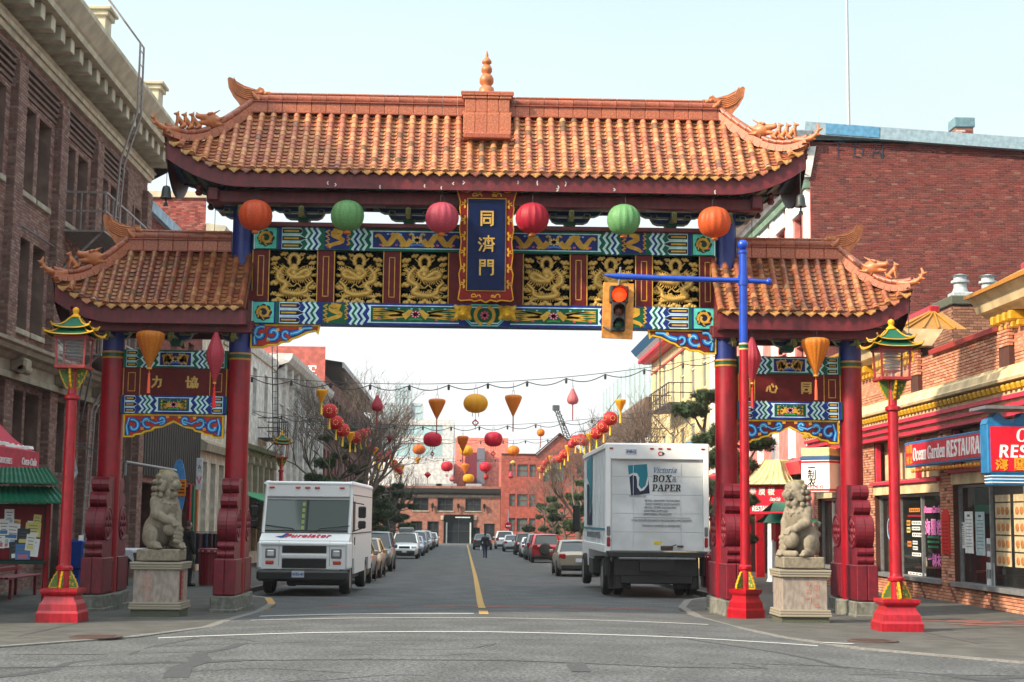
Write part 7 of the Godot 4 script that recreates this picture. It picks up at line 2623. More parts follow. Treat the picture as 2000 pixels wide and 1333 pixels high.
func build_people() -> void:
	person("man in a dark jacket and blue jeans walking up the middle of the street", V(1.2, gy(-105.4), -105.4), PI + 0.1, {"hair": lin(26, 22, 20), "top": lin(30, 30, 34), "legs": lin(34, 48, 84)}, true, true)
	person("person in a long dark coat standing behind the left stone lion", V(-7.55, walk_y(-40.5), -40.5), PI * 0.75, {"hair": lin(60, 60, 62), "top": lin(22, 22, 26), "legs": lin(30, 34, 46)}, false, false)

# ---------------------------------------------------------------- walls
# A face is an origin o (bottom left seen from outside), a direction U to the right and its outward normal N; openings are Rect2 in (u, v).
func face(o: Vector3, U: Vector3) -> Transform3D:
	return Transform3D(Basis(U, Vector3.UP, U.cross(Vector3.UP)), o)

func wall(parent: Node3D, f: Transform3D, w: float, h: float, holes: Array, m: Material, called := "wall", depth := 0.25, back := 0.0) -> void:
	var us := [0.0, w]
	var vs := [0.0, h]
	for r in holes:
		us.append_array([r.position.x, r.end.x])
		vs.append_array([r.position.y, r.end.y])
	us.sort()
	vs.sort()
	var b := Mb.new()
	var q := func(u, v, n): return f * V(u, v, n)
	var N := f.basis.z
	for i in us.size() - 1:
		if us[i + 1] - us[i] < 0.001: continue
		var run := -1.0
		for j in vs.size():
			var solid := false
			if j < vs.size() - 1 and vs[j + 1] - vs[j] >= 0.0:
				solid = true
				var c := Vector2((us[i] + us[i + 1]) / 2, (vs[j] + vs[j + 1]) / 2)
				for r in holes:
					if r.has_point(c):
						solid = false
						break
			if solid and run < 0: run = vs[j]
			elif not solid and run >= 0:
				if vs[j] - run > 0.001:
					b._cq(q.call(us[i], run, 0), q.call(us[i + 1], run, 0), q.call(us[i + 1], vs[j], 0), q.call(us[i], vs[j], 0), N)
				run = -1.0
	for r in holes:
		var a: Vector2 = r.position
		var e: Vector2 = r.end
		b._cq(q.call(a.x, a.y, 0), q.call(a.x, e.y, 0), q.call(a.x, e.y, -depth), q.call(a.x, a.y, -depth), f.basis.x)
		b._cq(q.call(e.x, a.y, 0), q.call(e.x, e.y, 0), q.call(e.x, e.y, -depth), q.call(e.x, a.y, -depth), -f.basis.x)
		b._cq(q.call(a.x, e.y, 0), q.call(e.x, e.y, 0), q.call(e.x, e.y, -depth), q.call(a.x, e.y, -depth), Vector3.DOWN)
		b._cq(q.call(a.x, a.y, 0), q.call(e.x, a.y, 0), q.call(e.x, a.y, -depth), q.call(a.x, a.y, -depth), Vector3.UP)
	if back > 0.0:      # the rest of the block: far side, ends and roof
		b._cq(q.call(0, 0, -back), q.call(w, 0, -back), q.call(w, h, -back), q.call(0, h, -back), -N)
		b._cq(q.call(0, 0, -back), q.call(0, h, -back), q.call(0, h, 0), q.call(0, 0, 0), -f.basis.x)
		b._cq(q.call(w, 0, -back), q.call(w, h, -back), q.call(w, h, 0), q.call(w, 0, 0), f.basis.x)
		b._cq(q.call(0, h - 0.3, 0), q.call(w, h - 0.3, 0), q.call(w, h - 0.3, -back), q.call(0, h - 0.3, -back), Vector3.UP)
	obj(called, b, m, parent)

func window(parent: Node3D, f: Transform3D, r: Rect2, inset: float, fm: Material, gm: Material, nx := 1, ny := 2, fw := 0.06, sill: Material = null) -> void:
	var wn := Node3D.new()
	wn.name = "window"
	parent.add_child(wn, true)
	wn.transform = f * xf(r.position.x, r.position.y, -inset)
	var w := r.size.x
	var h := r.size.y
	var b := Mb.new()
	for x in nx + 1:
		b.box(V(clampf(w * x / nx, fw / 2, w - fw / 2), h / 2, 0), V(fw, h, 0.07))
	for y in ny + 1:
		b.box(V(w / 2, clampf(h * y / ny, fw / 2, h - fw / 2), 0.002), V(w, fw, 0.066))
	obj("frame", b, fm, wn)
	b = Mb.new()
	b._cq(V(0, 0, -0.01), V(w, 0, -0.01), V(w, h, -0.01), V(0, h, -0.01), Vector3.BACK)
	obj("pane", b, gm, wn)
	if sill:
		b = Mb.new()
		b.cbox(V(w / 2, -0.07, inset * 0.5 + 0.04), V(w + 0.16, 0.14, inset + 0.1), 0.015)
		obj("sill", b, sill, wn)

func bricks(parent: Node3D, f: Transform3D, u0: float, u1: float, v0: float, v1: float, holes: Array, bl: float, bh: float, tones: Array, singles := 0, proud := 0.012, joint := 0.012) -> void:
	var key := "brick%.3f%.3f" % [bl, bh]
	if not tile_mesh.has(key):
		var m := Mb.new()
		m.cbox(V(0, 0, 0), V(bl - joint, bh - joint, 0.06), 0.003)
		tile_mesh[key] = m.mesh()
	var where := []
	var cols := []
	var rows := int((v1 - v0) / bh)
	for j in rows:
		var v := v0 + (j + 0.5) * bh
		var u := u0 + (bl / 2 if j % 2 else 0.0)
		var shade := 1.0 + rnd(-0.05, 0.05)
		var a := u0 if j % 2 else -1.0
		while u <= u1 + 0.001:
			var e0 := maxf(u - bl / 2, u0)
			var e1 := minf(u + bl / 2, u1)
			u += bl
			for r in holes:
				if v > r.position.y and v < r.end.y:
					if e0 >= r.position.x - 0.001 and e1 <= r.end.x + 0.001: e1 = e0
					elif e0 < r.position.x and e1 > r.position.x: e1 = r.position.x
					elif e0 < r.end.x and e1 > r.end.x: e0 = r.end.x
			if e1 - e0 < 0.03: continue
			var sc := (e1 - e0 - joint) / (bl - joint)
			where.append(f * Transform3D(Basis.from_scale(V(sc, 1, 1)), V((e0 + e1) / 2, v, -0.03 + proud + rnd(-0.002, 0.003))))
			var c: Color = jig(tones[rng.randi() % tones.size()], 0.12)
			cols.append(Color(c.r * shade, c.g * shade, c.b * shade))
	if singles > 0:
		for i in mini(singles, where.size()):
			var k := i * (where.size() / singles) if where.size() > singles else i
			var o := MeshInstance3D.new()
			o.name = "brick"
			o.mesh = tile_mesh[key]
			o.material_override = M["brick_%d" % (rng.randi() % 4)] if tones.size() > 0 else M.brick_0
			o.transform = where[k]
			where[k] = null
			parent.add_child(o, true)
		var w2 := []
		var c2 := []
		for i in where.size():
			if where[i] != null:
				w2.append(where[i])
				c2.append(cols[i])
		where = w2
		cols = c2
	scatter("bricks", tile_mesh[key], M.brick, where, cols, parent)

func course(parent: Node3D, f: Transform3D, prof: Array, u0: float, u1: float, m: Material, called := "cornice") -> void:     # a moulding: prof is [v, projection] pairs
	var b := Mb.new()
	for i in prof.size() - 1:
		var p = prof[i]
		var q = prof[i + 1]
		b._cq(f * V(u0, p[0], p[1]), f * V(u1, p[0], p[1]), f * V(u1, q[0], q[1]), f * V(u0, q[0], q[1]), f.basis.z + V(0, 0.3 * signf(p[1] - q[1]), 0) if absf(q[0] - p[0]) > 0.001 else (Vector3.UP if q[1] < p[1] else Vector3.DOWN))
	for u in [u0, u1]:
		var pts := []
		for p in prof: pts.append(f * V(u, p[0], p[1]))
		for i in range(1, pts.size() - 1):
			b.tri(pts[0], pts[i], pts[i + 1])
	obj(called, b, m, parent)

# ---------------------------------------------------------------- left side of the street
func fire_escape(parent: Node3D, f: Transform3D, u0: float, u1: float, v: float, out: float, m: Material, braces := true) -> void:
	var b := Mb.new()
	b.span(V(u0, v - 0.05, 0.02), V(u1, v, out))
	for q in [0.5, 1.0]:
		b.box(V((u0 + u1) / 2, v + q, out), V(u1 - u0, 0.05, 0.05))
		for u in [u0, u1]: b.box(V(u, v + q, out / 2), V(0.05, 0.05, out))
	var n := int((u1 - u0) / 0.75)
	for i in n + 1:
		b.box(V(lerpf(u0, u1, float(i) / n), v + 0.5, out), V(0.045, 1.0, 0.045))
	for u in [u0, u1]: b.box(V(u, v + 0.5, out * 0.5), V(0.03, 1.0, 0.03))
	if braces:
		for u in [u0 + 0.1, u1 - 0.1]: b.beam(V(u, v - 0.05, out - 0.1), V(u, v - 1.2, 0.03), 0.05, 0.05)
	var o := obj("fire_escape", b, m, parent)
	o.transform = f

func ladder(parent: Node3D, pts: PackedVector3Array, side: Vector3, m: Material, r := 0.03) -> void:
	var b := Mb.new()
	for s in [-0.22, 0.22]:
		var p := PV()
		for q in pts: p.append(q + side * s)
		b.tube(p, r, 6)
	for i in pts.size() - 1:
		var k := int((pts[i + 1] - pts[i]).length() / 0.33)
		for j in k:
			var c := pts[i].lerp(pts[i + 1], (j + 0.5) / maxi(k, 1))
			b.bar(c - side * 0.22, c + side * 0.22, 0.014, 5)
	obj("ladder", b, m, parent)

func build_left() -> void:
	var XL := -10.8
	# --- brown brick building with the bracketed cornice
	var t := thing("brick_building", "brown brick building with a cream bracketed cornice and fire escapes at far left", "building")
	var f := face(V(XL, -0.7, -22.0), V(0, 0, -1))
	var Y := 0.7
	var W := 26.6
	var holes := []
	var pil := [1.2, 4.9, 8.6, 12.3, 16.0, 19.7, 23.4, 26.25]
	var upper := []
	for i in 7:
		var c: float = (pil[i] + pil[i + 1]) / 2 if i < 6 else 24.85
		var ww := 1.02 if i < 6 else 0.8
		for s in [-0.66, 0.66]:
			var k: float = s if i < 6 else s * 0.72
			upper.append(Rect2(c + k - ww / 2, Y + 9.3, ww, 2.1))
			upper.append(Rect2(c + k - ww / 2, Y + 6.0, ww, 2.2))
			if i != 4 and i != 5: holes.append(Rect2(c + k - 0.56 * ww, Y + 1.0, ww * 1.12, 3.55))
			else: holes.append(Rect2(c + k - 0.56 * ww, Y + 2.7, ww * 1.12, 1.85))
			if i == 4 or i == 5: holes.append(Rect2(c + k - 0.5, Y - 0.1, 1.0, 2.0))
	holes.append_array(upper)
	wall(t, f, W, 14.4, holes, M.mortar_brown, "wall", 0.45, 14.0)
	var tones := [lin(140, 104, 94), lin(150, 116, 106), lin(126, 94, 86), lin(158, 128, 118)]
	rng.seed = 31
	bricks(t, f, 10.4, W, Y - 0.6, Y + 4.7, holes, 0.22, 0.075, tones)
	bricks(t, f, 10.4, W, Y + 5.5, Y + 12.6, holes, 0.22, 0.075, tones, 300)
	for r in holes:
		window(t, f, r, 0.36, M.window_dark_frame, M.glass_dark, 1, 2 if r.size.y > 1.9 else 1, 0.07, M.stone_sill if r.position.y > 6.0 else null)
	for p in pil:
		for q in [[Y + 5.5, Y + 12.15, 0.2], [Y - 0.6, Y + 4.72, 0.22]]:
			var g := f * xf(p - 0.34, q[0], 0.0)
			var b := Mb.new()
			b.span(V(0, 0, 0.001), V(0.68, q[1] - q[0], q[2] - 0.015))
			var pier := Node3D.new()
			pier.name = "pilaster"
			t.add_child(pier, true)
			pier.transform = g
			obj("core", b, M.mortar_brown, pier)
			if p > 9.0:
				bricks(pier, xf(0, 0, q[2] - 0.012), 0.0, 0.68, 0.0, q[1] - q[0], [], 0.22, 0.075, tones)
				bricks(pier, Transform3D(ry(-PI / 2), V(0.0, 0, 0)), 0.0, q[2] - 0.01, 0.0, q[1] - q[0], [], 0.22, 0.075, tones)
				bricks(pier, Transform3D(ry(PI / 2), V(0.68, 0, q[2] - 0.01)), 0.0, q[2] - 0.01, 0.0, q[1] - q[0], [], 0.22, 0.075, tones)
	for i in 6:       # corbelled strips over each bay
		for k in 5:
			var b := Mb.new(Color(0.75, 0.75, 0.75))
			b.box(f * V((pil[i] + pil[i + 1]) / 2, Y + 11.62 + k * 0.15, 0.02 + k * 0.012), V(0.07 + k * 0.02, 0.07, pil[i + 1] - pil[i] - 0.68))
			obj("corbel_strip", b, M.mortar_brown, t)
	# main cornice
	course(t, f, [[Y + 12.55, 0.0], [Y + 12.55, 0.12], [Y + 12.68, 0.16], [Y + 12.68, 0.22], [Y + 12.8, 0.22], [Y + 12.85, 0.3]], 0, W, M.cream, "cornice_band")
	course(t, f, [[Y + 12.84, 0.04], [Y + 13.35, 0.04], [Y + 13.35, 0.96], [Y + 13.5, 0.98], [Y + 13.55, 1.04], [Y + 13.8, 1.24], [Y + 13.88, 1.3], [Y + 14.0, 1.3], [Y + 14.1, 0.6], [Y + 14.3, -0.2]], -0.6, W + 0.75, M.cream, "cornice")
	for k in 30:
		var b := Mb.new()
		b.cbox(f * V(W - 0.5 - k * 0.86, Y + 13.16, 0.42), V(0.78, 0.36, 0.34), 0.015)
		obj("cornice_bracket", b, M.cream, t)
	for u in [9.9, 16.7, 23.5]:
		var b := Mb.new()
		b.cbox(f * V(u, Y + 14.4, 0.7), V(0.6, 0.8, 0.6), 0.02)
		b.cbox(f * V(u, Y + 14.84, 0.7), V(0.75, 0.14, 0.75), 0.02)
		b.cbox(f * V(u, Y + 14.96, 0.7), V(0.9, 0.1, 0.9), 0.02)
		obj("parapet_pier", b, M.cream, t)
	# belt over the ground floor
	course(t, f, [[Y + 4.68, 0.2], [Y + 4.68, 0.36], [Y + 4.82, 0.36], [Y + 4.86, 0.28], [Y + 5.1, 0.28], [Y + 5.14, 0.36], [Y + 5.22, 0.44], [Y + 5.26, 0.58], [Y + 5.36, 0.62], [Y + 5.4, 0.7], [Y + 5.48, 0.7], [Y + 5.56, 0.2]], 0, W, M.stone_belt, "belt_course")
	for p in pil:
		var b := Mb.new()
		b.cbox(f * V(p, Y + 5.0, 0.44), V(0.4, 0.34, 0.5), 0.06)
		b.tube(PV([f * V(p - 0.25, Y + 4.9, 0.55), f * V(p + 0.25, Y + 4.9, 0.55)]), 0.1, 10)
		obj("belt_bracket", b, M.stone_belt, t)
	fire_escape(t, f, 16.2, 21.0, Y + 8.95, 1.25, M.fire_iron)
	fire_escape(t, f, 16.4, 21.0, Y + 5.75, 1.25, M.fire_iron)
	ladder(t, PV([f * V(17.2, Y + 9.0, 1.3), f * V(17.2, Y + 11.0, 1.4), f * V(17.4, Y + 12.4, 1.75), f * V(17.4, Y + 14.3, 1.75), f * V(17.3, Y + 15.3, 1.0), f * V(17.2, Y + 16.2, 0.3)]), V(0, 0, 1), M.fire_iron)
	ladder(t, PV([f * V(20.6, Y + 5.8, 0.3), f * V(18.4, Y + 8.95, 0.9)]), V(1, 0, 0.2).normalized(), M.fire_iron)
	ladder(t, PV([f * V(18.4, Y + 0.9, 0.5), f * V(18.4, Y + 4.4, 0.6), f * V(18.8, Y + 5.75, 1.2)]), V(0, 0, 1), M.fire_iron)
	var dp := Mb.new()
	for q in [[15.7, 0.0], [16.3, 0.3]]:
		dp.tube(PV([f * V(q[0], Y + 6.0, 0.3), f * V(q[0] + 0.6, Y + 5.3, 0.9), f * V(q[0] + 1.6, Y + 4.0, 0.4)]), 0.03, 6)
	dp.tube(PV([f * V(17.6, Y + 3.1, 0.3), f * V(17.6, Y + 2.7, 0.4), f * V(17.2, Y + 2.5, 0.4), f * V(16.8, Y + 2.6, 0.35)]), 0.09, 8)
	dp.bar(f * V(12.0, Y + 8.4, 0.12), f * V(22.0, Y + 8.4, 0.14), 0.02)
	obj("pipe", dp, M.grey_metal, t)
	var bp := Mb.new(lin(20, 50, 120))
	bp.span(f * V(17.0, Y - 0.25, 0.24), f * V(20.5, Y + 0.95, 0.3))
	obj("blue_hoarding", bp, M.paint, t)
	# --- red awning with white lettering
	t = thing("awning", "red grocery awning with white lettering at far left", "awning", V(-9.3, 2.5, -32.4))
	var b := Mb.new()
	var rows := []
	for k in 9:
		var s := k / 8.0
		rows.append(PV([V(-1.5 * s, 0.43 + 1.55 * s * s * 0.75 + 0.4 * s, 0), V(-1.5 * s, 0.43 + 1.55 * s * s * 0.75 + 0.4 * s, 9.5)]))
	b.grid(rows, 1, true)
	b.box(V(0, 0.215, 4.75), V(0.03, 0.43, 9.5))
	var pe := P2([Vector2(0, 0), Vector2(-1.5, 0)])
	for k in range(8, -1, -1): pe.append(Vector2(rows[k][0].x, rows[k][0].y))
	b.prism(pe, xf(0, 0, 0.0), 0.02)
	obj("canvas", b, M.awning_red, t)
	b = Mb.new()
	for k in 8:
		b.ribbon([Vector2(-0.3 + k * 0.34, 0.52), Vector2(0.0 + k * 0.34, 0.5 + 0.05 * sin(k)), Vector2(0.36 + k * 0.34, 0.54)], 0.07, Transform3D(ry(PI / 2) * Basis(Vector3.RIGHT, -0.35), V(0.0, 0.02, 2.6)), 0.03)
	obj("white_swoosh", b, M.white_print, t)
	letters("white_lettering", "GROCERIES", 0.11, M.white_print, t, V(0.02, 0.17, 2.35), ry(PI / 2), false, "Droid Sans", 1.1)
	letters("white_script", "Coca-Cola", 0.14, M.white_print, t, V(0.02, 0.2, 0.72), ry(PI / 2), true, "Droid Serif", 1.1, 0.3)
	# --- notice board with two green tiled roofs
	t = thing("notice_board", "community notice board covered in posters under two green tiled roofs", "notice board", V(-8.95, walk_y(-29.3), -29.3), 0.35)
	for x in [-0.75, 0.75]:
		b = Mb.new(lin(150, 24, 34))
		b.cbox(V(x, 1.1, 0), V(0.1, 2.2, 0.1), 0.01)
		obj("post", b, M.paint, t)
	b = Mb.new(lin(24, 44, 40))
	b.box(V(0, 1.45, 0), V(1.45, 1.15, 0.08))
	b.col = lin(120, 20, 30)
	b.box(V(0, 1.47, 0.02), V(1.35, 1.02, 0.06))
	b.col = lin(30, 62, 52)
	b.box(V(0, 0.9, 0.06), V(1.5, 0.06, 0.14))
	obj("board", b, M.paint, t)
	rng.seed = 77
	var inks := [lin(228, 224, 214), lin(236, 232, 226), lin(150, 186, 214), lin(214, 200, 120), lin(60, 60, 66), lin(190, 110, 120), lin(232, 232, 232), lin(80, 120, 170)]
	for i in 34:
		b = Mb.new(inks[rng.randi() % inks.size()])
		var s := Vector2(rnd(0.14, 0.3), rnd(0.18, 0.36))
		var c := V(rnd(-0.55, 0.55), rnd(1.1, 1.82), 0.053 + i * 0.0015)
		var B := Basis(Vector3.BACK, rnd(-0.1, 0.1))
		b.box(c, V(s.x, s.y, 0.002), B)
		b.col = Color(0.12, 0.12, 0.14)
		for k in 3: b.box(c + B * V(0, s.y * (0.28 - 0.2 * k), 0.0012), V(s.x * rnd(0.4, 0.75), 0.014, 0.001), B)
		b.col = inks[rng.randi() % inks.size()]
		b.box(c + B * V(0, -s.y * 0.3, 0.0013), V(s.x * 0.7, s.y * 0.24, 0.001), B)
		obj("poster", b, M.paper, t)
	for q in [[2.05, 0.72, 1.12], [2.42, 0.5, 0.9]]:
		b = Mb.new()
		for s in [1.0, -1.0]:
			rows = []
			for j in 5:
				var fr := j / 4.0
				var row := PV()
				for i in 41:
					var x := lerpf(-q[2], q[2], i / 40.0) * lerpf(1.0, 0.78, fr)
					row.append(V(x, q[0] + 0.32 * fr + 0.012 * cos(i * PI / 1.0) - 0.012 * (j % 2), s * lerpf(q[1], 0.08, fr)))
				rows.append(row)
			b.grid(rows, -1, s < 0)
		b.box(V(0, q[0] + 0.01, 0), V(q[2] * 1.9, 0.03, q[1] * 1.9))
		obj("green_roof", b, M.roof_green, t)
	# --- bench
	t = thing("bench", "dark red bench under the notice board by the brown wall", "bench", V(-9.85, walk_y(-33.0), -33.0), PI / 2)
	for k in 4:
		b = Mb.new()
		b.cbox(V(0, 0.45, -0.16 + k * 0.11), V(2.4, 0.04, 0.09), 0.01)
		obj("slat", b, M.bench_red, t)
	for k in 3:
		b = Mb.new()
		b.cbox(V(0, 0.6 + k * 0.12, -0.24), V(2.4, 0.1, 0.035), 0.01)
		obj("slat", b, M.bench_red, t)
	for x in [-0.9, 0.9]:
		for z in [-0.25, 0.18]:
			b = Mb.new()
			b.box(V(x, 0.21 if z > 0 else 0.45, z), V(0.07, 0.42 if z > 0 else 0.9, 0.06))
			obj("leg", b, M.bench_red, t)
	for q in [[-9.9, -38.2, "blue newspaper box by the brown wall, nearer of the pair"], [-9.9, -39.1, "blue newspaper box by the brown wall, further of the pair"]]:
		t = thing("newspaper_box", q[2], "newspaper box", V(q[0], walk_y(q[1]), q[1]), PI / 2, "blue newspaper boxes")
		b = Mb.new(lin(22, 66, 150))
		b.cbox(V(0, 0.85, 0), V(0.5, 0.7, 0.42), 0.03)
		b.cbox(V(0, 0.25, 0), V(0.3, 0.5, 0.25), 0.02)
		obj("case", b, M.paint, t)
		b = Mb.new()
		b.box(V(0, 0.95, 0.212), V(0.4, 0.36, 0.01))
		obj("door", b, M.glass_dark, t)
		b = Mb.new(lin(226, 226, 226))
		b.box(V(0, 1.26, 0.1), V(0.44, 0.14, 0.02))
		obj("sign", b, M.paint, t)
	# --- low red brick building with a light blue coping, dark boarded shop below
	t = thing("shop_building", "low red brick building with pale blue coping and black boarded shop front", "building")
	f = face(V(XL, -0.8, -48.65), V(0, 0, -1))
	Y = 0.8
	W = 10.9
	holes = [Rect2(0.4, Y - 0.5, 4.6, 3.2), Rect2(5.6, Y - 0.5, 4.8, 3.2), Rect2(1.2, Y + 6.0, 1.2, 2.2), Rect2(4.6, Y + 6.0, 1.2, 2.2), Rect2(8.0, Y + 6.0, 1.2, 2.2)]
	wall(t, f, W, Y + 11.8, holes, M.mortar_red, "wall", 0.6, 13.0)
	for i in range(2, 5): window(t, f, holes[i], 0.3, M.window_dark_frame, M.glass_dark, 1, 2)
	bricks(t, f, 0, W, Y + 5.2, Y + 11.7, holes, 0.22, 0.075, [lin(134, 66, 60), lin(150, 78, 68), lin(118, 56, 54)])
	course(t, f, [[Y + 11.6, 0.0], [Y + 11.6, 0.2], [Y + 11.95, 0.22], [Y + 11.97, -0.3]], -0.1, W, M.coping_blue, "coping")
	course(t, f, [[Y + 10.3, 0.0], [Y + 10.3, 0.1], [Y + 10.5, 0.14], [Y + 10.5, 0.05], [Y + 11.0, 0.05], [Y + 11.0, 0.16], [Y + 11.1, 0.0]], 0, W, M.cream, "frieze")
	for k in 40:
		b = Mb.new()
		b.box(f * V(0.2 + k * 0.265, Y + 10.75, 0.07), V(0.08, 0.44, 0.09))
		obj("frieze_bar", b, M.cream, t)
	b = Mb.new()
	for k in 54: b.box(f * V(0.1 + k * 0.2, Y + 4.1, 0.05 + 0.02 * (k % 2)), V(0.08, 2.4, 0.19))
	tag(obj("black_boarding", b, M.black_board, t), "", "", "", "stuff")
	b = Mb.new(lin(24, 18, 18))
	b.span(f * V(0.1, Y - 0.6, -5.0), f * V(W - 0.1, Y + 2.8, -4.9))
	b.col = lin(60, 24, 26)
	for u in [0.2, 5.3, 10.6]: b.box(f * V(u, Y + 1.1, -0.1), V(0.3, 3.6, 0.4))
	b.col = lin(32, 110, 84)
	b.box(f * V(10.1, Y + 1.1, 0.02), V(0.1, 3.4, 0.35))
	b.col = lin(190, 110, 60)
	b.box(f * V(10.7, Y + 1.1, 0.05), V(0.1, 3.4, 0.3))
	b.col = lin(140, 20, 32)
	b.box(f * V(9.2, Y + 1.1, 0.04), V(0.1, 3.4, 0.4))
	obj("shop_front", b, M.paint, t)
	b = Mb.new()
	b.bar(f * V(-9.0, Y + 3.0, 1.7), f * V(-2.2, Y + 3.0, 1.7), 0.05)
	b.bar(f * V(-9.0, Y + 2.65, 1.7), f * V(-9.0, Y + 3.0, 1.7), 0.05)
	b.beam(f * V(-9.0, Y + 3.0, 1.7), f * V(-9.0, Y + 3.5, 0.3), 0.04, 0.04)
	obj("awning_frame", b, M.grey_metal, t)
	left_shop_goods()
	# --- cream block with a side wall of red brick showing over the low building
	t = thing("cream_building", "cream stucco building with heavy cornice and a bare red brick side", "building")
	f = face(V(XL, -0.9, -59.7), V(0, 0, -1))
	Y = 0.9
	holes = []
	for i in 4:
		for v in [5.4, 9.2]: holes.append(Rect2(0.8 + i * 2.1, Y + v, 1.1, 2.3))
		holes.append(Rect2(0.7 + i * 2.1, Y + 0.6, 1.3, 3.2))
	wall(t, f, 8.6, Y + 13.4, holes, M.stucco, "wall", 0.3, 12.0)
	for r in holes: window(t, f, r, 0.24, M.window_pale_frame, M.glass_dark, 1, 2, 0.07, M.stone_sill)
	course(t, f, [[Y + 12.2, 0.0], [Y + 12.2, 0.15], [Y + 12.5, 0.2], [Y + 12.5, 0.35], [Y + 12.9, 0.4], [Y + 12.95, 0.7], [Y + 13.2, 0.8], [Y + 13.3, 0.8], [Y + 13.4, 0.0]], -0.2, 8.7, M.cream, "cornice")
	course(t, f, [[Y + 4.2, 0.0], [Y + 4.2, 0.3], [Y + 4.5, 0.35], [Y + 4.7, 0.0]], 0.0, 8.6, M.stone_belt, "belt_course")
	var sf := face(V(-22.0, 9.0, -59.65), V(1, 0, 0))
	wall(t, sf, 11.15, 5.6, [], M.mortar_red, "side_wall")
	bricks(t, sf, 4.0, 11.15, 0.6, 5.4, [], 0.22, 0.075, [lin(150, 74, 66), lin(166, 84, 74), lin(132, 62, 58), lin(176, 108, 98)], 200)
	course(t, sf, [[5.45, 0.0], [5.45, 0.12], [5.7, 0.14], [5.72, -0.3]], 0, 11.2, M.cream, "side_coping")
	# --- white building with black fire escape
	t = thing("white_building", "white rendered building with a black fire escape and mossy ledge", "building")
	f = face(V(XL, -1.0, -68.4), V(0, 0, -1))
	Y = 1.0
	holes = []
	for i in 3:
		holes.append(Rect2(1.2 + i * 4.2, Y + 6.6, 1.3, 2.4))
		holes.append(Rect2(0.9 + i * 4.2, Y + 1.2, 1.1, 3.0))
		holes.append(Rect2(2.5 + i * 4.2, Y + 1.2, 1.1, 3.0))
	wall(t, f, 13.6, Y + 10.1, holes, M.render_white, "wall", 0.3, 12.0)
	for r in holes: window(t, f, r, 0.25, M.window_pale_frame, M.glass_dark, 1, 2, 0.07)
	course(t, f, [[Y + 9.6, 0.0], [Y + 9.6, 0.1], [Y + 9.9, 0.2], [Y + 10.1, 0.2], [Y + 10.12, -0.2]], 0, 13.6, M.render_white, "cornice")
	course(t, f, [[Y + 4.5, 0.0], [Y + 4.5, 0.2], [Y + 4.75, 0.25], [Y + 4.8, 0.45], [Y + 5.0, 0.5], [Y + 5.1, 0.0]], 0, 13.6, M.mossy_stone, "ledge")
	for k in 7:
		b = Mb.new()
		b.cbox(f * V(0.3 + k * 2.1, Y + 2.2, 0.12), V(0.24, 4.6, 0.4), 0.03)
		b.cbox(f * V(0.3 + k * 2.1, Y + 4.3, 0.16), V(0.34, 0.36, 0.56), 0.04)
		obj("pilaster", b, M.stone_belt, t)
	fire_escape(t, f, 7.6, 11.0, Y + 5.6, 1.1, M.black_iron)
	ladder(t, PV([f * V(9.3, Y + 5.6, 0.7), f * V(9.3, Y + 10.6, 0.5)]), V(0.7, 0, 0.7), M.black_iron)
	# --- pale building with arched windows and bracketed eaves
	t = thing("arched_building", "pale grey building with arched windows and a bracketed cornice", "building")
	f = face(V(XL, -1.2, -82.2), V(0, 0, -1))
	Y = 1.2
	W = 25.6
	holes = []
	for i in 10:
		holes.append(Rect2(0.7 + i * 2.5, Y + 4.6, 0.62, 2.2))
		holes.append(Rect2(1.6 + i * 2.5, Y + 4.6, 0.7, 2.5))
		holes.append(Rect2(0.7 + i * 2.5, Y + 0.3, 1.7, 2.6))
	wall(t, f, W, Y + 10.6, holes, M.render_pale, "wall", 0.3, 12.0)
	for i in holes.size():
		var r: Rect2 = holes[i]
		window(t, f, r, 0.24, M.window_pale_frame, M.glass_dark, 1, 2, 0.06)
		if i % 3 != 2:
			b = Mb.new()
			var arch := [Vector2(-r.size.x / 2 - 0.02, 0.02)]
			for p in arc(Vector2(0, -r.size.x / 2), r.size.x / 2, 180, 0, 8): arch.append(p)
			arch.append(Vector2(r.size.x / 2 + 0.02, 0.02))
			b.prism(P2(arch), f * xf(r.position.x + r.size.x / 2, r.end.y, -0.2), 0.21)
			obj("arch", b, M.render_pale, t)
	course(t, f, [[Y + 9.6, 0.0], [Y + 9.6, 0.12], [Y + 9.9, 0.16], [Y + 10.1, 0.7], [Y + 10.35, 0.9], [Y + 10.6, 0.95], [Y + 10.62, -0.3]], -0.1, W, M.render_pale, "cornice")
	course(t, f, [[Y + 7.9, 0.0], [Y + 7.9, 0.1], [Y + 8.05, 0.1], [Y + 8.07, 0.0]], 0, W, M.render_pale, "string_course")
	for k in 9:
		b = Mb.new()
		b.cbox(f * V(0.25 + k * 3.15, Y + 5.0, 0.1), V(0.24, 9.2, 0.34), 0.02)
		b.cbox(f * V(0.25 + k * 3.15, Y + 9.6, 0.3), V(0.6, 0.9, 0.36), 0.08)
		obj("pilaster", b, M.render_pale, t)
	# --- long red building with the overhanging roof
	t = thing("theatre_building", "terracotta building with white letters on its gable and a deep grey roof overhang", "building")
	f = face(V(XL + 0.1, -1.4, -108.2), V(0, 0, -1))
	Y = 1.4
	W = 50.0
	holes = []
	for i in 16:
		holes.append(Rect2(0.8 + i * 3.1, Y + 8.2, 2.3, 2.6))
		holes.append(Rect2(1.0 + i * 3.1, Y + 4.0, 1.6, 2.6))
		holes.append(Rect2(1.0 + i * 3.1, Y + 0.2, 1.8, 2.6))
	wall(t, f, W, Y + 12.0, holes, M.terracotta_brick, "wall", 0.3, 14.0)
	for r in holes: window(t, f, r, 0.22, M.window_pale_frame if r.size.x < 2 else M.window_dark_frame, M.glass_dark, 2, 1, 0.1)
	b = Mb.new()
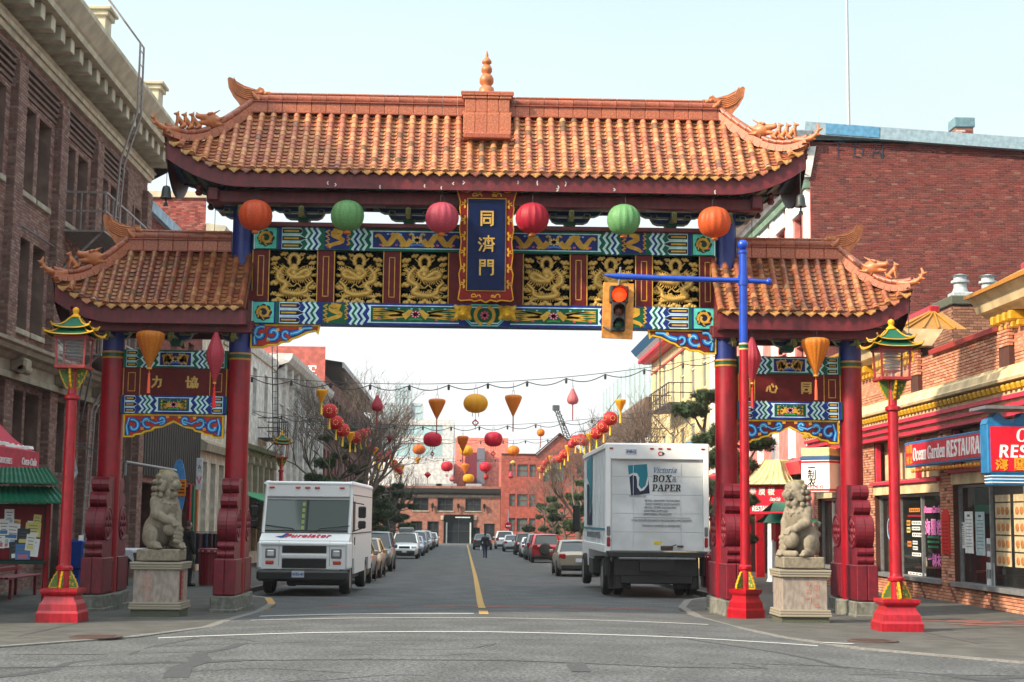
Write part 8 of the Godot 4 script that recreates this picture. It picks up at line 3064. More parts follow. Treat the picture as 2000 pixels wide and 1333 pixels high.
	b._cq(V(-9.4, 12.6, -109.2), V(-9.4, 12.6, -160), V(-12.0, 12.9, -160), V(-12.0, 12.9, -109.2), Vector3.DOWN)
	b.box(V(-9.4, 12.75, -134.6), V(0.12, 0.4, 50.8))
	b._cq(V(-9.35, 12.95, -109.2), V(-9.35, 12.95, -160), V(-20.0, 14.5, -160), V(-20.0, 14.5, -109.2), Vector3.UP)
	obj("roof", b, M.grey_metal, t)
	fire_escape(t, f, 0.3, 48.0, Y + 8.0, 0.9, M.black_iron, false)
	var gf := face(V(-26.0, -1.4, -107.95), V(1, 0, 0))
	wall(t, gf, 15.4, Y + 13.95, [], M.terracotta, "gable_wall")
	letters("gable_lettering", "CENTRE", 0.8, M.white_print, t, V(-13.35, 12.1, -107.93), Basis(), true, "Droid Serif", 0.95)
	for k in 60:
		if k % 2: continue
		b = Mb.new()
		b.box(f * V(0.4 + k * 0.82, Y + 1.6, 1.3), V(0.1, 3.0, 0.1))
		obj("paling", b, M.terracotta, t)

func left_shop_goods() -> void:
	var b := Mb.new()
	var t := thing("market_table", "market table under a white cloth outside the black shop", "table", V(-9.5, walk_y(-41.5), -41.5))
	b = Mb.new(lin(30, 26, 28))
	b.cbox(V(0, 0.74, 0), V(0.9, 0.3, 2.0), 0.02)
	for x in [-0.36, 0.36]:
		for z in [-0.9, 0.9]: b.box(V(x, 0.3, z), V(0.05, 0.6, 0.05))
	obj("table_top", b, M.paint, t)
	b = Mb.new(lin(222, 222, 230))
	b.cbox(V(0, 0.93, 0), V(0.98, 0.1, 2.06), 0.02)
	b.prism(P2([Vector2(-0.5, 0.96), Vector2(0.5, 0.96), Vector2(0.56, 0.62), Vector2(0.4, 0.78), Vector2(-0.4, 0.82)]), xf(0, 0, 1.03), 0.02)
	obj("cloth", b, M.cloth, t)
	b = Mb.new(lin(206, 40, 60))
	b.cbox(V(-9.7, walk_y(-41.5) + 1.14, -41.0), V(0.4, 0.3, 0.4), 0.05)
	tag(obj("red_box", b, M.paint), "red box standing on the cloth of the market table", "box")
	t = thing("clothes_rack", "clothes rack of patterned garments behind the red bin", "clothes rack", V(-7.9, walk_y(-48.0), -48.0))
	b = Mb.new()
	for x in [-0.8, 0.8]: b.bar(V(x, 0, 0), V(x, 1.5, 0), 0.02)
	b.bar(V(-0.85, 1.48, 0), V(0.85, 1.48, 0), 0.02)
	obj("rail", b, M.grey_metal, t)
	rng.seed = 91
	for k in 12:
		b = Mb.new([lin(40, 44, 70), lin(90, 60, 66), lin(50, 66, 90), lin(120, 96, 90), lin(34, 34, 38), lin(70, 36, 44)][rng.randi() % 6])
		var h := rnd(0.8, 1.05)
		b.cbox(V(-0.74 + k * 0.135, 1.44 - h / 2, 0), V(0.07, h, 0.42), 0.02, Basis(Vector3.UP, rnd(-0.2, 0.6)))
		obj("garment", b, M.cloth, t)
	for q in [[-7.55, 0.0, "lower white carton of the pair by the red bin"], [-7.5, 0.42, "upper white carton of the pair by the red bin"]]:
		b = Mb.new()
		b.cbox(V(q[0], walk_y(-44.0) + 0.2 + q[1], -44.0), V(0.5, 0.4, 0.4), 0.01)
		b.col = lin(210, 150, 90)
		b.box(V(q[0] - 0.05, walk_y(-44.0) + 0.22 + q[1], -43.797), V(0.16, 0.16, 0.006))
		tag(obj("carton", b, M.white_carton), q[2], "carton", "white cartons by the bin")
	litter_bin(V(-7.0, walk_y(-41.0), -41.0), "dark red litter bin beside the left inner gate column")
	t = thing("surfboard_sign", "blue surfboard shaped sign with an orange menu board", "sign", V(-9.95, 2.2, -51.4))
	b = Mb.new(lin(84, 146, 206))
	var poly := P2()
	for k in 20:
		var a := TAU * k / 20
		poly.append(Vector2(cos(a) * 0.24, sin(a) * 1.0 + 0.35))
	b.prism(poly, xf(0, 0, 0), 0.06)
	obj("surfboard", b, M.paint, t)
	b = Mb.new(lin(226, 128, 40))
	b.cbox(V(0.02, 0.35, 0.08), V(0.5, 0.58, 0.03), 0.01)
	b.col = lin(70, 40, 30)
	for k in 4: b.box(V(0.04, 0.52 - k * 0.11, 0.097), V(0.36, 0.04, 0.004))
	b.col = lin(30, 80, 160)
	b.box(V(-0.14, 0.42, 0.098), V(0.12, 0.24, 0.004))
	obj("menu_board", b, M.paint, t)
	t = thing("banner_sign", "narrow white hanging sign lettered with a V", "sign", V(-10.5, 2.9, -57.2))
	b = Mb.new(lin(214, 216, 220))
	b.cbox(V(0.2, 0.3, 0), V(0.24, 1.2, 0.06), 0.01)
	obj("panel", b, M.paint, t)
	letters("red_letter", "V", 0.26, M.ink_red, t, V(0.2, 0.05, 0.034), Basis(), false)
	letters("black_letter", "A", 0.16, M.ink_black, t, V(0.2, 0.55, 0.034), Basis(), false)
	t = thing("shop_awning", "sagging green shop awning with a pale pink edge before the white building", "awning", V(-10.7, 1.7, -72.0))
	b = Mb.new(lin(70, 160, 116))
	b._cq(V(0, 1.1, 4.5), V(2.4, 0.3, 4.5), V(2.4, 0.3, -6), V(0, 1.1, -6), Vector3.UP)
	b._cq(V(0, 1.1, 4.52), V(2.4, 0.3, 4.52), V(2.4, 0.27, 4.52), V(0, 1.05, 4.52), Vector3.BACK)
	b.col = lin(226, 190, 186)
	b.box(V(2.4, 0.12, -0.75), V(0.03, 0.36, 10.5))
	obj("canvas", b, M.cloth, t)

func litter_bin(at: Vector3, label: String) -> void:
	var t := thing("litter_bin", label, "litter bin", at, 0.0, "red litter bins")
	var b := Mb.new()
	b.lathe([Vector2(0.27, 0.03), Vector2(0.3, 0.86), Vector2(0.33, 0.9), Vector2(0.33, 1.0), Vector2(0.28, 1.02), Vector2(0.24, 0.9)], Vector3.ZERO, 20)
	for k in 20:
		var a := TAU * k / 20
		b.beam(V(cos(a) * 0.285, 0.05, sin(a) * 0.285), V(cos(a) * 0.31, 0.86, sin(a) * 0.31), 0.035, 0.02, V(cos(a), 0, sin(a)))
	obj("basket", b, M.bench_red, t)
	b = Mb.new(lin(220, 190, 196))
	for k in 12:
		var a := TAU * k / 12
		b.box(V(cos(a) * 0.332, 0.95, sin(a) * 0.332), V(0.012, 0.03, 0.06), ry(-a))
	obj("rim_label", b, M.paint, t)
	b = Mb.new(lin(120, 110, 110))
	b.lathe([Vector2(0.28, 0.0), Vector2(0.28, 0.04)], Vector3.ZERO, 16)
	obj("foot", b, M.paint, t)

# ---------------------------------------------------------------- right side of the street
func pagoda_eave(parent: Node3D, z0: float, z1: float, y: float, X: float) -> void:      # cream eave, gold ribbed roof and red ridge on a parapet, z0 > z1
	var f := face(V(X, y, z1), V(0, 0, 1))
	var w := z0 - z1
	course(parent, f, [[0.0, -0.1], [0.0, 0.22], [0.08, 0.3], [0.1, 0.42], [0.3, 0.5], [0.42, 0.62], [0.42, -0.4]], -0.45, w + 0.45, M.cream_paint, "eave_moulding")
	var b := Mb.new(lin(196, 176, 84))
	for s in [[-0.45, w + 0.45, 0.66, 0.0, w, -0.35]]:
		b._cq(f * V(s[0], 0.42, s[2]), f * V(s[1], 0.42, s[2]), f * V(s[4] - 0.3, 0.95, s[5]), f * V(s[3] + 0.3, 0.95, s[5]), V(-1, 1, 0))
		b._cq(f * V(s[1], 0.42, s[2]), f * V(s[1], 0.42, -1.0), f * V(s[4] - 0.3, 0.95, -0.6), f * V(s[4] - 0.3, 0.95, s[5]), V(0, 1, 1))
		b._cq(f * V(s[0], 0.42, s[2]), f * V(s[0], 0.42, -1.0), f * V(0.3, 0.95, -0.6), f * V(0.3, 0.95, s[5]), V(0, 1, -1))
	b.col = lin(214, 186, 70)
	var n := int(w / 0.42)
	for k in n + 2:
		var u := lerpf(-0.42, w + 0.42, k / (n + 1.0))
		b.bar(f * V(u, 0.44, 0.66), f * V(clampf(u, 0.3, w - 0.3), 0.97, -0.34), 0.035, 5)
	for k in 4: b.bar(f * V(w + 0.45, 0.44, 0.5 - k * 0.4), f * V(w - 0.3, 0.97, -0.4), 0.03, 5)
	b.box(f * V(w / 2, 0.45, 0.68), V(0.05, 0.08, w + 0.9))
	obj("gold_roof", b, M.gold_paint, parent)
	b = Mb.new()
	b.cbox(f * V(w / 2, 1.02, -0.42), V(0.26, 0.2, w - 0.5), 0.03)
	obj("red_ridge", b, M.lamp_red, parent)
	for k in int(w / 0.34):
		if k % 6 > 3 and w > 5: continue
		b = Mb.new()
		b.cbox(f * V(0.15 + k * 0.34, -0.12, 0.16), V(0.36, 0.2, 0.13), 0.03)
		b.cbox(f * V(0.15 + k * 0.34, -0.26, 0.08), V(0.2, 0.16, 0.12), 0.03)
		obj("gold_bracket", b, M.gold_paint, parent)

func build_right() -> void:
	var XR := 11.3
	# --- the brick restaurant; u runs towards the camera from z = -46
	var t := thing("restaurant_building", "orange brick restaurant with cream cornice, gold brackets and pagoda eaves", "building")
	var z0 := -48.4
	var f := face(V(XR, -0.6, z0), V(0, 0, 1))
	var Y := 0.6
	var W := 26.4
	var U := func(z): return z - z0
	var wins := [Rect2(U.call(-48.0), Y + 0.25, 2.8, 2.1), Rect2(U.call(-41.2), Y + 0.25, 5.75, 2.1), Rect2(U.call(-34.5), Y + 0.25, 6.2, 2.25), Rect2(U.call(-27.4), Y + 0.25, 4.6, 2.25)]
	var bands := []
	for r in wins: bands.append(Rect2(r.position.x, Y + 2.75, r.size.x, 1.05))
	var holes := []
	holes.append_array(wins)
	holes.append_array(bands)
	wall(t, f, W, Y + 5.75, holes, M.mortar_dark, "wall", 0.5, 0.0)
	rng.seed = 51
	var tones := [lin(206, 138, 106), lin(214, 150, 118), lin(196, 126, 96), lin(220, 160, 130)]
	bricks(t, f, 0, W, Y - 0.5, Y + 4.0, holes, 0.2, 0.072, tones, 300, 0.016, 0.014)
	bricks(t, f, 0, W, Y + 4.85, Y + 5.72, [], 0.2, 0.072, tones, 0, 0.016, 0.014)
	for i in 4:
		var r: Rect2 = wins[i]
		var n: int = [2, 3, 3, 2][i]
		var b := Mb.new()
		for k in n + 1:
			var u := lerpf(r.position.x + 0.04, r.end.x - 0.04, float(k) / n)
			b.box(f * V(u, r.get_center().y, -0.16), V(0.08, r.size.y, 0.06))
		b.box(f * V(r.get_center().x, r.end.y - 0.03, -0.16), V(0.08, 0.06, r.size.x))
		b.box(f * V(r.get_center().x, r.position.y - 0.02, -0.06), V(0.34, 0.1, r.size.x + 0.06))
		obj("window_frame", b, M.alu, t)
		for k in n:
			b = Mb.new()
			var ua := lerpf(r.position.x, r.end.x, float(k) / n)
			var ub := lerpf(r.position.x, r.end.x, (k + 1.0) / n)
			b._cq(f * V(ua, r.position.y, -0.17), f * V(ub, r.position.y, -0.17), f * V(ub, r.end.y, -0.17), f * V(ua, r.end.y, -0.17), Vector3.LEFT)
			obj("shop_pane", b, M.shop_glass, t)
		b = Mb.new()
		b.cbox(f * V(r.get_center().x, r.end.y + 0.14, 0.0), V(0.1, 0.26, r.size.x), 0.01)
		obj("cream_header", b, M.cream_paint, t)
		b = Mb.new()
		b.cbox(f * V(r.get_center().x, r.end.y + 0.32, 0.05), V(0.16, 0.09, r.size.x + 0.2), 0.01)
		for k in 4:
			var u := lerpf(r.position.x + 0.08, r.end.x - 0.08, k / 3.0)
			b.box(f * V(u, Y + 3.25, -0.08), V(0.12, 1.06, 0.14))
		obj("red_trim", b, M.trim_red, t)
		b = Mb.new()
		b.box(f * V(r.get_center().x, Y + 3.28, -0.3), V(0.04, 1.06, r.size.x))
		obj("cream_panel", b, M.cream_paint, t)
	# mouldings, from the stripes up to the cornice
	for k in 3: course(t, f, [[Y + 3.83 + k * 0.16, 0.0], [Y + 3.83 + k * 0.16, 0.2 + k * 0.07], [Y + 3.92 + k * 0.16, 0.2 + k * 0.07], [Y + 3.92 + k * 0.16, 0.0]], 0, W, M.trim_red, "red_stripe")
	for k in 3: course(t, f, [[Y + 3.922 + k * 0.16, 0.0], [Y + 3.922 + k * 0.16, 0.17 + k * 0.07], [Y + 3.988 + k * 0.16, 0.17 + k * 0.07], [Y + 3.988 + k * 0.16, 0.0]], 0, W, M.cream_paint, "cream_stripe")
	course(t, f, [[Y + 4.31, 0.0], [Y + 4.31, 0.22], [Y + 4.5, 0.22], [Y + 4.5, 0.46], [Y + 4.56, 0.48], [Y + 4.6, 0.44], [Y + 4.74, 0.4], [Y + 4.8, 0.3], [Y + 4.84, 0.3], [Y + 4.86, 0.0]], 0, W, M.cream_paint, "cornice")
	for k in 92:
		var b := Mb.new()
		b.cbox(f * V(0.15 + k * 0.285, Y + 4.4, 0.32), V(0.2, 0.15, 0.15), 0.03, Basis(Vector3.BACK, 0.35))
		obj("gold_corbel", b, M.gold_paint, t)
	course(t, f, [[Y + 5.7, 0.0], [Y + 5.7, 0.12], [Y + 5.8, 0.14], [Y + 5.86, 0.0], [Y + 5.86, -0.3]], U.call(-35.7), U.call(-30.9), M.red_coping, "red_coping")
	for q in [[-36.6, -44.2], [-24.0, -30.9]]:
		var bz: float = q[0]
		var g := face(V(XR, 0, q[1]), V(0, 0, 1))
		var w: float = q[0] - q[1]
		wall(t, face(V(XR + 0.004, 4.9, q[1]), V(0, 0, 1)), w, 1.08, [], M.mortar_dark, "parapet", 0.2, 0.8)
		bricks(t, g, 0.0, w, 5.15, 5.96, [], 0.2, 0.072, tones, 0, 0.016, 0.014)
		pagoda_eave(t, q[0], q[1], 5.98, XR)
		for zz in [q[0] - 0.3, q[1] + 0.3]:
			var b := Mb.new()
			b.span(V(XR - 0.13, 4.88, zz - 0.3), V(XR, 5.95, zz + 0.3))
			obj("pier_core", b, M.mortar_dark, t)
			bricks(t, face(V(XR - 0.14, 0, zz - 0.3), V(0, 0, 1)), 0, 0.6, 5.3, 5.95, [], 0.2, 0.072, tones, 0, 0.016, 0.014)
			bricks(t, face(V(XR - 0.14, 0, zz + 0.3), V(1, 0, 0)), 0, 0.14, 5.3, 5.95, [], 0.2, 0.072, tones, 0, 0.016, 0.014)
			b = Mb.new()
			for k in 3: b.box(V(XR - 0.05, 5.2 - k * 0.1, zz - 0.15 + k * 0.12), V(0.1, 0.03, 0.3))
			for k in 2: b.box(V(XR - 0.05, 5.15 - k * 0.1, zz - 0.05 + k * 0.12), V(0.1, 0.12, 0.03))
			obj("brick_slots", b, M.dark_slot, t)
	# room behind the windows
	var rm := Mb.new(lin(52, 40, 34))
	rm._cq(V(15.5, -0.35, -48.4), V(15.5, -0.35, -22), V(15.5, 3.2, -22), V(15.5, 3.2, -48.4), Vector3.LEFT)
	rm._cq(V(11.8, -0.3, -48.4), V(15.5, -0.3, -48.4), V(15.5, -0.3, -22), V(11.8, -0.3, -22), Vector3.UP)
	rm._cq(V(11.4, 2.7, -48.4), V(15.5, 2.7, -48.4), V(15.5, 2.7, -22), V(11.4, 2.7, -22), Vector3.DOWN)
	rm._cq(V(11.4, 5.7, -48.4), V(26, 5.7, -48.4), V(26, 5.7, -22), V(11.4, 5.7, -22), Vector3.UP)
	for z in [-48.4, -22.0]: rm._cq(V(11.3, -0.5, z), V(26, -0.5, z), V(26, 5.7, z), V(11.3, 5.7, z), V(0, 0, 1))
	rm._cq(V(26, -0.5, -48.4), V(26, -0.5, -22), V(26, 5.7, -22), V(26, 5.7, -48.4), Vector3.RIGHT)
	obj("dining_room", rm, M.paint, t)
	rng.seed = 63
	for k in 7:
		var b := Mb.new(lin(90, 50, 40))
		b.cbox(V(12.9, 0.4, -44 + k * 3.0), V(0.9, 0.05, 0.9), 0.01)
		b.bar(V(12.9, -0.3, -44 + k * 3.0), V(12.9, 0.4, -44 + k * 3.0), 0.05)
		b.col = lin(200, 190, 180)
		b.lathe([Vector2(0.04, 0.43), Vector2(0.04, 0.55), Vector2(0.015, 0.6), Vector2(0.015, 0.68)], V(12.7, 0, -44.2 + k * 3.0), 8)
		obj("dining_table", b, M.paint, t)
	# things painted on or taped to the glass: z, y, width, height, colour
	var stick := [[-38.1, 1.95, 0.9, 0.1, lin(220, 130, 40)], [-38.1, 1.8, 1.2, 0.05, lin(170, 30, 50)], [-38.65, 1.62, 0.3, 0.14, lin(220, 150, 60)], [-38.65, 1.44, 0.3, 0.14, lin(220, 200, 130)], [-38.6, 1.08, 0.34, 0.14, lin(220, 130, 50)], [-37.95, 1.62, 0.8, 0.1, lin(230, 230, 226)], [-38.0, 1.48, 0.7, 0.09, lin(226, 226, 226)], [-37.9, 1.32, 0.85, 0.1, lin(230, 230, 230)], [-38.1, 1.12, 0.4, 0.09, lin(226, 226, 226)], [-38.1, 0.98, 0.4, 0.09, lin(226, 226, 226)], [-38.0, 0.82, 0.75, 0.09, lin(230, 230, 230)], [-38.0, 0.33, 1.5, 0.07, lin(226, 222, 220)], [-36.6, 1.28, 0.9, 0.05, lin(50, 120, 90)], [-36.6, 1.16, 0.9, 0.05, lin(60, 130, 96)], [-36.6, 1.04, 0.8, 0.05, lin(60, 130, 96)], [-34.4, 1.35, 0.3, 0.6, lin(226, 226, 222)], [-33.95, 1.42, 0.56, 0.95, lin(232, 234, 232)], [-33.2, 1.4, 0.6, 0.97, lin(176, 196, 200)], [-32.65, 1.1, 0.3, 0.4, lin(220, 222, 226)], [-32.6, 0.52, 0.5, 0.5, lin(200, 206, 206)], [-31.75, 1.48, 0.9, 1.52, lin(196, 176, 140)], [-30.65, 1.48, 0.9, 1.52, lin(196, 176, 140)]]
	for s in stick:
		var b := Mb.new(s[4])
		b.box(V(XR + 0.165, s[1], s[0]), V(0.006, s[3], s[2]))
		if s[3] > 1.5:
			for k in 4:
				b.col = lin(184, 120, 70)
				for j in 3: b.ball(V(XR + 0.16, s[1] + 0.42 - k * 0.35, s[0] - 0.26 + j * 0.26), V(0.006, 0.09, 0.11), 8, 4)
				b.col = lin(60, 50, 46)
				b.box(V(XR + 0.16, s[1] + 0.6 - k * 0.35, s[0]), V(0.004, 0.03, s[2]))
		elif s[3] > 0.5:
			b.col = lin(70, 80, 90)
			for k in 9: b.box(V(XR + 0.161, s[1] + s[3] * (0.3 - 0.08 * k), s[0]), V(0.004, 0.012, s[2] * 0.7))
			b.box(V(XR + 0.161, s[1] + s[3] * 0.4, s[0]), V(0.004, 0.05, s[2] * 0.3))
		else:
			b.col = lin(40, 40, 44)
			for k in 5: b.box(V(XR + 0.161, s[1], s[0] - s[2] * 0.36 + k * s[2] * 0.18), V(0.004, s[3] * 0.4, s[2] * 0.1))
		obj("window_notice", b, M.paint, t)
	var neon := Mb.new(lin(236, 130, 196))
	var gx := Transform3D(ry(-PI / 2), V(XR + 0.16, 0, 0))
	for k in 3: glyph(neon, ["hai", "yuan", "jiu"][k], 0.38, 0.045, Transform3D(ry(-PI / 2), V(XR + 0.165, 1.52, -37.0 + k * 0.45)), 0.01)
	for k in 4: glyph(neon, ["yi", "zhi", "yifu", "hua"][k], 0.3, 0.035, Transform3D(ry(-PI / 2), V(XR + 0.165, 0.72, -36.9 + k * 0.36)), 0.01)
	obj("pink_window_characters", neon, M.silk_trim, t)
	letters("pink_window_lettering", "Ocean Garden", 0.16, M.ink_pink, t, V(XR + 0.16, 1.95, -36.55), ry(-PI / 2), true, "Droid Serif", 0.9, 0.3)
	neon = Mb.new(lin(150, 190, 230))
	neon.ribbon(arc(Vector2(0, 0), 0.3, 0, 360, 20), 0.03, Transform3D(ry(-PI / 2), V(XR + 0.165, 1.45, -40.3)), 0.01)
	neon.col = lin(200, 60, 70)
	glyph(neon, "hua", 0.34, 0.05, Transform3D(ry(-PI / 2), V(XR + 0.165, 1.45, -40.3)), 0.01)
	glyph(neon, "xin", 0.5, 0.06, Transform3D(ry(-PI / 2), V(XR + 0.165, 1.5, -46.4)), 0.01)
	obj("neon_sign", neon, M.silk_trim, t)
	var pq := Mb.new(lin(206, 44, 40))
	pq.prism(P2([Vector2(-0.28, -0.5), Vector2(0.28, -0.5), Vector2(0.28, 0.42), Vector2(0.2, 0.46), Vector2(0.12, 0.55), Vector2(-0.12, 0.55), Vector2(-0.2, 0.46), Vector2(-0.28, 0.42)]), Transform3D(ry(-PI / 2), V(XR - 0.016, 1.4, -35.0)), 0.03)
	pq.col = lin(130, 24, 24)
	for k in 9: pq.box(V(XR - 0.048, 1.66 - k * 0.085, -35.0), V(0.004, 0.025, 0.4))
	tag(obj("red_plaque", pq, M.paint), "red notice plaque with an arched top on the restaurant pier", "plaque")
	# --- long sign on the front and the one that juts out
	t = thing("restaurant_sign", "long red sign with white lettering along the restaurant front", "sign", V(10.95, 3.29, -33.7), -PI / 2)
	var b := Mb.new()
	b.cbox(V(0, 0, 0), V(6.3, 0.62, 0.16), 0.02)
	obj("blue_case", b, M.sign_blue, t)
	b = Mb.new()
	b.box(V(0, 0, 0.06), V(6.16, 0.5, 0.05))
	obj("red_face", b, M.sign_red, t)
	b = Mb.new(lin(226, 140, 40))
	for k in 4: glyph(b, ["hai", "yuan", "jiu", "jia"][k], 0.2, 0.025, xf(-2.85 + (k % 2) * 0.26, 0.13 - (k / 2) * 0.26, 0.085), 0.008)
	for k in 24: b.ball(V(-2.7 + k * 0.24, -0.4, 0.02), V(0.05, 0.05, 0.05), 6, 4)
	obj("amber_characters", b, M.silk_trim, t)
	letters("white_lettering", "Ocean Garden", 0.3, M.white_print, t, V(-1.2, -0.02, 0.09), Basis(), true, "Droid Serif", 0.82, 0.12)
	letters("white_capitals", "RESTAURANT", 0.38, M.white_print, t, V(1.55, 0.0, 0.09), Basis(), true, "Droid Sans", 0.86, 0.08)
	t = thing("projecting_sign", "red sign with blue scroll edging jutting out at the right", "sign", V(11.02, 3.08, -28.0))
	b = Mb.new()
	b.cbox(V(0, -0.05, 0), V(2.48, 0.94, 0.4), 0.02)
	b.cbox(V(0, -0.62, 0), V(2.34, 0.24, 0.36), 0.02)
	for k in 5:
		b.prism(P2([Vector2(-0.26, 0), Vector2(0.26, 0), Vector2(0.2, 0.08), Vector2(0.08, 0.1), Vector2(0.02, 0.2), Vector2(-0.06, 0.22), Vector2(-0.12, 0.14), Vector2(-0.22, 0.1)]), xf(-0.98 + k * 0.5, 0.42, -0.18), 0.36)
	obj("blue_case", b, M.sign_blue, t)
	b = Mb.new()
	for k in 3: b.box(V(0, -0.56 - k * 0.06, 0.0), V(2.36, 0.016, 0.372))
	obj("white_stripe", b, M.white_print, t)
	b = Mb.new()
	b.box(V(0, -0.05, 0.19), V(2.36, 0.84, 0.05))
	obj("red_face", b, M.sign_red, t)
	letters("white_lettering", "Ocean", 0.24, M.white_print, t, V(-0.2, 0.2, 0.216), Basis(), true, "Droid Serif", 0.95, 0.12)
	letters("white_capitals", "RESTAURANT", 0.24, M.white_print, t, V(0.02, -0.1, 0.216), Basis(), true, "Droid Sans", 1.02, 0.1)
	b = Mb.new(lin(236, 150, 30))
	for k in 4: glyph(b, ["hai", "yuan", "jiu", "jia"][k], 0.22, 0.028, xf(-0.98 + k * 0.34, -0.34, 0.216), 0.01)
	obj("amber_characters", b, M.silk_trim, t)
	b = Mb.new()
	b.box(V(0.1, 0.72, 0), V(2.9, 0.06, 0.9))
	b.bar(V(0.4, 0.4, 0), V(0.4, 0.72, 0), 0.04)
	obj("sign_roof", b, M.grey_metal, t)
	# --- chimney with two cowls
	t = thing("chimney_stack", "square brick chimney with two metal cowls on the restaurant roof", "chimney", V(13.9, 5.6, -40.4))
	b = Mb.new()
	b.span(V(-0.82, 0, -0.82), V(0.82, 2.1, 0.82))
	obj("core", b, M.mortar_dark, t)
	var ct := [lin(150, 104, 82), lin(136, 92, 72), lin(164, 118, 94)]
	bricks(t, xf(-0.82, 0, 0.82), 0, 1.64, 0, 1.9, [], 0.22, 0.078, ct)
	bricks(t, Transform3D(ry(-PI / 2), V(-0.82, 0, -0.82)), 0, 1.64, 0, 1.9, [], 0.22, 0.078, ct)
	b = Mb.new()
	b.cbox(V(0, 2.05, 0), V(1.76, 0.26, 1.76), 0.03)
	obj("mossy_cap", b, M.mossy_concrete, t)
	for x in [-0.36, 0.42]:
		b = Mb.new()
		b.cbox(V(x, 2.26, 0.1), V(0.56, 0.2, 0.5), 0.02)
		b.lathe([Vector2(0.24, 2.34), Vector2(0.18, 2.5), Vector2(0.18, 2.62), Vector2(0.25, 2.64), Vector2(0.25, 2.7), Vector2(0.18, 2.72), Vector2(0.18, 2.8), Vector2(0.27, 2.84), Vector2(0.02, 2.9)], V(x, 0, 0.1), 14)
		obj("cowl", b, M.pale_metal, t)
	# --- tall building: dark red brick flank, pink and white front
	t = thing("tall_brick_building", "tall building with a bare dark red brick flank and pink street front", "building")
	f = face(V(XR, 3.0, -48.5), V(1, 0, 0))
	wall(t, f, 18.0, 11.4, [], M.mortar_red, "brick_flank")
	rng.seed = 71
	bricks(t, f, 0, 9.5, 0.6, 11.36, [], 0.22, 0.076, [lin(122, 54, 48), lin(128, 58, 52), lin(114, 52, 48), lin(120, 56, 50), lin(136, 66, 58), lin(100, 48, 46)], 300, 0.009, 0.015)
	b = Mb.new(lin(150, 172, 184))
	b.beam(V(11.1, 14.75, -48.45), V(29.0, 13.75, -48.45), 0.4, 0.42)
	b.col = lin(96, 150, 186)
	b.beam(V(11.8, 14.72, -48.235), V(13.6, 14.62, -48.235), 0.02, 0.36)
	b.col = lin(120, 130, 136)
	b.cbox(V(11.0, 14.5, -48.6), V(0.7, 0.3, 0.9), 0.03)
	b.cbox(V(11.0, 14.15, -48.6), V(0.5, 0.3, 0.7), 0.03)
	b.beam(V(11.1, 14.4, -50), V(29.0, 13.4, -50), 3.0, 0.3)
	obj("coping", b, M.paint, t)
	b = Mb.new(lin(88, 140, 170))
	for q in [[12.2, "2,18 2,2|2,18 12,18|2,10 10,10"], [12.75, "8,18 2,14 2,4 10,2|8,12 14,12 12,4"], [13.35, "2,2 8,18 14,2|4,8 12,8|16,18 16,2"]]:
		for st in q[1].split("|"):
			var pp := []
			for p in st.split(" "): pp.append(Vector2(float(p.split(",")[0]) * 0.026, float(p.split(",")[1]) * 0.032))
			b.ribbon(pp, 0.035, xf(q[0], 13.75, -48.47), 0.004)
	tag(obj("graffiti", b, M.faded_blue, t), "", "", "", "stuff")
	b = Mb.new()
	b.span(V(16.35, 13.9, -49.3), V(16.95, 15.0, -48.7))
	obj("stack", b, M.mortar_red, t)
	bricks(t, xf(16.35, 13.9, -48.7), 0, 0.6, 0, 1.05, [], 0.22, 0.076, [lin(130, 70, 62), lin(200, 180, 170), lin(110, 56, 50)])
	b = Mb.new(lin(110, 140, 150))
	b.cbox(V(16.65, 15.15, -49.0), V(0.7, 0.34, 0.7), 0.02)
	obj("stack_cap", b, M.paint, t)
	f = face(V(XR, -1.0, -68.6), V(0, 0, 1))
	holes = []
	for i in 7:
		holes.append(Rect2(0.9 + i * 2.8, 10.2, 1.1, 2.9))
		holes.append(Rect2(0.9 + i * 2.8, 6.0, 1.1, 2.6))
	holes.append(Rect2(0.4, 0.2, 19.2, 4.0))
	wall(t, f, 20.08, 15.0, holes, M.pink_render, "street_front", 0.3, 18.0)
	holes.pop_back()
	for r in holes: window(t, f, r, 0.22, M.window_maroon, M.glass_dark, 1, 2, 0.08)
	for i in 8:
		b = Mb.new()
		b.span(f * V(0.05 + i * 2.8 if i else 0.0, 4.8, 0.0), f * V(0.65 + i * 2.8 if i < 7 else 20.0, 14.2, 0.14))
		if i < 7: b.span(f * V(0.7 + i * 2.8, 13.15, 0.0), f * V(2.3 + i * 2.8, 13.75, 0.1))
		obj("white_pilaster", b, M.white_print, t)
	course(t, f, [[14.1, 0.0], [14.1, 0.3], [14.3, 0.34], [14.35, 0.7], [14.7, 0.85], [15.1, 0.9], [15.15, -0.2]], -0.1, 20.2, M.render_white, "cornice")
	course(t, f, [[13.75, 0.0], [13.75, 0.22], [13.95, 0.26], [14.0, 0.0]], 0, 20.1, M.sage, "green_band")
	course(t, f, [[4.2, 0.0], [4.2, 0.4], [4.6, 0.5], [4.8, 0.0]], 0, 20.1, M.trim_red, "shop_band")
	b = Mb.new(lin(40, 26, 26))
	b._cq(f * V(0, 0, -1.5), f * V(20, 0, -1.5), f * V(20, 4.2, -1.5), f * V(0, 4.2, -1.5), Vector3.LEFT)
	b.col = lin(176, 24, 40)
	for k in 8: b.box(f * V(0.3 + k * 2.7, 2.3, 0.05), V(0.3, 4.2, 0.3))
	b.col = lin(226, 226, 224)
	b.lathe([Vector2(0.24, -0.4), Vector2(0.16, -0.2), Vector2(0.14, 2.3), Vector2(0.2, 2.5)], f * V(17.6, 0.9, 0.9), 14)
	obj("shop_front", b, M.paint, t)
	b = Mb.new()
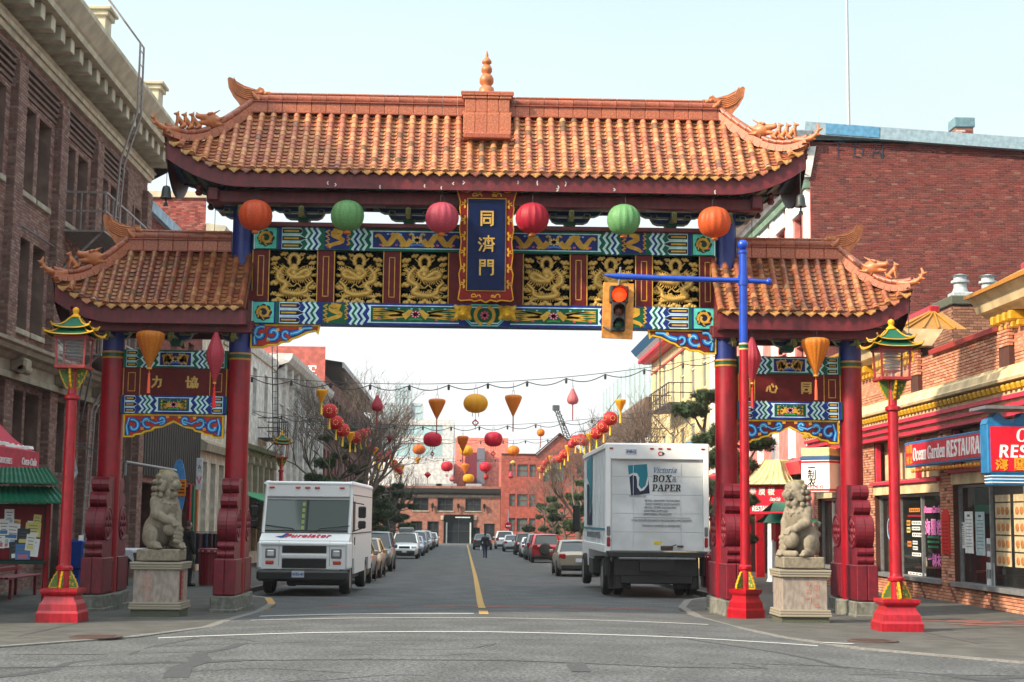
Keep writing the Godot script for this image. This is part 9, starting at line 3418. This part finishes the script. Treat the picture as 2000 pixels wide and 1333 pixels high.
	b.tube(PV([V(14.6, 13.5, -56), V(14.6, 23.5, -56), V(14.65, 25.2, -56)]), PackedFloat32Array([0.07, 0.05, 0.02]), 8)
	tag(obj("flagpole", b, M.pale_metal), "thin bare flagpole on the roof of the tall brick building", "flagpole")
	# --- signs and goods before the tall building
	t = thing("corner_sign", "white lightbox sign with black characters, red edge and blue top", "sign", V(10.75, 3.0, -45.0), -0.72)
	b = Mb.new()
	b.cbox(Vector3.ZERO, V(0.95, 0.98, 0.95), 0.02)
	obj("white_box", b, M.white_print, t)
	b = Mb.new(lin(60, 96, 140))
	b.cbox(V(0, 0.54, 0), V(1.0, 0.1, 1.0), 0.01)
	b.col = lin(236, 214, 150)
	b.cbox(V(0, 0.72, 0), V(0.94, 0.26, 0.94), 0.02)
	b.col = lin(206, 40, 56)
	for y in [0.42, -0.42]: b.box(V(0, y, 0), V(0.96, 0.06, 0.96))
	obj("edging", b, M.paint, t)
	b = Mb.new(lin(24, 24, 26))
	for s in [0, 1]:
		var B := ry(-PI / 2 + s * PI / 2)
		glyph(b, "yi", 0.26, 0.036, Transform3D(B, B * V(-0.12 if s else -0.22, 0.24, 0.476)), 0.006)
		glyph(b, "zhi", 0.28, 0.026, Transform3D(B, B * V(-0.12 if s else 0.0, 0.04, 0.476)), 0.006)
		glyph(b, "yifu", 0.28, 0.03, Transform3D(B, B * V(-0.12 if s else 0.25, -0.2 if s else 0.1, 0.476)), 0.006)
	obj("black_characters", b, M.paint, t)
	for s in [0, 1]:
		var B := ry(-PI / 2 + s * PI / 2)
		letters("red_small_lettering", "YI ZHI YI", 0.09, M.ink_red, t, B * V(0, -0.33, 0.478), B, true)
	t = thing("canopy_sign", "red canopy sign lettered RESTAURANT under a ribbed pale gold roof", "sign", V(10.6, 2.35, -51.0), -0.75)
	b = Mb.new()
	b.cbox(Vector3.ZERO, V(1.5, 1.0, 1.5), 0.02)
	obj("red_box", b, M.sign_red, t)
	b = Mb.new()
	for k in 4:
		var B := ry(k * PI / 2)
		var rows := []
		for j in 6:
			var fr := j / 5.0
			var hw := lerpf(1.0, 0.3, pow(fr, 0.6))
			rows.append(PV([B * V(-hw, 0.52 + 0.85 * fr, hw), B * V(hw, 0.52 + 0.85 * fr, hw)]))
		b.grid(rows, 1)
		for i in 7:
			var p := PV()
			for j in 6: p.append(rows[j][0].lerp(rows[j][1], i / 6.0))
			b.tube(p, 0.03, 5)
	obj("gold_roof", b, M.pale_gold, t)
	for s in [0, 1]:
		var B := ry(-PI / 2 + s * PI / 2)
		letters("white_lettering", "RESTAURANT", 0.18, M.white_print, t, B * V(0.02, -0.3, 0.755), B, true, "Droid Sans", 0.72)
		letters("white_script", "Coca-Cola", 0.12, M.white_print, t, B * V(0.38, 0.02 if s else -0.02, 0.755), B, true, "Droid Serif", 0.5, 0.3)
		b = Mb.new(lin(240, 236, 230))
		for k in 3: glyph(b, ["hua", "li2", "lou"][k], 0.26, 0.03, Transform3D(B, B * V(-0.5 + k * 0.36, 0.28, 0.755)), 0.008)
		obj("white_characters", b, M.paint, t)
	t = thing("news_kiosk", "small red kiosk with a green pagoda roof behind the right lion", "kiosk", V(8.6, walk_y(-40.5), -40.5))
	b = Mb.new(lin(176, 24, 40))
	b.cbox(V(0.1, 1.6, 0), V(0.8, 0.5, 0.6), 0.02)
	b.col = lin(210, 212, 214)
	for x in [-0.3, 0.5]: b.cbox(V(x, 0.7, 0), V(0.07, 1.4, 0.07), 0.01)
	obj("case", b, M.paint, t)
	b = Mb.new()
	for k in 2:
		for s in [-1.0, 1.0]:
			b._cq(V(-0.7 + k * 0.2, 1.86 + k * 0.3, s * 0.6), V(0.9 - k * 0.2, 1.86 + k * 0.3, s * 0.6), V(0.6 - k * 0.1, 2.12 + k * 0.3, 0), V(-0.4 + k * 0.1, 2.12 + k * 0.3, 0), V(0, 1, s))
	obj("green_roof", b, M.roof_green, t)
	litter_bin(V(6.45, walk_y(-38.5), -38.5), "dark red litter bin behind the signal pole on the right")
	rng.seed = 17
	for k in 3:
		b = Mb.new([lin(60, 20, 24), lin(30, 60, 110), lin(150, 40, 40)][k])
		b.cbox(V(7.2 + k * 0.5, walk_y(-44) + 0.5 + 0.1 * k, -44.0 - k), V(0.6, 1.0 + 0.2 * k, 0.6), 0.04)
		b.col = lin(206, 190, 180)
		for j in 6: b.ball(V(7.0 + k * 0.5 + j * 0.08, walk_y(-44) + 1.06 + 0.2 * k, -43.8 - k), V(0.05, 0.05, 0.05), 6, 4)
		tag(obj("display_stand", b, M.paint), ["dark display stand of pale trinkets left of the right lion", "blue display stand of trinkets behind the right lion", "tall red display stand of trinkets behind the right lion"][k], "display stand")
	for q in [[9.4, -35.6], [9.9, -37.4]]:
		var left: bool = q[0] < 9.5
		b = Mb.new(lin(190, 20, 50))
		b.cbox(V(q[0], walk_y(q[1]) + 0.65, q[1]), V(0.5, 1.3, 0.5), 0.04)
		b.col = lin(230, 226, 220)
		b.box(V(q[0] - 0.1, walk_y(q[1]) + 0.95, q[1] + 0.252), V(0.2, 0.26, 0.006))
		tag(obj("red_newspaper_box", b, M.paint), "red newspaper box nearer the right outer gate column" if left else "red newspaper box against the restaurant wall", "newspaper box")
	# --- yellow building with fire escapes
	t = thing("yellow_building", "pale yellow building with a painted bracketed cornice and iron balconies", "building")
	f = face(V(XR, -1.0, -92.0), V(0, 0, 1))
	holes = []
	for i in 6:
		for v in [8.0, 3.9]: holes.append(Rect2(1.5 + i * 3.7, v + 1.0, 1.5, 2.6))
	wall(t, f, 23.2, 12.7, holes, M.yellow_render, "wall", 0.3, 14.0)
	for r in holes: window(t, f, r, 0.09, M.window_pale_frame, M.glass_green, 1, 2, 0.09, M.cream_paint)
	course(t, f, [[11.6, 0.0], [11.6, 0.06], [11.7, 0.06], [11.72, 0.0]], 0, 23.2, M.trim_red, "string_course")
	course(t, f, [[12.3, 0.0], [12.3, 0.5], [12.55, 0.6], [12.6, 0.0]], -0.4, 23.2, M.trim_red, "red_cornice")
	course(t, f, [[12.62, 0.0], [12.62, 0.7], [12.8, 0.9], [12.82, 0.0]], -0.6, 23.2, M.render_white, "white_cornice")
	course(t, f, [[12.84, 0.0], [12.84, 0.9], [13.2, 1.2], [13.22, -0.4]], -0.9, 23.2, M.sign_blue, "blue_cornice")
	for k in 44:
		b = Mb.new()
		b.cbox(f * V(k * 0.52, 12.42, 0.5), V(0.7, 0.22, 0.2), 0.03)
		obj("cornice_bracket", b, M.trim_red, t)
	fire_escape(t, f, 1.0, 6.5, 6.9, 1.2, M.black_iron)
	fire_escape(t, f, 9.0, 17.0, 8.6, 1.2, M.black_iron)
	ladder(t, PV([f * V(12.0, 8.6, 1.0), f * V(12.0, 13.5, 1.0)]), V(0, 0, 1), M.black_iron, 0.02)
	b = Mb.new(lin(80, 140, 200))
	b._cq(f * V(3.0, 5.6, 0.9), f * V(20.0, 5.6, 0.9), f * V(20.0, 6.6, 0.2), f * V(3.0, 6.6, 0.2), V(-1, 1, 0))
	b.col = lin(214, 60, 74)
	b._cq(f * V(2.0, 4.6, 2.4), f * V(7.0, 4.6, 2.4), f * V(6.4, 5.8, 0.4), f * V(2.6, 5.8, 0.4), V(-1, 1, 0))
	b.col = lin(220, 130, 50)
	b.box(f * V(4.5, 4.5, 2.4), V(0.2, 0.3, 5.4))
	b.col = lin(190, 30, 40)
	b.box(f * V(4.5, 3.4, 1.2), V(2.2, 2.0, 4.8))
	obj("shop_canopy", b, M.paint, t)
	# --- lower buildings beyond it
	t = thing("brown_building", "brown roofed building with pale walls beyond the yellow building", "building")
	f = face(V(XR, -1.3, -140.0), V(0, 0, 1))
	holes = []
	for i in 12: holes.append(Rect2(1.2 + i * 3.8, 5.6, 1.6, 2.4))
	wall(t, f, 47.6, 10.0, holes, M.render_pale, "wall", 0.3, 14.0)
	for r in holes: window(t, f, r, 0.2, M.window_pale_frame, M.glass_dark, 2, 2, 0.1)
	course(t, f, [[8.4, 0.0], [8.4, 0.3], [10.0, 0.5], [10.6, 0.3], [10.65, -2.0]], 0, 47.6, M.brown_fascia, "fascia")
	t = thing("glass_building", "pale blue glazed upper storey beyond the yellow building", "building")
	b = Mb.new()
	b.span(V(12.2, 8.0, -136), V(24, 13.2, -93.0))
	obj("glazing", b, M.tower_glass, t)
	b = Mb.new()
	for k in 14: b.box(V(12.16, 10.6, -135 + k * 3.2), V(0.1, 5.2, 0.14))
	obj("mullion", b, M.pale_metal, t)

# ---------------------------------------------------------------- trees
func limb(b: Mb, p: Vector3, d: Vector3, l: float, r: float, depth: int, tips: Array) -> void:
	var path := PV([p])
	var rad := PackedFloat32Array([r])
	var q := p
	var dd := d
	for i in 3:
		dd = (dd + V(rnd(-1, 1), rnd(-0.5, 0.8), rnd(-1, 1)) * 0.17).normalized()
		q += dd * l / 3
		path.append(q)
		rad.append(r * (1.0 - 0.15 * (i + 1)))
	b.tube(path, rad, 6 if r > 0.03 else 3, false)
	if depth == 0:
		tips.append(q)
		return
	for k in rng.randi_range(2, 3 if depth < 4 else 4):
		var nd := (dd + V(rnd(-1, 1), rnd(-0.25, 0.9), rnd(-1, 1)) * 0.85).normalized()
		limb(b, path[rng.randi_range(2, 3)], nd, l * rnd(0.62, 0.85), maxf(r * 0.56, 0.007), depth - 1, tips)

func bare_tree(label: String, at: Vector3, h: float, seed_: int, depth := 6, lean := Vector3.ZERO) -> void:
	rng.seed = seed_
	var t := thing("bare_tree", label, "tree", at, 0.0, "street trees")
	var b := Mb.new()
	var tips := []
	b.tube(PV([Vector3.ZERO, V(0.05, h * 0.14, 0), V(0, h * 0.3, 0.03)]), PackedFloat32Array([h * 0.024, h * 0.02, h * 0.018]), 10)
	obj("trunk", b, M.bark, t)
	b = Mb.new()
	for k in 5:
		var a := TAU * k / 5 + rng.randf()
		limb(b, V(0, h * (0.24 + 0.014 * k), 0.02), (V(cos(a) * 0.75, 1.0, sin(a) * 0.75) + lean).normalized(), h * 0.24, h * 0.0125, depth, tips)
	obj("branches", b, M.bark, t)

func pine_tree(label: String, at: Vector3, h: float, seed_: int, pads: Array, turn := 0.0) -> void:      # pads: x, y, z, radius
	rng.seed = seed_
	var t := thing("pine_tree", label, "tree", at, turn, "clipped pines along the pavements")
	var b := Mb.new()
	var p := PV()
	for i in 7: p.append(V(0.22 * sin(i * 1.3) * h * 0.12, h * i / 6.6, 0.15 * cos(i * 1.7) * h * 0.1))
	b.tube(p, PackedFloat32Array([0.16, 0.14, 0.12, 0.1, 0.08, 0.06, 0.03]), 8)
	for q in pads:
		var s: Vector3 = p[clampi(int(q[1] / h * 6.0), 0, 6)]
		b.tube(PV([s, s.lerp(V(q[0], q[1], q[2]), 0.5) + V(0, -0.1, 0), V(q[0], q[1] - 0.1, q[2])]), PackedFloat32Array([0.06, 0.045, 0.02]), 6)
	obj("trunk", b, M.bark, t)
	if not tile_mesh.has("tuft"):
		var m := Mb.new()
		for k in 11:
			var a := TAU * k / 11.0
			var d := V(cos(a) * 0.8, 0.55 + 0.5 * sin(k * 2.3), sin(a) * 0.8).normalized() * 0.14
			var s := V(-sin(a), 0.3, cos(a)) * 0.011
			m.tri(-s, s, d)
			m.tri(s * 0.6 + d * 0.1, -s * 0.6 + d * 0.1, d * 0.9 + s * 4)
		tile_mesh.tuft = m.mesh()
	var where := []
	var cols := []
	for q in pads:
		var r: float = q[3]
		for i in int(900 * r * r + 80):
			var v := V(rng.randfn(), rng.randfn() * 0.8, rng.randfn()).normalized() * pow(rng.randf(), 0.4)
			var c := V(q[0], q[1], q[2]) + V(v.x * r, v.y * r * 0.5, v.z * r) * (0.82 + 0.3 * sin(v.x * 5 + q[1]) * cos(v.z * 4))
			where.append(Transform3D(Basis(V(rng.randf() - 0.5, 1, rng.randf() - 0.5).normalized(), rng.randf() * TAU) * Basis(Vector3.RIGHT, rnd(-0.7, 0.7)) * Basis.from_scale(Vector3.ONE * rnd(0.8, 1.5)), c))
			var k := rnd(0.55, 1.35)
			cols.append(Color(0.055 * k, 0.09 * k, 0.04 * k))
	scatter("crown", tile_mesh.tuft, M.needles, where, cols, t)

func build_trees() -> void:
	bare_tree("tall bare tree behind the white van with twigs spread against the sky", V(-6.7, walk_y(-74), -74.0), 9.6, 101, 6, V(0.25, 0.1, 0))
	bare_tree("bare tree further down the left pavement before the glass tower", V(-6.6, walk_y(-92), -92.0), 11.0, 102, 6, V(0.2, 0, 0))
	bare_tree("bare tree at the far end of the left pavement", V(-6.8, walk_y(-125), -125.0), 8.4, 103, 5)
	bare_tree("bare tree above the white box truck before the yellow building", V(7.6, walk_y(-72), -72.0), 8.6, 104, 6, V(-0.1, 0, 0))
	bare_tree("bare tree left of the white box truck, over the parked red car", V(7.2, walk_y(-98), -98.0), 8.4, 105, 6)
	bare_tree("bare tree on the right pavement beyond the second row of pines", V(7.2, walk_y(-126), -126.0), 7.6, 106, 5)
	var P := func(n, h, w, s):
		rng.seed = s
		var o := []
		for i in n:
			var y: float = lerpf(h * 0.34, h, (i + rng.randf() * 0.5) / n)
			var a: float = i * 2.4 + rng.randf()
			o.append([cos(a) * w * (1.1 - 0.6 * y / h), y, sin(a) * w * (1.1 - 0.6 * y / h), rnd(0.45, 0.75) * (1.25 - 0.4 * y / h)])
		return o
	pine_tree("clipped pine behind the white van, before the arched building", V(-6.9, walk_y(-80), -80.0), 7.3, 201, P.call(11, 7.3, 1.5, 1))
	pine_tree("clipped pine low behind the roof of the white van", V(-6.8, walk_y(-68), -68.0), 4.3, 202, P.call(7, 4.3, 1.2, 2))
	pine_tree("dark clipped pine right of the white van over the parked cars", V(-6.4, walk_y(-95), -95.0), 4.9, 203, P.call(10, 4.9, 1.3, 3))
	pine_tree("dark clipped pine in front of the far brick building", V(-6.3, walk_y(-118), -118.0), 5.4, 204, P.call(11, 5.4, 1.6, 4))
	pine_tree("clipped pine at the far left corner by the brick building", V(-6.4, walk_y(-140), -140.0), 5.6, 205, P.call(10, 5.6, 1.7, 5))
	pine_tree("clipped pine against the pink building right of the truck", V(8.35, walk_y(-53), -53.0), 6.9, 206, [[-0.35, 6.0, 0.1, 0.75], [0.2, 6.5, 0, 0.6], [0.1, 4.9, 0.3, 0.6], [-0.2, 4.0, -0.2, 0.6], [0.3, 3.2, 0.2, 0.7], [-0.1, 2.4, 0.2, 0.6], [0.9, 5.2, 0, 0.6], [1.1, 3.9, 0.2, 0.7], [1.0, 2.5, 0.2, 0.6]])
	pine_tree("dark clipped pine left of the right lion, before the canopy sign", V(8.55, walk_y(-46.5), -46.5), 5.6, 211, [[0, 5.3, 0, 0.7], [-0.4, 4.7, 0, 0.7], [0.5, 4.4, 0, 0.6], [-0.6, 3.9, 0.1, 0.6], [0, 3.7, 0, 0.5], [-0.3, 3.2, 0.1, 0.45], [0.1, 2.6, 0, 0.45], [-0.1, 2.0, 0.2, 0.4], [0.1, 1.4, 0, 0.4]])
	pine_tree("clipped pine peeping over the roof of the white box truck", V(7.9, walk_y(-66), -66.0), 5.2, 207, P.call(9, 5.2, 1.1, 7))
	pine_tree("clipped pine left of the white box truck, above the red car", V(7.4, walk_y(-88), -88.0), 4.9, 208, P.call(10, 4.9, 1.5, 8))
	pine_tree("broad clipped pine before the red gabled building", V(7.2, walk_y(-112), -112.0), 4.6, 209, P.call(11, 4.6, 1.9, 9))
	pine_tree("clipped pine at the far end of the right pavement", V(7.0, walk_y(-136), -136.0), 4.4, 210, P.call(9, 4.4, 1.8, 10))

# ---------------------------------------------------------------- the far end of the street
func build_far() -> void:
	var b := Mb.new()
	var t := thing("end_building", "low brick building closing the street with a black framed glass entrance", "building")
	var f := face(V(-14.0, -1.5, -182.0), V(1, 0, 0))
	var holes := [Rect2(7.2, 4.0, 1.9, 1.55), Rect2(10.2, 4.0, 1.9, 1.55), Rect2(13.6, 4.0, 1.9, 1.55), Rect2(11.2, 0.0, 3.2, 3.1), Rect2(7.0, 0.6, 1.4, 2.1), Rect2(9.0, 0.6, 1.4, 2.1), Rect2(14.6, 0.1, 0.8, 1.9), Rect2(15.9, 0.5, 1.3, 2.0), Rect2(3.6, 4.0, 1.9, 1.55), Rect2(3.6, 0.6, 1.6, 2.1)]
	wall(t, f, 17.85, 7.0, holes, M.brick_far, "wall", 0.3, 12.0)
	for i in holes.size(): window(t, f, holes[i], 0.2, M.black_iron, M.glass_dark, 2, 2, 0.1, M.stone_sill if i < 3 else null)
	course(t, f, [[6.0, 0.0], [6.0, 0.4], [6.2, 0.6], [6.7, 0.7], [6.75, -0.3]], 0, 17.8, M.black_board, "dark_cornice")
	course(t, f, [[5.7, 0.0], [5.7, 0.06], [5.95, 0.06], [5.96, 0.0]], 0, 17.8, M.stone_sill, "stone_band")
	b = Mb.new(lin(18, 26, 26))
	b.box(f * V(12.8, 3.3, 0.15), V(3.5, 0.5, 0.4))
	for x in [11.1, 14.5]: b.box(f * V(x, 1.6, 0.1), V(0.22, 3.2, 0.3))
	b.col = lin(206, 212, 210)
	b.box(f * V(13.3, 3.22, 0.36), V(1.8, 0.14, 0.02))
	for x in [11.35, 14.25]: b.box(f * V(x, 1.3, 0.06), V(0.16, 2.6, 0.16))
	b.col = lin(196, 180, 160)
	for x in [10.8, 14.8]: b.cbox(f * V(x, 3.15, 0.08), V(0.35, 0.5, 0.16), 0.03)
	obj("entrance_frame", b, M.paint, t)
	for x in [9.6, 12.75, 15.9]:
		b = Mb.new(lin(40, 34, 30))
		b.cbox(f * V(x, 4.5, 0.3), V(0.3, 0.4, 0.3), 0.06)
		b.bar(f * V(x, 3.9, 0.2), f * V(x, 4.3, 0.28), 0.05)
		b.lathe([Vector2(0.26, 0), Vector2(0.03, 0.22)], f * V(x, 4.7, 0.3), 8)
		obj("wall_lantern", b, M.paint, t)
	b = Mb.new(lin(150, 156, 160))
	for q in [[9.0, 3.4], [11.2, 2.6], [14.6, 2.0]]: b.cbox(f * V(q[0], 7.0, -3.0), V(q[1], 0.7, 1.4), 0.05)
	obj("roof_plant", b, M.paint, t)
	t = thing("gabled_building", "red building with a gable and arched upper windows at the street end", "building")
	f = face(V(3.9, -1.5, -181.0), V(1, 0, 0))
	holes = []
	for v in [[8.2, 1.5], [4.6, 1.5], [1.6, 1.6]]:
		for u in [[1.0, 0.75], [1.95, 1.3], [3.45, 0.75], [9.2, 0.75], [10.1, 1.3]]: holes.append(Rect2(u[0], v[0], u[1], v[1]))
	holes.append(Rect2(5.1, 7.6, 0.9, 2.0))
	holes.append(Rect2(6.1, 7.6, 1.6, 2.4))
	wall(t, f, 24.0, 10.9, holes, M.red_render, "wall", 0.3, 14.0)
	for r in holes: window(t, f, r, 0.2, M.window_maroon, M.glass_green, 1, 2, 0.09)
	b = Mb.new()
	b.prism(P2([Vector2(4.3, 10.9), Vector2(9.9, 10.9), Vector2(7.1, 13.4)]), f * xf(0, 0, -4.0), 4.0)
	obj("gable", b, M.red_render, t)
	b = Mb.new(lin(84, 50, 46))
	b.beam(f * V(4.0, 10.8, -1.9), f * V(7.1, 13.55, -1.9), 4.4, 0.14)
	b.beam(f * V(7.1, 13.55, -1.9), f * V(10.2, 10.8, -1.9), 4.4, 0.14)
	b.box(f * V(2.1, 10.95, 0.02), V(4.2, 0.14, 0.2))
	obj("roof_edge", b, M.paint, t)
	var plain := func(a: Vector3, c: Vector3, nm: String, lb: String, m: Material, wins: Array, gm: Material, nx: int, ny: int):
		var o := thing(nm, lb, "building")
		var g := face(V(a.x, a.y, c.z), V(1, 0, 0))
		wall(o, g, c.x - a.x, c.y - a.y, wins, m, "wall", 0.4, c.z - a.z)
		for r in wins: window(o, g, r, 0.2, M.pale_metal, gm, nx, ny, 0.14)
		return o
	plain.call(V(-2.1, 0, -230), V(5.6, 13.2, -215), "salmon_building", "salmon pink block with a maroon stair tower behind the brick building", M.salmon, [], M.glass_dark, 1, 1)
	b = Mb.new(lin(120, 46, 56))
	b.span(V(-0.6, 0, -214.9), V(1.1, 11.0, -213.0))
	b.col = lin(112, 112, 124)
	b.span(V(1.1, 0, -214.8), V(2.2, 11.6, -212.5))
	obj("stair_tower", b, M.paint, get_child(get_child_count() - 1))
	plain.call(V(-9.0, 0, -225), V(-2.2, 9.6, -205), "grey_hall", "pale grey flat walled hall with white vertical fins left of the salmon block", M.render_pale, [], M.glass_dark, 1, 1)
	b = Mb.new()
	for k in 8: b.box(V(-13.4 + k * 0.62, 4.5, -190), V(0.22, 9.0, 0.3))
	b.span(V(-14.2, 7.6, -191), V(-9.2, 8.3, -190.5))
	obj("white_fins", b, M.white_print, get_child(get_child_count() - 1))
	plain.call(V(-22, 0, -300), V(-3.0, 20.0, -280), "glazed_offices", "grey glazed offices with a flat roof beyond the grey hall", M.render_pale, [Rect2(4, 13, 13, 2.6), Rect2(4, 17, 13, 2.0)], M.tower_glass, 6, 1)
	t = thing("glass_tower", "stepped pale green glass tower beyond the bare trees on the left", "tower")
	for q in [[-45.0, -22.0, 31.0], [-42.0, -24.0, 46.0], [-39.0, -22.5, 55.0], [-35.0, -28.0, 63.0]]:
		b = Mb.new()
		b.span(V(q[0], 0, -720), V(q[1], q[2], -700 + q[2] * 0.1))
		obj("glazing", b, M.tower_glass, t)
		b = Mb.new()
		for k in int(q[2] / 3.4): b.box(V((q[0] + q[1]) / 2, 3.0 + k * 3.4, -700 + q[2] * 0.1), V(q[1] - q[0] + 0.5, 0.6, 0.8))
		for k in 5: b.box(V(lerpf(q[0], q[1], k / 4.0), q[2] / 2, -700 + q[2] * 0.1), V(0.6, q[2], 0.8))
		obj("floor_edge", b, M.pale_metal, t)
	b = Mb.new(lin(150, 80, 76))
	b.span(V(-36, 0, -690), V(-28, 40, -688))
	obj("brick_bay", b, M.paint, t)
	t = thing("crane", "dark lattice crane jib leaning against the sky behind the red gable", "crane")
	b = Mb.new()
	var foot := V(29.5, 20, -420)
	var tip := V(24.4, 33.0, -420)
	for s in [[-0.5, 0.0], [0.5, 0.0], [0.0, 0.8]]: b.bar(foot + V(s[0] * 2.2, 0, s[1]), tip + V(s[0], 0, s[1] * 0.5), 0.16, 5)
	for k in 12:
		var p := foot.lerp(tip, k / 12.0)
		var q := foot.lerp(tip, (k + 1) / 12.0)
		b.bar(p + V(-1, 0, 0), q + V(0.8, 0, 0), 0.1, 4)
		b.bar(p + V(1, 0, 0), q + V(-0.8, 0, 0), 0.1, 4)
	b.cbox(tip, V(2.0, 1.6, 1.4), 0.2)
	b.bar(foot, V(29.5, -1.5, -420), 0.8, 6)
	obj("jib", b, M.black_iron, t)
	t = thing("stop_sign", "red stop sign on a post before the far red building", "road sign", V(4.4, gy(-165), -165.0))
	b = Mb.new(lin(196, 24, 36))
	b.lathe([Vector2(0.42, 0), Vector2(0.42, 0.04)], V(0, 2.2, 0), 8, true, Basis(Vector3.RIGHT, PI / 2) * ry(PI / 8))
	b.col = lin(230, 230, 230)
	b.box(V(0, 2.2, 0.045), V(0.5, 0.14, 0.01))
	obj("plate", b, M.paint, t)
	b = Mb.new()
	b.bar(Vector3.ZERO, V(0, 4.0, -0.05), 0.05)
	obj("post", b, M.pale_metal, t)
	t = thing("pay_station", "blue and yellow parking pay station by the right kerb left of the truck", "pay station", V(6.9, walk_y(-80), -80.0))
	b = Mb.new(lin(40, 130, 206))
	b.cbox(V(0, 1.8, 0), V(0.6, 0.9, 0.5), 0.06)
	b.col = lin(230, 200, 60)
	b.cbox(V(0, 1.1, 0.02), V(0.5, 0.4, 0.44), 0.03)
	b.col = lin(206, 212, 220)
	b.cbox(V(0, 0.45, 0), V(0.42, 0.9, 0.4), 0.03)
	obj("case", b, M.paint, t)
